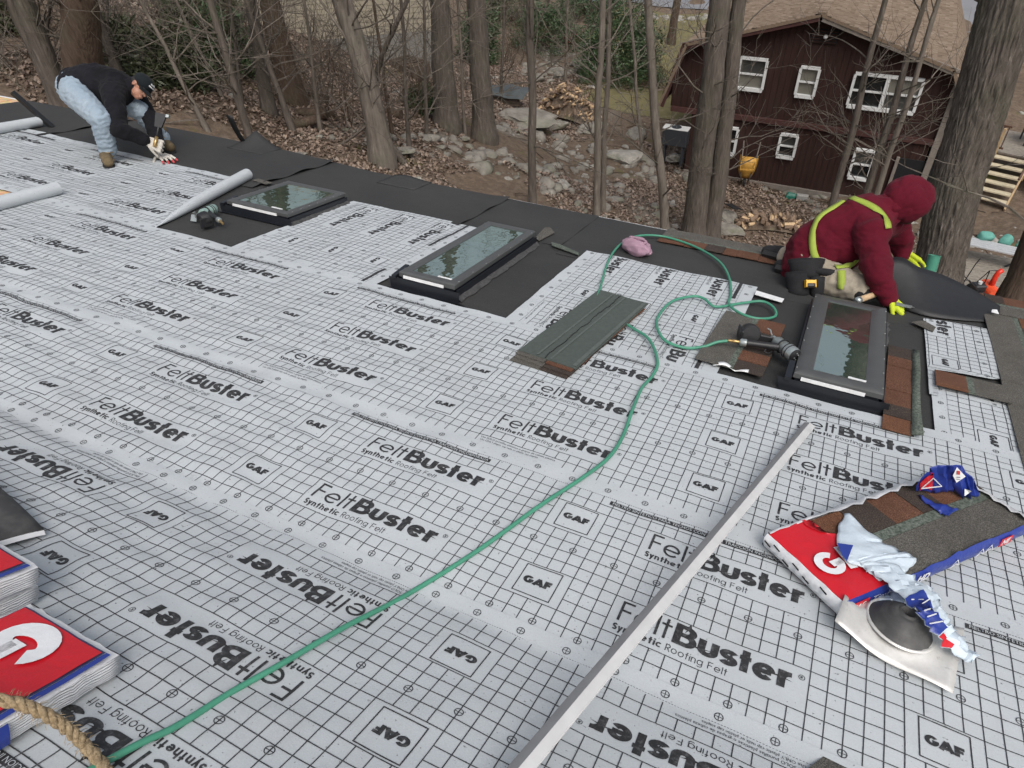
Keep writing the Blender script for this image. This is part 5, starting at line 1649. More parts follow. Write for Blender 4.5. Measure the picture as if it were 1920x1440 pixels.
# torn felt piece at the right (two layers)
make_felt('torn printed felt piece right of the right skylight, lower layer', 9.6, 20.7, 16.9, 24.0, lambda a, b: (14.0+(24-b)*1.0, 84.7-a), .30, texts=False)
def g_up(a, b):
    u = 14.0+(23.2-b)*.97+.5*np.clip((a-9)/6, 0, 1)*0
    v = 94.4-a
    return u, v
make_felt('torn printed felt piece right of the right skylight, curled upper layer', 6.2, 26.9, 13.9, 20.9, lambda a, b: (13.75+(20.9-b)*1.0*np.where(a > 19.7, .12+.88*np.clip((20.8-a)/1.1, 0, 1), 1.0), 99.4-a+.12*(20.9-b)*np.clip((9.2-a)/4, 0, 1)), .42, texts=False, da=.5)

# ================================================================ stack of shingles, back side up
st_root = thing('shingle_stack', 'stack of shingles lying face down, dark green backs showing', 'shingles', RM(-21.2, 67.6, .45, math.atan2(20.6, 1.9)), 'shingle packs')
for k, (dx, dy, da) in enumerate(((-.085, .012, .012), (-.06, -.004, -.006), (-.03, .008, .004), (0, 0, 0))):
    Mk = Matrix.Translation((dx, dy, .004+k*.0075)) @ Matrix.Rotation(da, 4, 'Z')
    L_, W_ = 1.0, .337
    mb = MB()
    n_ = 22; edge = []
    rr = random.Random(60+k)
    if k == 3:
        P = [[(-L_/2+L_*i/n_, -W_/2+(W_*j/6), .003*math.sin(i*.4+j)*.6+.002*(1 if j in (3,) else 0)) for j in range(7)] for i in range(n_+1)]
        mb.grid(P); mb.grid([[(x, y, z-.007) for x, y, z in row][::-1] for row in P])
        rim = [P[i][0] for i in range(n_+1)]+[P[n_][j] for j in range(1, 7)]+[P[i][6] for i in range(n_-1, -1, -1)]+[P[0][j] for j in range(5, 0, -1)]
        mb.add(rim+[(x, y, z-.007) for x, y, z in rim], [(i, (i+1) % len(rim), (i+1) % len(rim)+len(rim), i+len(rim)) for i in range(len(rim))])
        mb.xf(Mk); top = mb.build('shingle', MATS['shingle_back'], st_root, 40)
        mb = MB(); mb.tube([(-L_/2+L_*i/30, .012+.004*math.sin(i*.7)+.003*rr.gauss(0, 1), .0045) for i in range(31)], .0022, 5).xf(Mk); mb.build('back_seam', MATS['tar'], top)
        for off in (-.03, .05):
            mb = MB(); mb.box((0, .012+off, .0042), (L_*.98, .012, .0012)).xf(Mk); mb.build('release_stripe', MATS['stripe_back'], top)
        mb = MB(); mb.box((0, -W_/2+.018, .0045), (L_*.97, .022, .0014)).xf(Mk); mb.build('tape_strip', MATS['stripe_back'], top)
    else:
        sh = bpy.data.objects.new('shingle', None); COL.objects.link(sh); sh.parent = st_root; sh.empty_display_size = .05
        mb = MB(); mb.box((0, .08, 0), (L_, .17, .006)).xf(Mk); mb.build('headlap', MATS['shingle_grey'], sh)
        x = -L_/2
        while x < L_/2-.01:
            w = min(L_/2-x, rr.uniform(.1, .17)); mb = MB(); mb.box((x+w/2, -.087, 0), (w-.003, .160+rr.uniform(-.01, .0), .006)).xf(Mk); mb.build('tab', MATS[rr.choice(['shingle_brown', 'shingle_dark', 'shingle_orange'])], sh); x += w

# ================================================================ hoses, rope
plain('hose_green', (.055, .24, .155), .42, 0, .12, 10); plain('brass', (.50, .34, .14), .35, .8, .2, 30)
def smooth(pts, n):
    P = [Vector(p) for p in pts]; out = []
    for i in range(len(P)-1):
        p0, p1, p2, p3 = P[max(i-1, 0)], P[i], P[i+1], P[min(i+2, len(P)-1)]
        for k in range(n):
            t = k/n; out.append(.5*((2*p1)+(-p0+p2)*t+(2*p0-5*p1+4*p2-p3)*t*t+(-p0+3*p1-3*p2+p3)*t**3))
    out.append(P[-1]); return out
h1 = [(-22.0, 2.0), (-20.8, 7.8), (-20.3, 10.1), (-20.0, 13.0), (-19.3, 15.9), (-18.6, 19.9), (-17.6, 25.1), (-15.6, 31.0), (-13.7, 37.0), (-12.1, 41.8), (-11.2, 45.6), (-11.1, 49.1), (-11.6, 53.5), (-12.0, 57.7), (-11.8, 60.8), (-12.1, 63.7), (-14.2, 67.9), (-16.8, 70.1), (-20.0, 72.0)]
h2 = [(-23.0, 74), (-23.6, 78.0), (-25.6, 86.2), (-26.7, 92.7), (-26.6, 97.5), (-25.3, 101.3), (-22.1, 103.5), (-17.1, 101.8), (-12.6, 97.2), (-10.1, 91.9), (-8.8, 86.5), (-8.4, 83.0), (-6.6, 80.6), (-4.4, 80.6), (-2.8, 82.6), (-3.3, 84.8), (-4.9, 85.8), (-7.2, 84.1), (-9.7, 81.4), (-11.4, 82.6), (-12.9, 82.6), (-14.8, 80.0), (-15.1, 75.2), (-14.4, 71.6), (-12.7, 68.9), (-10.4, 68.6), (-8.6, 69.7), (-7.4, 70.5, 1.3), (-6.2, 71.05, 1.55)]
def hose(pts, label, rad=.0085):
    Q = smooth([S(q[0], q[1], q[2] if len(q) > 2 else .75+.12*math.sin(i*1.7)) for i, q in enumerate(pts)], 10)
    Q = [p for p in Q]
    mb = MB(); mb.tube([p-Q[0] for p in Q], rad, 10); o = mb.build('air_hose', MATS['hose_green'], None, True); o.location = Q[0]
    return tag(o, label, 'hose', 'green air hoses')
# lift where loops cross
hose(h1, 'green air hose running from the lower left up to the shingle stack')
hose(h2, 'looped green air hose leading to the air nailer by the right skylight')
def rope_mat():
    t = NT('manila'); v = t.coord(); f = t.noise(v, 160, 4, .7)
    t.color(t.ramp(f, [(.3, (.16, .115, .065)), (.7, (.42, .33, .21))])).set(.95, 0, .1); t.bump(f, .8, .004)
rope_mat()
rp = smooth([S(-28.5, 2.6, 3.6), S(-26.5, 4.2, 3.5), S(-24.4, 5.3, 3.5), S(-23.5, 5.9, 3.1), S(-22.9, 6.6, 2.1), S(-22.2, 7.0, 1.2), S(-20.4, 6.7, 1.1), S(-18.5, 5.8, 1.1)], 14)
root = thing('rope', 'thick frayed tan rope crossing the lower left corner', 'rope', Matrix.Translation(rp[0]))
for k in range(3):
    pts = []
    for i, p in enumerate(rp):
        t = (rp[min(i+1, len(rp)-1)]-rp[max(i-1, 0)]).normalized(); b1 = t.orthogonal().normalized(); 
        b1 = (Vector((0, 0, 1))-t*t.z).normalized(); b2 = t.cross(b1); a_ = i*.42+k*2.094
        pts.append(p-rp[0]+(b1*math.cos(a_)+b2*math.sin(a_))*.0064)
    mb = MB(); mb.tube(pts, [.0072+.0008*math.sin(i*1.3+k) for i in range(len(pts))], 8); mb.build('strand', MATS['manila'], root, True)
mb = MB(); rr = random.Random(3)
for _ in range(260):
    i = rr.randrange(1, len(rp)-1); d_ = Vector((rr.gauss(0, 1), rr.gauss(0, 1), rr.gauss(0, 1))).normalized(); p = rp[i]-rp[0]+d_*.011
    mb.tube([p, p+d_*.012+(rp[i+1]-rp[i])*.6, p+d_*.016+(rp[i+1]-rp[i])*1.4], [.0007, .0006, .0003], 3, cap=False)
o = mb.build('fibres', MATS['manila'], root); tag(o, kind='stuff')

# ================================================================ long metal drip-edge strip
def brushed():
    t = NT('aluminium'); v = t.coord((60, 2, 2)); f = t.noise(v, 3, 4); g = t.noise(t.coord(), 9, 4)
    t.color(t.ramp(f, [(.3, (.56, .57, .58)), (.7, (.72, .73, .74))])).set(.38, .75)
    rg = t.n('MapRange'); rg.inputs['To Min'].default_value = .28; rg.inputs['To Max'].default_value = .5; t.l(g, rg.inputs['Value']); t.l(rg.outputs[0], t.b.inputs['Roughness'])
brushed()
plain('strip_shaded', (.26, .262, .265), .42, .3, .12, 14); plain('strip_lit', (.62, .62, .61), .38, .2, .10, 12)  # one metal in two tones: shaded left flange and lit right flange, painted in
A_, B_ = S(-6.96, 10.2, .8), S(3.37, 59.3, .8)
mid_ = (A_+B_)/2
ex = (B_-A_).normalized(); up = Vector(rw(0, 0, 1)); ey = up.cross(ex).normalized(); ez = ex.cross(ey)
Mm = Matrix((ex, ey, ez)).transposed().to_4x4(); Mm.translation = A_
L_ = (B_-A_).length
ms = thing('metal_strip', 'long bent aluminium drip-edge strip lying diagonally across the felt', 'metal strip', Mm)
def prof_strip(pr, name, mat):
    mb = MB(); P = []
    for x in np.linspace(0, L_, 24):
        tw = .0015*math.sin(x*3)
        P.append([(x, y, z+tw) for y, z in pr])
    P = P
    mb.grid(P); mb.grid([[(x, y, z-.0012) for x, y, z in row][::-1] for row in P])
    return mb.build(name, mat, ms, 30)
prof_strip([(.026, .003), (.023, .005), (.003, .0115)], 'upper_flange', MATS['strip_shaded'])
prof_strip([(.0028, .0117), (-.001, .0112), (-.018, .0045), (-.0235, .0035), (-.025, .001)], 'lower_flange', MATS['strip_lit'])

# ================================================================ pink knit hat
def knit():
    t = NT('pink_knit'); w_ = t.n('TexWave'); w_.inputs['Scale'].default_value = 60; w_.inputs['Distortion'].default_value = 2; t.l(t.coord(), w_.inputs['Vector'])
    t.color(t.ramp(w_.outputs['Fac'], [(.2, (.36, .20, .28)), (.8, (.60, .40, .49))])).set(.95); t.bump(w_.outputs['Fac'], .8, .006)
knit()
hat = thing('knit_hat', 'crumpled pink knitted hat lying by the big hose curve', 'hat', RM(-24.0, 95.0, .15, -.45))
bm = bmesh.new(); bmesh.ops.create_icosphere(bm, subdivisions=4, radius=1)
for v in bm.verts:
    d = v.co.normalized(); k = 1+.16*mnoise.noise(d*2.2+Vector((4, 1, 0)))+.07*mnoise.noise(d*5)
    z = d.z*k
    if d.z > .25 and abs(d.y-.05) < .5: z -= .62*(1-abs(d.y-.05)/.5)*max(0, 1-abs(d.x)*.9)   # the folded opening
    v.co = (d.x*k*.125, d.y*k*.078, max(z*.072, -.055)+.058)
me = bpy.data.meshes.new('hat_body'); bm.to_mesh(me); bm.free(); me.materials.append(MATS['pink_knit']); me.polygons.foreach_set('use_smooth', [True]*len(me.polygons)); link('hat_body', me, hat)
mb = MB(); mb.tube([(.075*math.cos(a_)*(1+.06*math.sin(3*a_)), .030*math.sin(a_)-.004, .114+.006*math.sin(2*a_+1)-.012*abs(math.cos(a_))**3) for a_ in np.linspace(0, 2*math.pi, 34)], .0095, 8, cap=False); mb.build('rolled_brim', MATS['pink_knit'], hat, True)
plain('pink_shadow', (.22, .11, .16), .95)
mb = MB(); mb.add([(.068*math.cos(a_), .025*math.sin(a_)-.004, .106-.010*abs(math.cos(a_))**3) for a_ in np.linspace(0, 2*math.pi, 25)[:-1]], [tuple(range(24))]); mb.build('opening_shade', MATS['pink_shadow'], hat)  # dark disc paints the shade inside the hat's opening

# ================================================================ pipe flashings
def rubber_mat():
    t = NT('boot_rubber'); v = t.coord(); f = t.noise(v, 12, 5); g = t.noise(v, 90, 3)
    t.color(t.mix(t.ramp(f, [(.45, (0, 0, 0)), (.75, (.5, .5, .5))]), (.045, .045, .045), (.17, .165, .155))).set(.6); t.bump(g, .2, .002)
rubber_mat()
def worn_al():
    t = NT('worn_aluminium'); v = t.coord(); f = t.noise(v, 7, 6, .7); g = t.noise(v, 40, 4, .7)
    c = t.ramp(f, [(.3, (.50, .49, .46)), (.7, (.76, .75, .72))])
    t.color(t.mix(t.ramp(g, [(.6, (0, 0, 0)), (.75, (.6, .6, .6))]), c, (.16, .15, .14))).set(.42, .35)
worn_al()
def pipe_boot(M, label, lift=.02, Sx=.30, Sy=.28):
    b = thing('pipe_flashing', label, 'pipe flashing', M, 'pipe flashings')
    mb = MB(); P = []
    for i in range(15):
        row = []
        for j in range(15):
            x, y = (i/14-.5)*Sx, (j/14-.5)*Sy
            r_ = math.hypot(x, y); z = lift*(abs(x)/(Sx/2))**2*(1 if y*x > 0 else .4)+.006*math.sin(x*25+y*9)+.018*math.exp(-(max(0, r_-.095)/.022)**2) - .012*(y/(Sy/2))**2
            row.append((x, y, z+.01))
        P.append(row)
    mb.grid(P); o = mb.build('metal_base', MATS['worn_aluminium'], b, True); md = o.modifiers.new('thickness', 'SOLIDIFY'); md.thickness = .0015
    mb = MB(); mb.lathe([(.105, .026), (.103, .033), (.097, .031)], 40, Matrix.Translation((0, 0, .004))); mb.build('crimp_ring', MATS['worn_aluminium'], b, True)
    pr = [(.099, .028)]+[(.095-.070*t+.002*math.sin(t*40), .034+.052*math.sin(t*1.5)) for t in np.linspace(0, 1, 16)]+[(.024, .093), (.020, .092), (.019, .02)]
    mb = MB(); mb.lathe(pr, 40); o = mb.build('rubber_collar', MATS['boot_rubber'], b, True)
    mb = MB(); mb.lathe([(.019, .045), (0, .045)], 16); mb.build('bore', MATS['black_void'], o)
    return b
pipe_boot(RM(10.6, 37.3, .85, -.16) @ Matrix.Rotation(R_(-3), 4, 'X') @ Matrix.Rotation(R_(5), 4, 'Y'), 'grey rubber and metal pipe flashing in front of the torn shingle bundle', .035, .35, .29)
# ================================================================ shingle bundles in printed wrappers
def wrap_mat(name, c, rough=.32):
    t = NT(name); v = t.coord(); f = t.noise(v, 14, 5, .6); g = t.noise(v, 4, 3)
    t.color(t.ramp(g, [(.3, tuple(x*.88 for x in c)), (.7, c)])).set(rough, 0, .5); t.bump(f, .45, .012)
wrap_mat('wrap_red', (.56, .012, .022)); wrap_mat('wrap_blue', (.022, .045, .27)); wrap_mat('wrap_white', (.74, .755, .77), .4); wrap_mat('wrap_pale', (.58, .67, .74), .35); wrap_mat('wrap_navy', (.035, .035, .09))

def side_mat():
    t = NT('wrap_side'); v = t.coord(); f = t.noise(v, 30, 6, .7); w_ = t.n('TexWave'); w_.bands_direction = 'Z'; w_.inputs['Scale'].default_value = 46; w_.inputs['Distortion'].default_value = 3.0; w_.inputs['Detail'].default_value = 3
    t.l(v, w_.inputs['Vector']); t.color(t.mix(t.ramp(t.noise(v, 9, 5), [(.45, (0, 0, 0)), (.7, (.5, .5, .5))]), (.66, .675, .69), (.46, .48, .50))).set(.35, 0, .5)
    ad = t.n('Math'); ad.operation = 'ADD'; t.l(f, ad.inputs[0]); t.l(w_.outputs['Fac'], ad.inputs[1]); t.bump(ad.outputs[0], .55, .010)
side_mat()
def put_text(parent, txt, size, M, mat, shear=.0, offset=.0, name='printed_word', sx=1.0):
    V, F, wd = font_tris(txt, size, shear, offset)
    mb = MB(); mb.add([(x*sx, y, 0) for x, y in V], F); mb.xf(M); return mb.build(name, MATS[mat], parent)
def strokes(parent, quads, M, mat, name):
    mb = MB()
    for q in quads: mb.add([(p[0], p[1], 0) for p in q], [(0, 1, 2, 3)])
    mb.xf(M); return mb.build(name, MATS[mat], parent)

def soft_pack(root, L, W, H, mats, seed, sag=.012, name='wrapper'):
    """a pillow-edged pack: top, bottom and crumpled sides as one skin"""
    r = random.Random(seed); nx, ny = 34, 14
    def pos(i, j, top):
        x = (i/nx-.5)*L; y = (j/ny-.5)*W
        e = min(1, min(i, nx-i)/2.2)*min(1, min(j, ny-j)/1.6)
        wob = .004*mnoise.noise(Vector((x*14, y*14, seed)))+.002*mnoise.noise(Vector((x*40, y*40, seed)))
        if i in (0, nx): x += .008*mnoise.noise(Vector((y*40, seed, 1)))
        if j in (0, ny): y += .006*mnoise.noise(Vector((x*30, seed, 2)))
        return (x, y, H-.010*(1-e)+wob if top else .004)
    mb = MB()
    mb.cur = 0
    mb.grid([[pos(i, j, True) for j in range(ny+1)] for i in range(nx+1)])
    # crumpled sides, several rings
    ring = [(i, 0) for i in range(nx)]+[(nx, j) for j in range(ny)]+[(i, ny) for i in range(nx, 0, -1)]+[(0, j) for j in range(ny, 0, -1)]
    rows = []
    for t in np.linspace(0, 1, 6):
        row = []
        for k, (i, j) in enumerate(ring):
            a, b = Vector(pos(i, j, True)), Vector(pos(i, j, False))
            p = a.lerp(b, t); out = Vector((p.x if i in (0, nx) else 0, p.y if j in (0, ny) else 0, 0))
            if out.length > 0: out.normalize()
            p += out*(.0015*math.sin(math.pi*t)+.0035*mnoise.noise(Vector((k*.55, t*6, seed)))+.0035*mnoise.noise(Vector((k*1.7, t*2.5, seed+3))))
            row.append(p)
        rows.append(row+[row[0]])
    mb.cur = 1
    mb.grid(rows)
    return mb.build(name, [MATS[x] for x in mats], root, True), pos

# --- open bundle on the right
bdir = math.atan2(.783, .622)
Bm = RM(10.85, 46.8, .75, bdir)
bu = thing('shingle_bundle', 'torn-open shingle bundle in red, white and blue wrapper on the right', 'shingle bundle', Bm, 'shingle packs')
L_, W_, H_ = 1.0, .335, .060
# shingles inside: top one shows granules
for k in range(5):
    mb = MB(); mb.box((.03, 0, .008+k*.0095), (L_*.92, W_*.97, .0085)); mb.build('shingle', MATS['shingle_dark'], bu)
top = bpy.data.objects.new('shingle', None); COL.objects.link(top); top.parent = bu; top.empty_display_size = .05
zt = .008+5*.0095
mb = MB(); mb.box((.10, -.092, zt), (.80, .150, .007)); mb.build('headlap', MATS['shingle_grey'], top)
mb = MB(); mb.box((.10, .005, zt+.0004), (.80, .040, .007)); mb.build('seal_band', MATS['shingle_band'], top)
x = -.30; rr = random.Random(12); k = 0
while x < .49:
    w = min(.5-x, rr.uniform(.11, .17)); mb = MB(); mb.box((x+w/2, .096, zt+.002*(k % 2)), (w-.002, .138, .007)); mb.build('tab', MATS[('shingle_orange', 'shingle_dark', 'shingle_brown', 'shingle_dark')[k % 4]], top); x += w; k += 1
# wrapper: closed end with red panel, white gusset at the short end, blue long side
def crinkle(P, amp, s=22, seed=0.0):
    return [[Vector(p)+Vector((0, 0, amp*mnoise.noise(Vector((p[0]*s, p[1]*s, p[2]*s+seed))))) for p in row] for row in P]
mb = MB(); zc = H_+.006
P = [[(-.505+.235*i/14+.0, -.170+.340*j/14, zc-.012*max(0, 1-i/2)) for j in range(15)] for i in range(15)]
# torn right border of the red panel
for i, row in enumerate(P):
    for j, p in enumerate(row):
        if i == 14: row[j] = (p[0]+.03*math.sin(j*.9)-.07*(j/14)+.012*rr.gauss(0, 1), p[1], p[2]+.004)
        elif i > 9: row[j] = (p[0]-.03*(j/14)*(i-9)/5, p[1], p[2])
mb.grid(crinkle(P, .004)); rp_ = mb.build('red_panel', MATS['wrap_red'], bu, True)
strokes(bu, [[(a, b) for a, b in q] for q in [[(p.x, p.y) for p in t] for t in word('G', 0, .105, 0, .10, .030, 0, 1.2)]], Matrix.Translation((-.478, -.080, zc+.008)) @ Matrix.Rotation(R_(0), 4, 'Z'), 'wrap_white', 'printed_letter')
strokes(bu, [[(p.x, p.y) for p in t] for t in word('A', 0, .075, 0, .10, .030, 0, 1.2)][:14], Matrix.Translation((-.375, -.080, zc+.0085)), 'wrap_white', 'printed_letter')
mb = MB(); P = []
for i in range(22):
    y = -.172+.344*i/21; P.append([(-.507, y, zc-.002), (-.515-.004*math.sin(i*1.9), y, zc*.75), (-.519+.005*math.sin(i*2.7), y, zc*.45), (-.512+.004*math.sin(i*3.3), y, zc*.2), (-.505, y, .002)])
mb.grid(crinkle(P, .003)); mb.build('white_gusset', MATS['wrap_white'], bu, True)
for y_, z_ in ((-.10, .8), (.02, .72), (.11, .78), (.15, .55), (-.03, .5), (.06, .4)):
    mb = MB(); mb.box((-.521, y_, zc*z_), (.003, .030, .004), Matrix.Rotation(.2, 3, 'X')); mb.build('gusset_slit', MATS['black_void'], bu)
mb = MB(); P = []
for i in range(30):
    x = -.505+1.0*i/29; hh = zc if x < -.2 else zc*(.95+.12*math.sin(x*9)+.08*rr.gauss(0, 1))
    P.append([(x, -.170, hh), (x, -.178, hh*.75), (x, -.180+.003*math.sin(i), hh*.4), (x, -.172, .002)])
mb.grid(crinkle(P, .003)); sd2 = mb.build('blue_side', MATS['wrap_blue'], bu, True)
Mside = lambda x, z: Matrix.Translation((x, -.1835, z)) @ Matrix.Rotation(math.pi/2, 4, 'X')
mb = MB(); mb.box((-.44, -.1822, .033), (.085, .002, .040)); mb.build('red_block', MATS['wrap_red'], sd2)
put_text(sd2, 'GAF', .032, Mside(-.476, .022), 'wrap_white', .2, .0008)
put_text(sd2, 'Timberline', .045, Mside(-.385, .020), 'wrap_white', .15, -.0006)
put_text(sd2, 'HD', .042, Mside(-.16, .020), 'wrap_white', .15, .0016)
mb = MB(); mb.box((.33, -.1822, .033), (.07, .002, .036)); mb.build('red_block', MATS['wrap_red'], sd2)
put_text(sd2, 'NE', .034, Mside(.305, .022), 'wrap_white', .15, .001)
for k, xx in enumerate((.02, .16, .21)):
    strokes(sd2, [[(p.x, p.y) for p in t] for t in ribbon([(0, 0), (.025, .03), (.05, 0), (.025, .012), (0, 0)], .004)], Mside(xx, .018), 'wrap_white', 'printed_mark')
mb = MB(); P = []
for i in range(26):
    x = -.50+1.0*i/25; up_ = .015*abs(mnoise.noise(Vector((x*16, 3, 0))))+(.012 if x > -.22 else 0)
    P.append([(x, .165-.02*abs(math.sin(i*1.3)) if x > -.22 else .165, zc+up_*.6), (x, .176, zc+up_*.2), (x, .182, zc*.5), (x, .174, .002)])
mb.grid(crinkle(P, .006)); mb.build('far_side', MATS['wrap_white'], bu, True)
mb = MB(); P = []
for i in range(16):
    y = -.175+.35*i/15; P.append([(.470-.012*abs(math.sin(i*1.7)), y, zc+.010*abs(math.sin(i*2.1))), (.500, y, zc*.9), (.508, y, zc*.4), (.500, y, .002)])
mb.grid(crinkle(P, .005)); mb.build('far_end', MATS['wrap_white'], bu, True)
# torn film: thin creased sheets given by two edges
def at_roof(x, y, w):
    d = RC.T @ np.array([(x-960)/FPX, (y-720)/FPX, 1.0]); t = -(HC-w)/d[2]
    return S(d[0]*t, d[1]*t, w)
Bi = Bm.inverted()
def film(A, Bq, name, mat, parent, cols=10, amp=.006, n=5, jag=.004, seed=1, bow=.0, up=0.0):
    """A, Bq: edge lines as (x, y, w) sights onto the roof"""
    r_ = random.Random(seed)
    ea, eb = smooth([Bi @ at_roof(*q) for q in A], n), smooth([Bi @ at_roof(*q) for q in Bq], n)
    P = []
    for i, (p, q) in enumerate(zip(ea, eb)):
        p = p+Vector((r_.gauss(0, jag), r_.gauss(0, jag), r_.gauss(0, jag*.5))); q = q+Vector((r_.gauss(0, jag), r_.gauss(0, jag), r_.gauss(0, jag*.5)))
        row = []
        for k in range(cols+1):
            t = k/cols; m0 = p.lerp(q, t)
            fold = amp*(1-2*abs(mnoise.noise(m0*26+Vector((seed, 0, 0)))))+amp*.6*mnoise.noise(m0*70+Vector((0, seed, 0)))
            row.append(m0+Vector((0, 0, fold+bow*math.sin(math.pi*t)+up)))
        P.append(row)
    mb = MB(); mb.grid(P); o = mb.build(name, MATS[mat], parent, 30); md = o.modifiers.new('thickness', 'SOLIDIFY'); md.thickness = .0009
    return o, P
# pale inside of the wrapper folded back over the red panel
ff, Pf = film([(1582, 966, 1.95), (1568, 1003, 2.2), (1583, 1050, 2.3), (1618, 1066, 2.2), (1650, 1092, 2.0)], [(1600, 972, 1.95), (1646, 1009, 2.0), (1682, 1030, 2.05), (1718, 1050, 2.0), (1690, 1078, 2.0)], 'folded_flap', 'wrap_pale', bu, 12, .005, 6, .003, 3, .012)
mb = MB(); mb.add([Bi @ at_roof(*q) for q in ((1570, 1018, 2.75), (1600, 1022, 2.75), (1588, 1052, 2.7), (1578, 1040, 2.75))], [(0, 1, 2, 3)]); mb.build('blue_patch', MATS['wrap_blue'], ff)
# blue raised flap at the far corner with a white diamond label
fl, Pc = film([(1716, 922, 2.1), (1748, 927, 2.0), (1782, 924, 2.2), (1812, 934, 2.0), (1838, 932, 2.0)], [(1722, 908, 3.2), (1746, 880, 4.6), (1776, 876, 5.0), (1804, 875, 4.8), (1832, 914, 3.0)], 'raised_flap', 'wrap_blue', bu, 12, .010, 6, .004, 5)
vn = (Bi.to_3x3() @ (-Vector(az)))*.006
mb = MB(); mb.grid([[p+vn for p in row[2:11]] for row in Pc[1:7]]); mb.build('red_corner', MATS['wrap_red'], fl, True)
c_ = lambda i, j: Pc[i][j]+vn*1.6
mb = MB(); mb.add([c_(15, 11), c_(12, 8), c_(14, 5), c_(18, 8)], [(0, 1, 2, 3)]); lab_ = mb.build('diamond_label', MATS['label_white'], fl)
mb = MB(); m_c = (c_(15, 11)+c_(12, 8)+c_(14, 5)+c_(18, 8))/4+vn*.4; e_a, e_b = (c_(18, 8)-c_(12, 8))*.12, (c_(15, 11)-c_(14, 5))*.12
mb.add([m_c-e_a-e_b+e_b*1.5, m_c+e_a-e_b+e_b*1.5, m_c+e_a+e_b+e_b*1.5, m_c-e_a+e_b+e_b*1.5], [(0, 1, 2, 3)]); mb.build('label_mark', MATS['label_red'], lab_)
for k in (0, 1):
    mb = MB(); q_ = m_c-e_b*(.9+1.1*k); mb.add([q_-e_a*1.3-e_b*.15, q_+e_a*1.3-e_b*.15, q_+e_a*1.3+e_b*.15, q_-e_a*1.3+e_b*.15], [(0, 1, 2, 3)]); mb.build('label_line', MATS['wrap_navy'], lab_)
mb = MB(); mb.add([c_(17, 3), c_(16, 1), c_(18, 1), c_(19, 3)], [(0, 1, 2, 3)]); mb.build('small_label', MATS['label_white'], fl)
strokes(fl, [], Matrix.Identity(4), 'wrap_white', 'printed_mark') if False else None
mb = MB()
for pa, pb_ in ((c_(2, 3), c_(5, 8)), (c_(5, 8), c_(9, 3)), (c_(9, 3), c_(2, 3))): mb.tube([pa, pb_], .0022, 4)
mb.build('printed_outline', MATS['wrap_white'], fl)
# blue strip lying on the shingle
film([(1722, 928, 2.0), (1752, 942, 2.0), (1778, 950, 2.0), (1800, 956, 2.0)], [(1726, 936, 2.0), (1745, 952, 2.0), (1764, 964, 2.0), (1776, 970, 2.0)], 'blue_strip', 'wrap_blue', bu, 5, .006, 5, .003, 7, .006)
# torn streamer hanging over the near side and across the pipe flashing
sr, Ps = film([(1612, 1058, 2.3), (1650, 1088, 2.3), (1690, 1118, 2.6), (1722, 1158, 2.9), (1752, 1192, 2.5), (1790, 1226, 1.6), (1818, 1250, 1.0)], [(1690, 1070, 2.1), (1716, 1092, 2.3), (1748, 1112, 2.6), (1768, 1146, 2.8), (1786, 1176, 2.4), (1808, 1206, 1.6), (1832, 1236, 1.1)], 'torn_streamer', 'wrap_pale', bu, 9, .012, 6, .006, 9, .012)
mb = MB(); mb.grid([[p+Vector((0, 0, .003))+vn*.3 for p in row[0:6]] for row in Ps[12:25]]); sp_ = mb.build('streamer_print', MATS['wrap_blue'], sr, True)
mb = MB()
for k in range(5): mb.tube([Ps[13+k*2][1]+vn*1.1+Vector((0, 0, .004)), Ps[14+k*2][4]+vn*1.1+Vector((0, 0, .004))], .002, 4)
mb.build('streamer_lines', MATS['wrap_white'], sp_)
mb = MB(); mb.grid([[p+Vector((0, 0, .003))+vn*.3 for p in row[0:3]] for row in Ps[25:29]]); mb.build('streamer_red', MATS['wrap_red'], sr, True)
film([(1602, 1132, .9), (1640, 1122, 1.0), (1670, 1118, 1.1), (1705, 1118, 1.4)], [(1618, 1142, 1.0), (1650, 1140, 1.5), (1685, 1136, 1.9), (1722, 1140, 2.2)], 'torn_strip', 'wrap_pale', bu, 6, .009, 6, .005, 11, .01)

# --- closed bundles at the left edge
def closed_bundle(M, label, seed, H=.105, big=True):
    b = thing('shingle_bundle', label, 'shingle bundle', M, 'shingle packs')
    soft_pack(b, 1.0, .335, H, ('wrap_white', 'wrap_side'), seed)
    def lay(x0, x1, y0, y1, dz, mat, name):
        mb = MB(); nx, ny = 16, 10
        P = [[(x, y, H+dz+.004*mnoise.noise(Vector((x*14, y*14, seed)))+.002*mnoise.noise(Vector((x*40, y*40, seed)))) for y in np.linspace(y0, y1, ny)] for x in np.linspace(x0, x1, nx)]
        mb.grid(P); return mb.build(name, MATS[mat], b, True)
    lay(-.36, .478, -.150, .145, .0035, 'wrap_navy', 'panel_border')
    p = lay(-.355, .472, -.144, .140, .0055, 'wrap_red', 'red_panel')
    lay(-.36, .478, -.166, -.151, .003, 'wrap_blue', 'blue_band')
    q = [[(p_.x, p_.y) for p_ in t] for t in word('GAF', 0, .40, 0, .155, .052, -.02, 1.3)]
    strokes(p, q, Matrix.Translation((.465, .088, H+.011)) @ Matrix.Rotation(math.pi, 4, 'Z'), 'wrap_white', 'printed_letters')
    mb = MB()
    return b
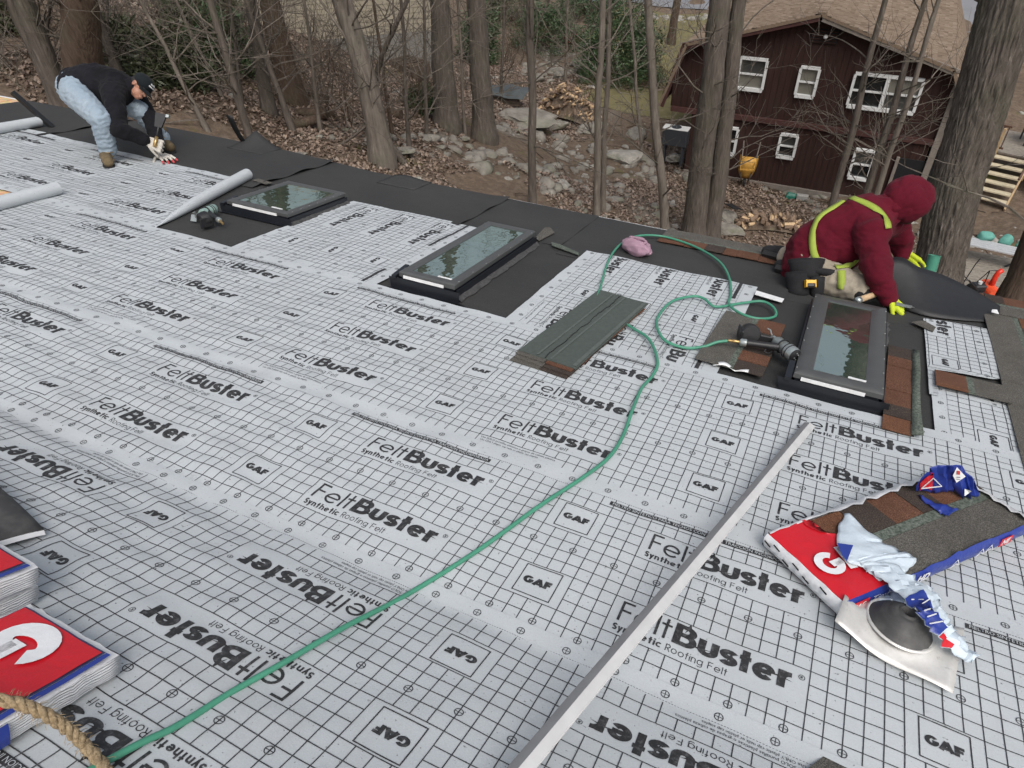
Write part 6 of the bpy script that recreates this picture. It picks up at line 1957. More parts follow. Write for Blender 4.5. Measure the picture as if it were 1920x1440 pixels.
# near one: its right short side runs up the picture
b1 = closed_bundle(RM(-28.2, .9, .75, math.pi/2), 'closed red and white shingle bundle under the tan rope, lower left', 5, .066)
mb = MB(); P = [[(x, -.1765-.004*math.sin(z*60), z) for z in np.linspace(.008, .060, 5)] for x in np.linspace(-.45, .24, 14)]
mb.grid(P); mb.build('blue_side_panel', MATS['wrap_blue'], b1, True)
strokes(b1, [[(p.x, p.y) for p in t] for t in ribbon([(0, .02), (.05, .052), (.10, .02), (.05, .032), (0, .02)], .004)+ribbon([(.03, .014), (.05, .026), (.07, .014)], .004)], Matrix.Translation((.10, -.183, .0)) @ Matrix.Rotation(math.pi/2, 4, 'X'), 'wrap_white', 'printed_mark')
b2 = closed_bundle(RM(-35.7, 2.0, .75, math.pi/2+.03), 'lower bundle of the stacked pair cut off by the left edge', 6, .062)
b3 = closed_bundle(RM(-35.9, 2.1, 2.02, math.pi/2-.02), 'upper bundle of the stacked pair cut off by the left edge', 7, .064)
# corner of a shingle at the bottom right
shingle(8.6, 22.0, .72, R_(62), 12, 6.7, 'shingle corner poking in at the bottom edge on the right', 15)
# ================================================================ tools, flaps and people
def roof_at(x, y, w=0.0):
    """roof coordinates (cells) of a sight line where it is w cells above the lower roof"""
    d = RC.T @ np.array([(x-960)/FPX, (y-720)/FPX, 1.0]); t = -(HC-w)/d[2]
    return d[0]*t, d[1]*t

# ---- lifted black membrane held by the kneeling worker
near = [(8.6, 96.6, .35), (11.5, 95.0, .35), (14.2, 94.2, .35), (17.5, 95.0, .35), (20.3, 96.2, .35), (22.4, 97.2, .35)]
far = []
for (px, py), w in (((1650, 486), 4.6), ((1690, 482), 5.2), ((1722, 500), 4.4), ((1765, 514), 3.4), ((1820, 540), 2.2), ((1876, 574), .9)):
    far.append((*roof_at(px, py, w), w))
rows = []
NN, FF_ = smooth([S(*p) for p in near], 4), smooth([S(*p) for p in far], 4)
for a, b in zip(NN, FF_):
    row = []
    for k in range(9):
        t = k/8; p = a.lerp(b, t); sag = -math.sin(math.pi*t)*.045*(b-a).length
        row.append(p+Vector(rw(0, 0, 1))*(sag if t < 1 else 0))
    rows.append(row)
mb = MB(); mb.grid(rows); o = mb.build('membrane_flap', MATS['membrane_edge'], None, True); md = o.modifiers.new('thickness', 'SOLIDIFY'); md.thickness = .003
tag(o, 'black membrane sheet lifted off the roof by the kneeling worker', 'membrane')
scrap([(21.4, 98.4, .1), (22.2, 98.2, .1), (22.0, 99.0, .3), (21.5, 99.0, .2)], 'label_white', 'tiny white paper scrap on the lifted black membrane', .9)
# ---- black strip standing up and curled corner at the eave
b0 = S(-113.6, 110.6, .3); t0 = at_depth(430, 207, 6.95+.03)
t0 = b0+(t0-b0).normalized()*.36
mb = MB(); wv = Vector((.5, .1, 0)).normalized()*.032
P = [[b0+(t0-b0)*t-wv+Vector((0, -.03*math.sin(t*2.2), 0)), b0+(t0-b0)*t+wv+Vector((0, -.03*math.sin(t*2.2), 0))] for t in np.linspace(0, 1, 8)]
mb.grid(P); o = mb.build('membrane_strip', MATS['membrane_edge'], None, True); md = o.modifiers.new('thickness', 'SOLIDIFY'); md.thickness = .004
tag(o, 'narrow black membrane strip standing upright at the eave', 'membrane')
def curl(u0, v0, lu, lv, hgt, label):
    rows = []
    for i in range(9):
        row = []
        for j in range(7):
            s_, t = i/8, j/6
            w = .25+hgt*max(0, t*(1-abs(s_-.35)*1.5))**1.6
            row.append(S(u0+lu*s_, v0+lv*t-.25*w, w))
        rows.append(row)
    mb = MB(); mb.grid(rows); o = mb.build('membrane_curl', MATS['membrane'], None, True); md = o.modifiers.new('thickness', 'SOLIDIFY'); md.thickness = .004
    tag(o, label, 'membrane')
curl(-114.5, 106.5, 9.0, 6.0, 3.2, 'curled black membrane corner beside the upright strip at the eave')
curl(-75.5, 103.5, 8.0, 6.0, .55, 'lightly lifted black membrane corner at the eave above the sideways felt')

# ---- air nailers
plain('gun_silver', (.42, .46, .45), .35, .7, .25, 25); plain('gun_black', (.016, .016, .018), .45, 0, .2, 20); plain('gun_green', (.30, .42, .38), .4, .4, .15, 15)
def nailer(M, label, body_mat):
    g = thing('air_nailer', label, 'nail gun', M, 'air nailers')
    def cyl(p, q, pr, name, mat, n=20):
        p, q = Vector(p), Vector(q); d = q-p; mz = d.to_track_quat('Z', 'Y').to_matrix().to_4x4(); mz.translation = p
        mb = MB(); mb.lathe([(r_, t*d.length) for r_, t in pr], n, mz); return mb.build(name, MATS[mat], g, 40)
    b = cyl((.045, .075, .055), (.155, -.045, .05), [(0, 0), (.026, 0), (.03, .06), (.034, .10), (.034, .55), (.038, .6), (.040, .66), (.040, .92), (.036, 1), (0, 1)], 'body', body_mat)
    c = cyl((.148, -.037, .05), (.163, -.054, .05), [(0, 0), (.037, 0), (.035, .8), (.024, 1), (0, 1)], 'end_cap', 'gun_black')
    for a_ in range(4):
        mb = MB(); mb.lathe([(0, .004), (.004, .003), (.004, 0)], 6, Matrix.Translation((.163+.008*math.cos(a_*1.57), -.054+.006*math.cos(a_*1.57), .05+.02*math.sin(a_*1.57+.4))) @ Matrix.Rotation(R_(90), 4, 'X')); mb.build('screw', MATS['gun_silver'], c)
    cyl((-.105, -.010, .045), (.065, .015, .05), [(0, 0), (.018, 0), (.0195, .1), (.0175, .35), (.019, .7), (.022, 1), (0, 1)], 'grip', 'gun_black')
    cyl((-.135, -.014, .044), (-.098, -.009, .045), [(0, 0), (.014, 0), (.020, .2), (.021, .9), (.018, 1), (0, 1)], 'grip_cap', 'gun_silver')
    f_ = cyl((-.195, -.018, .040), (-.133, -.014, .044), [(0, 0), (.007, 0), (.009, .15), (.007, .3), (.0095, .42), (.0095, .75), (.008, .8), (.010, 1), (0, 1)], 'brass_coupler', 'brass', 12)
    # round nail canister lying on its rim, flat lid towards the grip
    mc = Matrix.Translation((-.095, .085, .058)) @ Matrix.Rotation(R_(78), 4, 'X') @ Matrix.Rotation(.2, 4, 'Y')
    mb = MB(); mb.lathe([(0, -.032), (.050, -.032), (.056, -.026), (.058, 0), (.056, .028), (.048, .036), (0, .038)], 28, mc); cn = mb.build('nail_canister', MATS['gun_black'], g, 40)
    mb = MB(); mb.box((0, 0, 0), (.012, .10, .07), None, .003).xf(Matrix.Translation((-.145, .082, .05)) @ Matrix.Rotation(.3, 4, 'Z')); mb.build('canister_latch', MATS['gun_black'], cn)
    mb = MB(); mb.box((0, 0, 0), (.085, .018, .034), None, .004).xf(Matrix.Translation((-.010, .085, .052)) @ Matrix.Rotation(.05, 4, 'Z')); mb.build('feed_arm', MATS['gun_black'], g)
    mb = MB(); mb.box((0, 0, 0), (.030, .05, .028), None, .004).xf(Matrix.Translation((.038, .098, .05)) @ Matrix.Rotation(.7, 4, 'Z')); nz = mb.build('nose', MATS['gun_silver'], g)
    mb = MB(); mb.tube([(.02, .115, .065), (.005, .135, .085), (-.012, .125, .095)], .004, 6); mb.build('depth_pin', MATS['gun_silver'], nz)
    mb = MB(); mb.tube([(.008, .0, .03), (.0, -.012, .018), (.025, -.010, .012), (.04, .005, .02)], .004, 6); mb.build('trigger', MATS['gun_black'], g)
    for t in (.35, .62, .75):
        p = Vector((.045, .075, .055)).lerp(Vector((.155, -.045, .05)), t); d = Vector((.11, -.12, -.005)).to_track_quat('Z', 'Y').to_matrix().to_4x4(); d.translation = p
        mb = MB(); mb.lathe([(.034, 0), (.0425, .001), (.0425, .005), (.034, .006)], 24, d); mb.build('band', MATS['gun_black'], b)
    mb = MB(); mb.box((0, 0, 0), (.05, .004, .05), None, .001).xf(Matrix.Translation((.055, .128, .03)) @ Matrix.Rotation(.7, 4, 'Z') @ Matrix.Rotation(.5, 4, 'X')); mb.build('contact_foot', MATS['gun_silver'], nz)
    return g
nailer(RM(-2.55, 71.4, .85, .05), 'silver air nailer with black canister on the hose end by the right skylight', 'gun_silver')
nailer(RM(-81.9, 71.6, .25, R_(150)), 'pale green and black air nailer beside the square skylight', 'gun_green')

# ---- black curled flashing at the left edge
rows = []; rim = []
for i in range(15):
    row = []
    for j in range(9):
        s_, t = i/14, j/8
        u = -50.9+12.4*s_-1.2*t*t; v = 17.7-1.6*s_-3.6*t+1.0*math.sin(s_*3)*t
        w = .75+2.3*math.sin(math.pi*min(1, .25+t*.75))*(1-.75*s_**3)*.7
        row.append(S(u, v, w))
    rows.append(row); rim.append(row[-1])
fl = thing('curled_flashing', 'curled black flashing sheet with a pale edge at the left edge', 'flashing', Matrix.Translation(rows[0][0]))
c0 = rows[0][0]
mb = MB(); mb.grid([[p-c0 for p in r_] for r_ in rows]); o = mb.build('black_sheet', MATS['boot_rubber'], fl, True); md = o.modifiers.new('thickness', 'SOLIDIFY'); md.thickness = .003
edge = [r_[-1]-c0 for r_ in rows]+[p-c0 for p in rows[-1][::-1]]
mb = MB(); P = [[p+Vector((0, 0, .004)), p+Vector((.006, -.006, -.010))] for p in edge]; mb.grid(P); mb.build('pale_edge', MATS['white_metal'], fl, True)
# ---- dark bar leaning at the far left
mb = MB(); mb.box((0, 0, 0), (.035, .05, .46)); o = mb.build('roof_bracket', MATS['membrane_edge'])
o.matrix_world = RM(-157.5, 95.8, 3.6, .2) @ Matrix.Rotation(R_(-38), 4, 'Y') @ Matrix.Rotation(R_(15), 4, 'X'); tag(o, 'black metal roof bracket bar at the far left edge', 'bracket')

# ================================================================ bodies
def blob(parts, voxel, it=4):
    """one continuous skin around round cones and ellipsoids"""
    bm = bmesh.new()
    def add_sphere(c, rad3, rot=None, sub=2):
        g = bmesh.ops.create_icosphere(bm, subdivisions=sub, radius=1)
        M = Matrix.Translation(c) @ ((rot.to_4x4()) if rot is not None else Matrix.Identity(4)) @ Matrix.Diagonal((*rad3, 1))
        bmesh.ops.transform(bm, matrix=M, verts=g['verts'])
    for p in parts:
        if p[0] == 'c':
            _, a, r0, b, r1 = p; a, b = Vector(a), Vector(b); d = b-a; L = max(d.length, 1e-5)
            n = 14; q = d.to_track_quat('Z', 'Y').to_matrix()
            # capsule profile: hemisphere, cone, hemisphere
            prof_ = [(r0*math.sin(t), -r0*math.cos(t)) for t in np.linspace(.15, math.pi/2, 5)]+[(r1*math.cos(t), L+r1*math.sin(t)) for t in np.linspace(0, math.pi/2-.15, 5)]
            rings = [[bm.verts.new(a+q @ Vector((rr*math.cos(2*math.pi*k/n), rr*math.sin(2*math.pi*k/n), z))) for k in range(n)] for rr, z in prof_]
            for i in range(len(rings)-1):
                for k in range(n): bm.faces.new((rings[i][k], rings[i][(k+1) % n], rings[i+1][(k+1) % n], rings[i+1][k]))
            bm.faces.new(rings[0][::-1]); bm.faces.new(rings[-1])
        else:
            add_sphere(Vector(p[1]), p[2], p[3] if len(p) > 3 else None, 3)
    me = bpy.data.meshes.new('skin'); bm.to_mesh(me); bm.free()
    ob = bpy.data.objects.new('skin', me); COL.objects.link(ob)
    m1 = ob.modifiers.new('r', 'REMESH'); m1.mode = 'VOXEL'; m1.voxel_size = voxel
    m2 = ob.modifiers.new('s', 'SMOOTH'); m2.iterations = it; m2.factor = .5
    dg = bpy.context.evaluated_depsgraph_get(); dg.update()
    out = bpy.data.meshes.new_from_object(ob.evaluated_get(dg))
    bpy.data.objects.remove(ob); bpy.data.meshes.remove(me)
    return out
def wrinkle(me, amp, sc, stretch=(1, 1, 1), seed=0.0, amp2=None):
    n = len(me.vertices); co = np.zeros(n*3, np.float32); no = np.zeros(n*3, np.float32)
    me.vertices.foreach_get('co', co); me.vertex_normals.foreach_get('vector', no)
    co = co.reshape(-1, 3); no = no.reshape(-1, 3)
    for i in range(n):
        p = Vector(co[i]); q = Vector((p.x*sc*stretch[0]+seed, p.y*sc*stretch[1], p.z*sc*stretch[2]))
        a = mnoise.noise(q); b = mnoise.noise(q*2.3+Vector((7, 0, 0)))
        k = amp*(1-2*abs(a))*.8+amp*.5*b
        co[i] += no[i]*k
    me.vertices.foreach_set('co', co.ravel()); me.update()
def dress(me, name, mat, parent, origin):
    me.name = name; me.materials.clear(); me.materials.append(MATS[mat])
    me.polygons.foreach_set('use_smooth', [True]*len(me.polygons))
    me.transform(Matrix.Translation(-origin))
    o = bpy.data.objects.new(name, me); COL.objects.link(o); o.parent = parent
    return o
def cloth(name, a, b, sc=120, rough=.9, big=5):
    t = NT(name); v = t.coord(); f = t.noise(v, sc, 3, .7); g = t.noise(v, big, 4)
    t.color(t.mix(t.ramp(f, [(.3, (0, 0, 0)), (.75, (.4, .4, .4))]), t.ramp(g, [(.3, a), (.7, b)]), tuple(x*.55 for x in a))).set(rough, 0, .15); t.bump(f, .3, .003)
    t.b.inputs['Sheen Weight'].default_value = .03
cloth('black_knit', (.006, .006, .008), (.014, .014, .018)); cloth('denim', (.25, .32, .39), (.34, .41, .47), 160, .85, 4); cloth('burgundy', (.082, .0045, .013), (.120, .008, .020), 140, .92, 4)
cloth('khaki', (.30, .26, .20), (.44, .39, .31), 130, .9, 6); cloth('boot_leather', (.10, .075, .042), (.19, .145, .085), 60, .75, 8); cloth('cap_cloth', (.008, .011, .013), (.015, .019, .022), 160, .85)
cloth('lime_glove', (.42, .52, .025), (.60, .70, .05), 120, .7); cloth('white_glove', (.50, .47, .42), (.66, .63, .57), 120, .85); cloth('red_dip', (.36, .04, .05), (.50, .08, .09), 60, .5); cloth('lime_strap', (.27, .36, .05), (.38, .47, .09), 220, .65)
cloth('dark_canvas', (.012, .012, .014), (.028, .028, .03), 90, .8)
def skin_mat():
    t = NT('skin'); v = t.coord(); f = t.noise(v, 30, 4)
    t.color(t.ramp(f, [(.3, (.30, .145, .095)), (.7, (.40, .205, .14))])).set(.5, 0, .4); t.b.inputs['Subsurface Weight'].default_value = .1; t.b.inputs['Subsurface Radius'].default_value = (.02, .008, .005)
skin_mat()
plain('dark_hair', (.012, .009, .007), .6)
D = at_depth
def hand_parts(c, fd, pn, size=.19, curl=(.25, .3, .2), spread=.10, thumb_out=.7, side=1):
    """palm and five fingers: c wrist end of palm, fd finger direction, pn direction the palm faces"""
    fd = Vector(fd).normalized(); pn = Vector(pn); pn = (pn-fd*pn.dot(fd)).normalized(); sx = fd.cross(pn)*side
    pl = size*.50; pw = size*.21
    parts = []
    for k in (-1, -.35, .3, 1):
        parts.append(('c', c+sx*pw*k*.55, size*.075, c+fd*pl+sx*pw*k, size*.070))
    for k, L in ((-1, .40), (-.36, .45), (.32, .43), (1, .33)):
        p = c+fd*pl+sx*pw*k; ang = 0; d0 = (fd+sx*spread*k).normalized(); r_ = size*.052
        for s_, (fr, cu) in enumerate(zip((.46, .31, .23), curl)):
            ang += cu; d = d0*math.cos(ang)+pn*math.sin(ang)
            q = p+d*L*size*fr; parts.append(('c', p, r_, q, r_*.9)); p = q; r_ *= .9
    p = c+fd*pl*.25-sx*pw*.9; d = (fd*.6-sx*thumb_out+pn*.35).normalized(); r_ = size*.062
    for s_ in range(3):
        q = p+d*size*(.18, .16, .12)[s_]; parts.append(('c', p, r_, q, r_*.88)); p = q; r_ *= .88; d = (d+fd*.35+pn*.15).normalized()
    return parts
def hand_obj(c, fd, pn, mat, parent, origin, tips=None, name='glove', **kw):
    parts = hand_parts(Vector(c), fd, pn, **kw); me = blob(parts, .0042, 2)
    o = dress(me, name, mat, parent, origin)
    if tips:
        tp = [p for i, p in enumerate(parts) if 4 <= i and (i-4) % 3 == 2 and i < 16]
        me2 = blob([('c', p[1].lerp(p[3], .05), p[2]+.0012, p[3], p[4]+.0014) for p in tp], .004, 2); dress(me2, 'dipped_fingertips', tips, o, origin)
    return o

# ---------------------------------------------------------------- worker bending over at the far left
J = dict(pel=D(146, 163, 6.62), hipN=D(141, 176, 6.48), hipF=D(160, 166, 6.80), kneeN=D(189, 224, 6.22), ankN=D(202, 279, 6.40), kneeF=D(263, 208, 6.72), ankF=D(304, 258, 6.93),
         back=D(178, 156, 6.60), chest=D(216, 165, 6.58), neck=D(240, 164, 6.58), shN=D(212, 177, 6.40), shF=D(250, 176, 6.82), elN=D(223, 243, 6.26), wrN=D(270, 262, 6.37), elF=D(284, 226, 6.74), wrF=D(298, 277, 6.62), head=D(263, 163, 6.56))
o1 = S(-121, 86, 0)
m1 = thing('person', 'worker in black sweater, cap and light jeans bending over the far felt', 'person', Matrix.Translation(o1))
cN, cF = at_depth(0, 0, 1), None
fx = Vector(ax); fdn = -Vector(ax).cross(Vector(az)).normalized()
right, down, fwd = Vector(ax), Vector(ay), Vector(az)
fd_face = (right*.62+down*.70-fwd*.18).normalized()
head = J['head']
top_head = (head-J['neck']); 
up_h = (right*.62-down*.62).normalized(); up_h = (up_h-fd_face*up_h.dot(fd_face)).normalized(); sd_h = fd_face.cross(up_h)
hr = Matrix((sd_h, fd_face, up_h)).transposed()
hp = lambda x, y, z: head+hr @ Vector((x, y, z))
# continuous body under the clothes, with head and face
bp = [('c', J['pel'], .12, J['back'], .115), ('c', J['back'], .115, J['chest'], .125), ('c', J['chest'], .12, J['neck'], .075), ('c', J['neck'], .058, head, .062)]
bp += [('c', J['shN'], .06, J['elN'], .045), ('c', J['elN'], .043, J['wrN'], .030), ('c', J['shF'], .06, J['elF'], .045), ('c', J['elF'], .043, J['wrF'], .030), ('c', J['chest'], .1, J['shN'], .06), ('c', J['chest'], .1, J['shF'], .06)]
bp += [('c', J['pel'], .11, J['hipN'], .09), ('c', J['pel'], .11, J['hipF'], .09), ('c', J['hipN'], .085, J['kneeN'], .058), ('c', J['kneeN'], .056, J['ankN'], .038), ('c', J['hipF'], .085, J['kneeF'], .058), ('c', J['kneeF'], .056, J['ankF'], .038)]
bp += [('e', hp(0, -.008, .03), (.074, .094, .095), hr), ('e', hp(0, .018, -.045), (.056, .070, .065), hr), ('e', hp(0, .055, -.085), (.030, .030, .024), hr)]
bp += [('c', hp(0, .085, .01), .011, hp(0, .108, -.022), .014), ('e', hp(0, .092, -.055), (.024, .010, .007), hr), ('e', hp(0, .090, -.068), (.021, .010, .007), hr), ('e', hp(.032, .075, .022), (.020, .012, .007), hr), ('e', hp(-.032, .075, .022), (.020, .012, .007), hr)]
for s_ in (-1, 1): bp += [('e', hp(s_*.076, -.005, -.004), (.009, .022, .032), hr)]
body = dress(blob(bp, .0075, 2), 'body', 'skin', m1, o1)
for s_ in (-1, 1):
    mb = MB(); mb.lathe([(0, .008), (.007, .005), (.009, 0), (0, -.004)], 10, Matrix.Translation(hp(s_*.031, .086, .004)-o1) @ (hr @ Matrix.Rotation(-math.pi/2, 3, 'X')).to_4x4()); mb.build('eye', MATS['dark_hair'], body, True)
    mb = MB(); mb.tube([hp(s_*.014, .090, .024)-o1, hp(s_*.032, .089, .028)-o1, hp(s_*.050, .080, .022)-o1], .004, 6); mb.build('eyebrow', MATS['dark_hair'], body, True)
me = blob([('e', hp(0, -.04, .012), (.079, .066, .075), hr)], .008, 2); wrinkle(me, .003, 60); dress(me, 'hair', 'dark_hair', m1, o1)
# sweater
sw = [('c', J['pel']+(J['back']-J['pel'])*.02, .172, J['back'], .170), ('c', J['back'], .170, J['chest'], .165), ('c', J['chest'], .160, J['neck'], .09), ('c', J['chest'], .15, J['shN'], .095), ('c', J['chest'], .15, J['shF'], .095),
      ('c', J['shN'], .092, J['elN'], .068), ('c', J['elN'], .066, J['wrN'], .046), ('c', J['shF'], .092, J['elF'], .066), ('c', J['elF'], .064, J['wrF'], .046), ('c', J['neck'], .085, J['neck']+(head-J['neck'])*.35, .082), ('e', J['back']+down*.03, (.2, .15, .16))]
me = blob(sw, .011, 4); wrinkle(me, .014, 8, seed=3); wrinkle(me, .006, 22, seed=13); sweater = dress(me, 'sweater', 'black_knit', m1, o1)
# jeans
jn = [('c', J['pel']-(J['back']-J['pel'])*.15, .158, J['pel']+(J['back']-J['pel'])*.3, .155), ('c', J['pel'], .15, J['hipN'], .125), ('c', J['pel'], .15, J['hipF'], .125),
      ('c', J['hipN'], .122, J['kneeN'], .086), ('c', J['kneeN'], .085, J['ankN'], .072), ('c', J['hipF'], .12, J['kneeF'], .084), ('c', J['kneeF'], .082, J['ankF'], .070)]
me = blob(jn, .010, 3); wrinkle(me, .012, 13, (1, 1, 1.8), 9); wrinkle(me, .003, 30, (1, 1, 1.8), 19); dress(me, 'jeans', 'denim', m1, o1)
# boots
def boot(ank, foot, toe, parent, origin, mat='boot_leather'):
    ank, foot, toe = Vector(ank), Vector(foot), Vector(toe); nrm_ = Vector(rw(0, 0, 1)); d = (toe-foot).normalized()
    me = blob([('c', ank+nrm_*.07, .060, ank-nrm_*.02, .058), ('c', ank-nrm_*.02, .056, foot, .052), ('c', foot, .050, toe, .046), ('c', foot-d*.03, .046, foot+d*.02, .048)], .007, 3); wrinkle(me, .003, 30)
    b = dress(me, 'boot', mat, parent, origin)
    sd_ = d.cross(nrm_).normalized(); a0 = foot-d*.075-nrm_*.048; L = (toe-foot).length+.13
    pts = [(0, .036), (.03, .044), (L*.45, .040), (L*.75, .052), (L*.95, .040), (L, .015)]
    poly = [(x, y) for x, y in pts]+[(x, -y) for x, y in pts[::-1]]
    Mx = Matrix((d, sd_, d.cross(sd_))).transposed().to_4x4(); Mx.translation = a0-origin
    if (Mx.to_3x3() @ Vector((0, 0, 1))).dot(nrm_) < 0: Mx = Mx @ Matrix.Rotation(math.pi, 4, 'X')
    mb = MB(); mb.prism(poly, -.012, .014, Mx); mb.build('sole', MATS['rubber'], b)
    for k in range(5):
        p = ank+nrm_*(.05-.03*k)+d*(.045+.014*k); mb = MB(); mb.tube([p-sd_*.032-origin, p+d*.016-origin, p+sd_*.032-origin], .0035, 5); mb.build('lace', MATS['brass'], b)
def rs(x, y, w): return S(*roof_at(x, y, w), w)
boot(J['ankN'], rs(198, 292, 1.5), rs(203, 304, 1.2), m1, o1)
boot(J['ankF'], rs(305, 264, 1.5), rs(319, 276, 1.2), m1, o1)
# gloves: one grips the hammer, one lies flat on the roof
hdir = (J['wrN']-J['elN']).normalized()
mb = MB(); mb.tube([J['wrN']-hdir*.005-o1, J['wrN']+hdir*.03-o1], [.033, .031], 12); mb.build('bare_wrist', MATS['skin'], body, True)
ham_ax = (D(297, 222, 6.40)-D(292, 268, 6.40)).normalized()
hand_obj(J['wrN']+hdir*.03, hdir, (ham_ax.cross(hdir)), 'white_glove', m1, o1, None, size=.23, curl=(1.1, 1.2, .8), spread=.02, thumb_out=.4, side=1)
palm = rs(303, 291, 1.0)
fd2 = (rs(322, 302, .6)-rs(300, 292, .6)).normalized()
hand_obj(palm-fd2*.02, fd2, Vector(rw(0, 0, -1)), 'white_glove', m1, o1, 'red_dip', size=.24, curl=(.12, .25, .2), spread=.22, thumb_out=.9, side=1)
mb = MB(); w0 = J['wrF']; w1 = palm-fd2*.02; mb.tube([w0-o1, w0.lerp(w1, .45)-o1, w1-o1], [.046, .040, .034], 14); mb.build('wrist_band', MATS['dark_canvas'], m1, True)
# cap with brim and two lines of pale lettering
me = blob([('e', hp(0, -.006, .050), (.090, .106, .078), hr)], .007, 2)
cap_ = dress(me, 'cap', 'cap_cloth', m1, o1)
rows = []
for i in range(11):
    a_ = (i/10-.5)*2.0; row = []
    for j in range(6):
        t = j/5; rr_ = .097+.075*t*(math.cos(a_*.75))
        row.append(hp(math.sin(a_)*.088*(1+.06*t), math.cos(a_)*rr_*.98, .030-.018*t-.035*(math.sin(a_)**2)*.6)-o1)
    rows.append(row)
mb = MB(); mb.grid(rows); o = mb.build('brim', MATS['cap_cloth'], cap_, True); md = o.modifiers.new('thickness', 'SOLIDIFY'); md.thickness = .005
rc = random.Random(5)
for z_, half in ((.093, .026), (.072, .040)):                     # two rows of small pale embroidery, too small to read
    mb = MB(); x = -half
    while x < half:
        w_ = rc.uniform(.004, .009); q = []
        for xx, zz in ((x, z_), (x+w_*.75, z_), (x+w_*.75, z_+rc.uniform(.009, .014)), (x, z_+rc.uniform(.009, .014))):
            a_ = xx/.10; q.append(hp(math.sin(a_)*.098, math.cos(a_)*.112*math.sqrt(max(.1, 1-((zz-.050)/.082)**2)), zz)-o1)
        mb.add(q, [(0, 1, 2, 3)]); x += w_
    mb.build('cap_embroidery', MATS['label_white'], cap_)
# hammer with a broad flat head (roofing hatchet)
hm0, hm1 = D(291, 270, 6.40), D(302, 216, 6.40)
hmx = thing('roofing_hatchet', 'black roofing hatchet held upright in the white glove', 'hatchet', Matrix.Translation(hm0))
d_ = (hm1-hm0); sx_ = right.copy()
mb = MB(); mb.tube([-d_*.10, d_*.25], [.017, .016], 10); mb.build('grip', MATS['brass'], hmx, True)
mb = MB(); mb.tube([d_*.22, d_*.80], [.011, .010], 8); mb.build('shaft', MATS['gun_black'], hmx, True)
e1 = d_.normalized(); e2 = (right-e1*right.dot(e1)).normalized(); e3 = e1.cross(e2)
Mh = Matrix((e2, e1, e3)).transposed().to_4x4(); Mh.translation = d_*.85
mb = MB(); mb.prism([(-.035, -.075), (.030, -.075), (.050, .03), (.050, .055), (-.050, .055), (-.045, .0)], -.010, .010, Mh); mb.build('head', MATS['gun_black'], hmx)
mb = MB(); mb.prism([(.05, .028), (.078, .030), (.078, .055), (.05, .055)], -.014, .014, Mh); mb.build('poll', MATS['gun_silver'], hmx)

# ---------------------------------------------------------------- kneeling worker in the hooded sweatshirt
K = dict(pel=D(1516, 502, 4.86), low=D(1530, 470, 4.84), mid=D(1572, 440, 4.78), chest=D(1618, 418, 4.74), neck=D(1664, 392, 4.72), head=D(1703, 384, 4.70),
         shN=D(1634, 440, 4.56), shF=D(1668, 410, 4.92), elN=D(1646, 517, 4.42), wrN=D(1665, 556, 4.46), elF=D(1690, 450, 5.00), wrF=D(1690, 474, 5.03),
         hipN=D(1530, 514, 4.76), hipF=D(1545, 498, 4.98), kneeN=S(6.0, 95.2, 1.6), kneeF=S(8.0, 101.0, 1.6), ankN=S(-1.6, 98.6, 1.3), ankF=S(-4.0, 103.6, 1.3))
o2 = S(2, 98, 0)
m2 = thing('person', 'kneeling worker in maroon hood, lime harness and gloves cutting the membrane', 'person', Matrix.Translation(o2))
hd = K['head']
face2 = (right*.75+down*.55+fwd*.15).normalized(); up2 = (right*.45-down*.75).normalized(); up2 = (up2-face2*up2.dot(face2)).normalized(); sd2_ = face2.cross(up2)
h2r = Matrix((sd2_, face2, up2)).transposed(); hq = lambda x, y, z: hd+h2r @ Vector((x, y, z))
bp = [('c', K['pel'], .13, K['mid'], .13), ('c', K['mid'], .13, K['chest'], .14), ('c', K['chest'], .12, K['neck'], .07), ('c', K['neck'], .06, hd, .065), ('c', K['chest'], .1, K['shN'], .06), ('c', K['chest'], .1, K['shF'], .06),
      ('c', K['shN'], .06, K['elN'], .045), ('c', K['elN'], .045, K['wrN'], .032), ('c', K['shF'], .06, K['elF'], .045), ('c', K['elF'], .045, K['wrF'], .032), ('c', K['pel'], .12, K['hipN'], .09), ('c', K['pel'], .12, K['hipF'], .09),
      ('c', K['hipN'], .085, K['kneeN'], .06), ('c', K['kneeN'], .058, K['ankN'], .04), ('c', K['hipF'], .085, K['kneeF'], .06), ('c', K['kneeF'], .058, K['ankF'], .04),
      ('e', hq(0, -.005, .02), (.074, .094, .098), h2r), ('e', hq(0, .02, -.05), (.055, .068, .065), h2r), ('c', hq(0, .085, .0), .011, hq(0, .106, -.03), .014), ('e', hq(0, .09, -.065), (.024, .01, .008), h2r)]
body2 = dress(blob(bp, .008, 2), 'body', 'skin', m2, o2)
for s_ in (-1, 1):
    mb = MB(); mb.lathe([(0, .008), (.007, .005), (.009, 0), (0, -.004)], 10, Matrix.Translation(hq(s_*.031, .086, -.004)-o2) @ (h2r @ Matrix.Rotation(-math.pi/2, 3, 'X')).to_4x4()); mb.build('eye', MATS['dark_hair'], body2, True)
me = blob([('e', hq(0, -.02, .03), (.08, .09, .085), h2r), ('e', hq(0, .05, -.075), (.05, .045, .04), h2r)], .008, 2); dress(me, 'hair_and_beard', 'dark_hair', m2, o2)
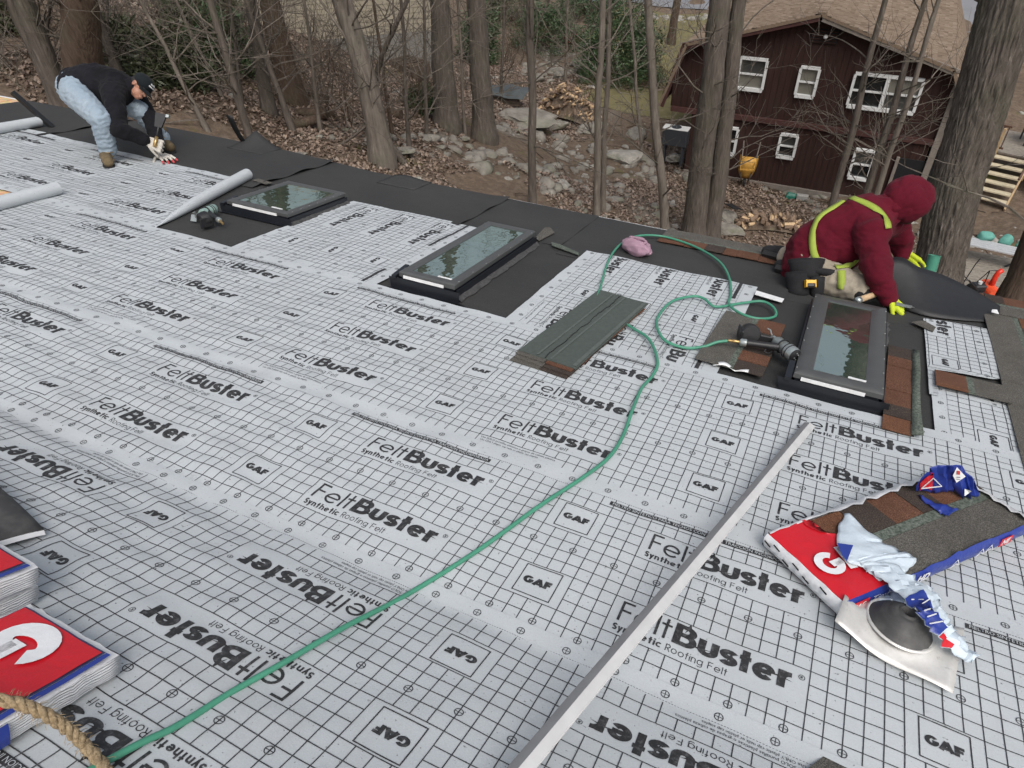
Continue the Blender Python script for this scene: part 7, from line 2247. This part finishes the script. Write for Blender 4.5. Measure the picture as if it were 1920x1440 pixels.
sw = [('c', K['low'], .185, K['mid'], .19), ('c', K['mid'], .19, K['chest'], .185), ('c', K['chest'], .175, K['neck'], .105), ('c', K['chest'], .165, K['shN'], .11), ('c', K['chest'], .165, K['shF'], .11),
      ('c', K['shN'], .105, K['elN'], .078), ('c', K['elN'], .075, K['wrN'], .05), ('c', K['shF'], .105, K['elF'], .075), ('c', K['elF'], .072, K['wrF'], .05), ('c', K['low'], .175, K['pel']+down*.01, .172), ('e', K['mid']+down*.06, (.21, .17, .17))]
me = blob(sw, .011, 4); wrinkle(me, .020, 6, seed=5); wrinkle(me, .006, 14, (1, 1, 2.2), seed=9); hood_sw = dress(me, 'sweatshirt', 'burgundy', m2, o2)
# hood: a shell open towards the face
bmh = bmesh.new(); bmesh.ops.create_icosphere(bmh, subdivisions=5, radius=1)
kill = []
for v in bmh.verts:
    d = v.co.normalized()
    k = 1+.10*mnoise.noise(d*2.0+Vector((2, 0, 0)))+.05*(1-2*abs(mnoise.noise(Vector((d.x*3, d.y*5, d.z*3)))))
    p = Vector((d.x*.118, d.y*.135+(.02 if d.y < 0 else 0)*d.y, d.z*.150))*k
    if d.z < -.2: p.x *= 1+.25*(-d.z-.2); p.y -= .06*(-d.z-.2)
    if d.y < -.5: p.y -= .03*(-d.y-.5)
    if d.z > .6: p.z += .05*(d.z-.6)*(1-abs(d.x)); p.y += .03*(d.z-.6)
    v.co = hq(*(p+Vector((0, -.004, .018))))-o2
    if d.y > .72 and d.z < .62 and d.z > -.85: kill.append(v)
bmesh.ops.delete(bmh, geom=kill, context='VERTS')
me = bpy.data.meshes.new('hood'); bmh.to_mesh(me); bmh.free(); me.materials.append(MATS['burgundy']); me.polygons.foreach_set('use_smooth', [True]*len(me.polygons))
ho = link('hood', me, hood_sw); md = ho.modifiers.new('thickness', 'SOLIDIFY'); md.thickness = .012; md.offset = 1
mb = MB(); mb.tube([hq(0, .135*math.cos(a_)*1.02, .018+.158*math.sin(a_))-o2 for a_ in np.linspace(.55, 2.9, 18)], .0045, 6); mb.build('hood_seam', MATS['burgundy'], hood_sw, True)
me = blob([('c', K['neck']+(hd-K['neck'])*-.15, .105, K['neck']+(hd-K['neck'])*.55, .108), ('c', hq(-.03, -.09, -.10), .06, hq(.03, -.09, -.10), .06)], .010, 4); wrinkle(me, .010, 14, seed=2); dress(me, 'hood_collar', 'burgundy', hood_sw, o2)
# trousers, boots
tr = [('c', K['pel'], .165, K['pel']+(K['low']-K['pel'])*.5, .165), ('c', K['pel'], .15, K['hipN'], .13), ('c', K['pel'], .15, K['hipF'], .13), ('c', K['hipN'], .128, K['kneeN'], .088), ('c', K['kneeN'], .085, K['ankN'], .072), ('c', K['hipF'], .128, K['kneeF'], .088), ('c', K['kneeF'], .085, K['ankF'], .072)]
me = blob(tr, .011, 3); wrinkle(me, .011, 15, seed=8); dress(me, 'trousers', 'khaki', m2, o2)
for ank, (u, v), d2 in ((K['ankN'], (-2.3, 99.2), 0), (K['ankF'], (-4.8, 104.4), 0)):
    me = blob([('c', ank, .062, S(u-.4, v+.2, 1.2), .058), ('c', S(u-.4, v+.2, 1.3), .055, S(u-2.2, v+.8, 1.0), .045)], .008, 3); b = dress(me, 'boot', 'dark_canvas', m2, o2)
    p = S(u-1.0, v+.4, 2.2); mb = MB(); mb.tube([S(u-.2, v-.9, 1.0)-o2, S(u-2.6, v+.1, .8)-o2], .03, 6); mb.build('sole', MATS['rubber'], b)
# knee pad
me = blob([('e', K['kneeN']+Vector(rw(.02, -.03, -.01)), (.085, .07, .06)), ('c', K['kneeN'], .085, K['kneeN'].lerp(K['ankN'], .45), .07)], .009, 2); dress(me, 'knee_pad', 'dark_canvas', m2, o2)
# gloves
hdir = (K['wrN']-K['elN']).normalized(); fdg = (right*.75+down*.45-fwd*.1).normalized()
hand_obj(K['wrN']+hdir*.0, (hdir*.55+fdg*.6).normalized(), Vector(rw(-.2, .1, -1)), 'lime_glove', m2, o2, None, size=.25, curl=(.9, 1.1, .8), spread=.03, thumb_out=.3, side=1)
mb = MB(); mb.tube([K['wrN']-hdir*.03-o2, K['wrN']+hdir*.02-o2], [.050, .042], 16); mb.build('glove_cuff', MATS['lime_glove'], m2, True)
fdf = (right*.7+down*.7).normalized()
hand_obj(K['wrF'], fdf, (-fwd*.5+down*.6), 'lime_glove', m2, o2, None, size=.24, curl=(.45, .6, .4), spread=.12, thumb_out=.7, side=-1)
# harness straps laid on the sweatshirt
from mathutils.bvhtree import BVHTree
dg = bpy.context.evaluated_depsgraph_get(); dg.update()
bvh = BVHTree.FromObject(hood_sw, dg)
bvh2 = BVHTree.FromPolygons([v.co.copy() for v in bpy.data.objects[[c.name for c in m2.children if c.name.startswith('trousers')][0]].data.vertices], [tuple(p.vertices) for p in bpy.data.objects[[c.name for c in m2.children if c.name.startswith('trousers')][0]].data.polygons])
def on_body(x, y, both=False):
    d = Vector(cray(x, y)).normalized(); org = Vector(CAM)-o2
    best = None
    for b_ in ((bvh, bvh2) if both else (bvh,)):
        h_ = b_.ray_cast(org, d)
        if h_[0] is not None and (best is None or h_[3] < best[1]): best = ((h_[0], h_[1]), h_[3])
    return best[0] if best else None
hs = bpy.data.objects.new('harness', None); COL.objects.link(hs); hs.parent = m2; hs.empty_display_size = .05
def strap(pxs, width, name='strap', mat='lime_strap', both=False):
    pts = []
    Q = smooth([Vector((x, y, 0)) for x, y in pxs], 6)
    for q in Q:
        h_ = on_body(q.x, q.y, both)
        if h_: pts.append(h_)
    if len(pts) < 3: return
    # even out
    co = [p for p, n in pts]; no = [n for p, n in pts]
    for _ in range(3):
        co = [co[0]]+[(co[i-1]+co[i]*2+co[i+1])/4 for i in range(1, len(co)-1)]+[co[-1]]
        no = [no[0]]+[(no[i-1]+no[i]*2+no[i+1]).normalized() for i in range(1, len(no)-1)]+[no[-1]]
    rows = []
    for i in range(len(co)):
        t = (co[min(i+1, len(co)-1)]-co[max(i-1, 0)]).normalized(); b = no[i].cross(t).normalized()
        rows.append([co[i]+no[i]*.009-b*width/2, co[i]+no[i]*.012, co[i]+no[i]*.009+b*width/2])
    mb = MB(); mb.grid(rows); o = mb.build(name, MATS[mat], hs, True); md = o.modifiers.new('thickness', 'SOLIDIFY'); md.thickness = .003; md.offset = 0
strap([(1596, 372), (1622, 382), (1645, 395), (1660, 410), (1664, 428)], .048)
strap([(1592, 372), (1615, 362), (1640, 358), (1655, 362)], .045)
strap([(1582, 378), (1560, 392), (1540, 405), (1530, 420), (1524, 440), (1525, 470), (1532, 490), (1542, 500)], .045)
strap([(1578, 372), (1558, 382), (1543, 394)], .045)
strap([(1566, 502), (1590, 500), (1606, 486)], .045, both=True)
strap([(1577, 508), (1578, 525), (1577, 542)], .045, both=True)
h_ = on_body(1588, 374)
if h_:
    p, n = h_; e1 = (right-n*right.dot(n)).normalized(); e2 = n.cross(e1)
    M3 = Matrix((e1, e2, n)).transposed().to_4x4(); M3.translation = p+n*.016
    mb = MB(); mb.prism([(-.05, -.03), (.03, -.045), (.055, .0), (.03, .04), (-.045, .03)], -.004, .006, M3); bk = mb.build('back_plate', MATS['gun_silver'], hs)
    mb = MB(); mb.tube([M3 @ Vector((.02*math.cos(a_)+.0, .024*math.sin(a_), .014)) for a_ in np.linspace(0, 6.28, 16)], .005, 6, cap=False); mb.build('d_ring', MATS['gun_silver'], bk, True)
# tool belt with pouches
belt = thing('tool_belt', 'black leather tool belt with pouches worn by the kneeling worker', 'tool belt', Matrix.Translation(K['pel']))
cb = K['pel']
pc = D(1505, 520, 4.70)-cb; pd_ = D(1490, 525, 4.76)-cb
def pouch(c, w, h, dep_, name):
    rows = []
    for t in np.linspace(0, 1, 6):
        k = 1-.25*t; row = []
        for a_ in np.linspace(0, 2*math.pi, 15)[:-1]:
            row.append(c+right*(math.cos(a_)*w*k)+(-fwd)*(math.sin(a_)*dep_*k)+down*(-h/2+h*t)+Vector((0, 0, 0)))
        rows.append(row+[row[0]])
    mb = MB(); mb.grid(rows); mb.add(rows[-1][:-1], [tuple(range(14))]); o = mb.build(name, MATS['dark_canvas'], belt, True); md = o.modifiers.new('thickness', 'SOLIDIFY'); md.thickness = .006
    mb = MB(); mb.tube(rows[0], .007, 6, cap=False); mb.build('rim', MATS['dark_canvas'], o, True)
    return o
pouch(D(1497, 535, 4.66)-cb, .085, .16, .06, 'pouch'); pouch(D(1512, 505, 4.66)-cb, .12, .12, .07, 'pouch'); pouch(D(1532, 540, 4.62)-cb, .045, .13, .04, 'pouch')
mb = MB(); mb.tube([D(1500, 492, 4.70)-cb, D(1530, 508, 4.62)-cb, D(1560, 512, 4.60)-cb, D(1590, 508, 4.62)-cb], .026, 8); mb.build('belt', MATS['dark_canvas'], belt, True)
tp = D(1519, 532, 4.58)
tm = thing('tape_measure', 'yellow and black tape measure in the tool pouch', 'tape measure', Matrix.Translation(tp))
plain('tool_yellow', (.75, .42, .03), .4)
rt = Matrix((right, down, fwd)).transposed()
mb = MB(); mb.box((0, 0, 0), (.062, .055, .035), rt, .010); mb.build('case', MATS['engine_black'], tm)
mb = MB(); mb.box(-fwd*.0185-down*.012, (.058, .022, .006), rt, .002); mb.build('yellow_face', MATS['tool_yellow'], tm)
for s_ in (-1, 1):
    mb = MB(); mb.box(right*s_*.030-fwd*.004, (.008, .05, .036), rt, .002); mb.build('yellow_side', MATS['tool_yellow'], tm)
# hammer handle end by the knee
mb = MB(); a_, b_ = D(1612, 562, 4.40), D(1640, 552, 4.46); mb.tube([Vector((0, 0, 0)), b_-a_], [.020, .019], 12); hh = thing('mallet', 'tan wooden tool handle lying by the knee of the kneeling worker', 'tool', Matrix.Translation(a_)); mb.build('handle', MATS['split_wood'], hh, True)
mb = MB(); e = (a_-b_).normalized(); mb.tube([e*.0, e*.035], [.023, .022], 14); mb.build('end_cap', MATS['gun_silver'], hh, True)
# knife
kn0 = D(1693, 572, 4.43); kd = (D(1722, 578, 4.46)-kn0)
kn = thing('utility_knife', 'silver utility knife in the lime glove of the kneeling worker', 'knife', Matrix.Translation(kn0))
kx = kd.normalized(); kz = Vector(rw(0, 0, 1)); ky = kz.cross(kx).normalized(); Mk = Matrix((kx, ky, kx.cross(ky))).transposed().to_4x4()
mb = MB(); mb.prism([(-.06, -.012), (.05, -.014), (.068, -.004), (.068, .006), (-.06, .012)], -.007, .007, Mk); mb.build('handle', MATS['gun_silver'], kn)
mb = MB(); mb.prism([(.068, -.006), (.105, .003), (.068, .004)], -.0008, .0008, Mk); mb.build('blade', MATS['aluminium'], kn)
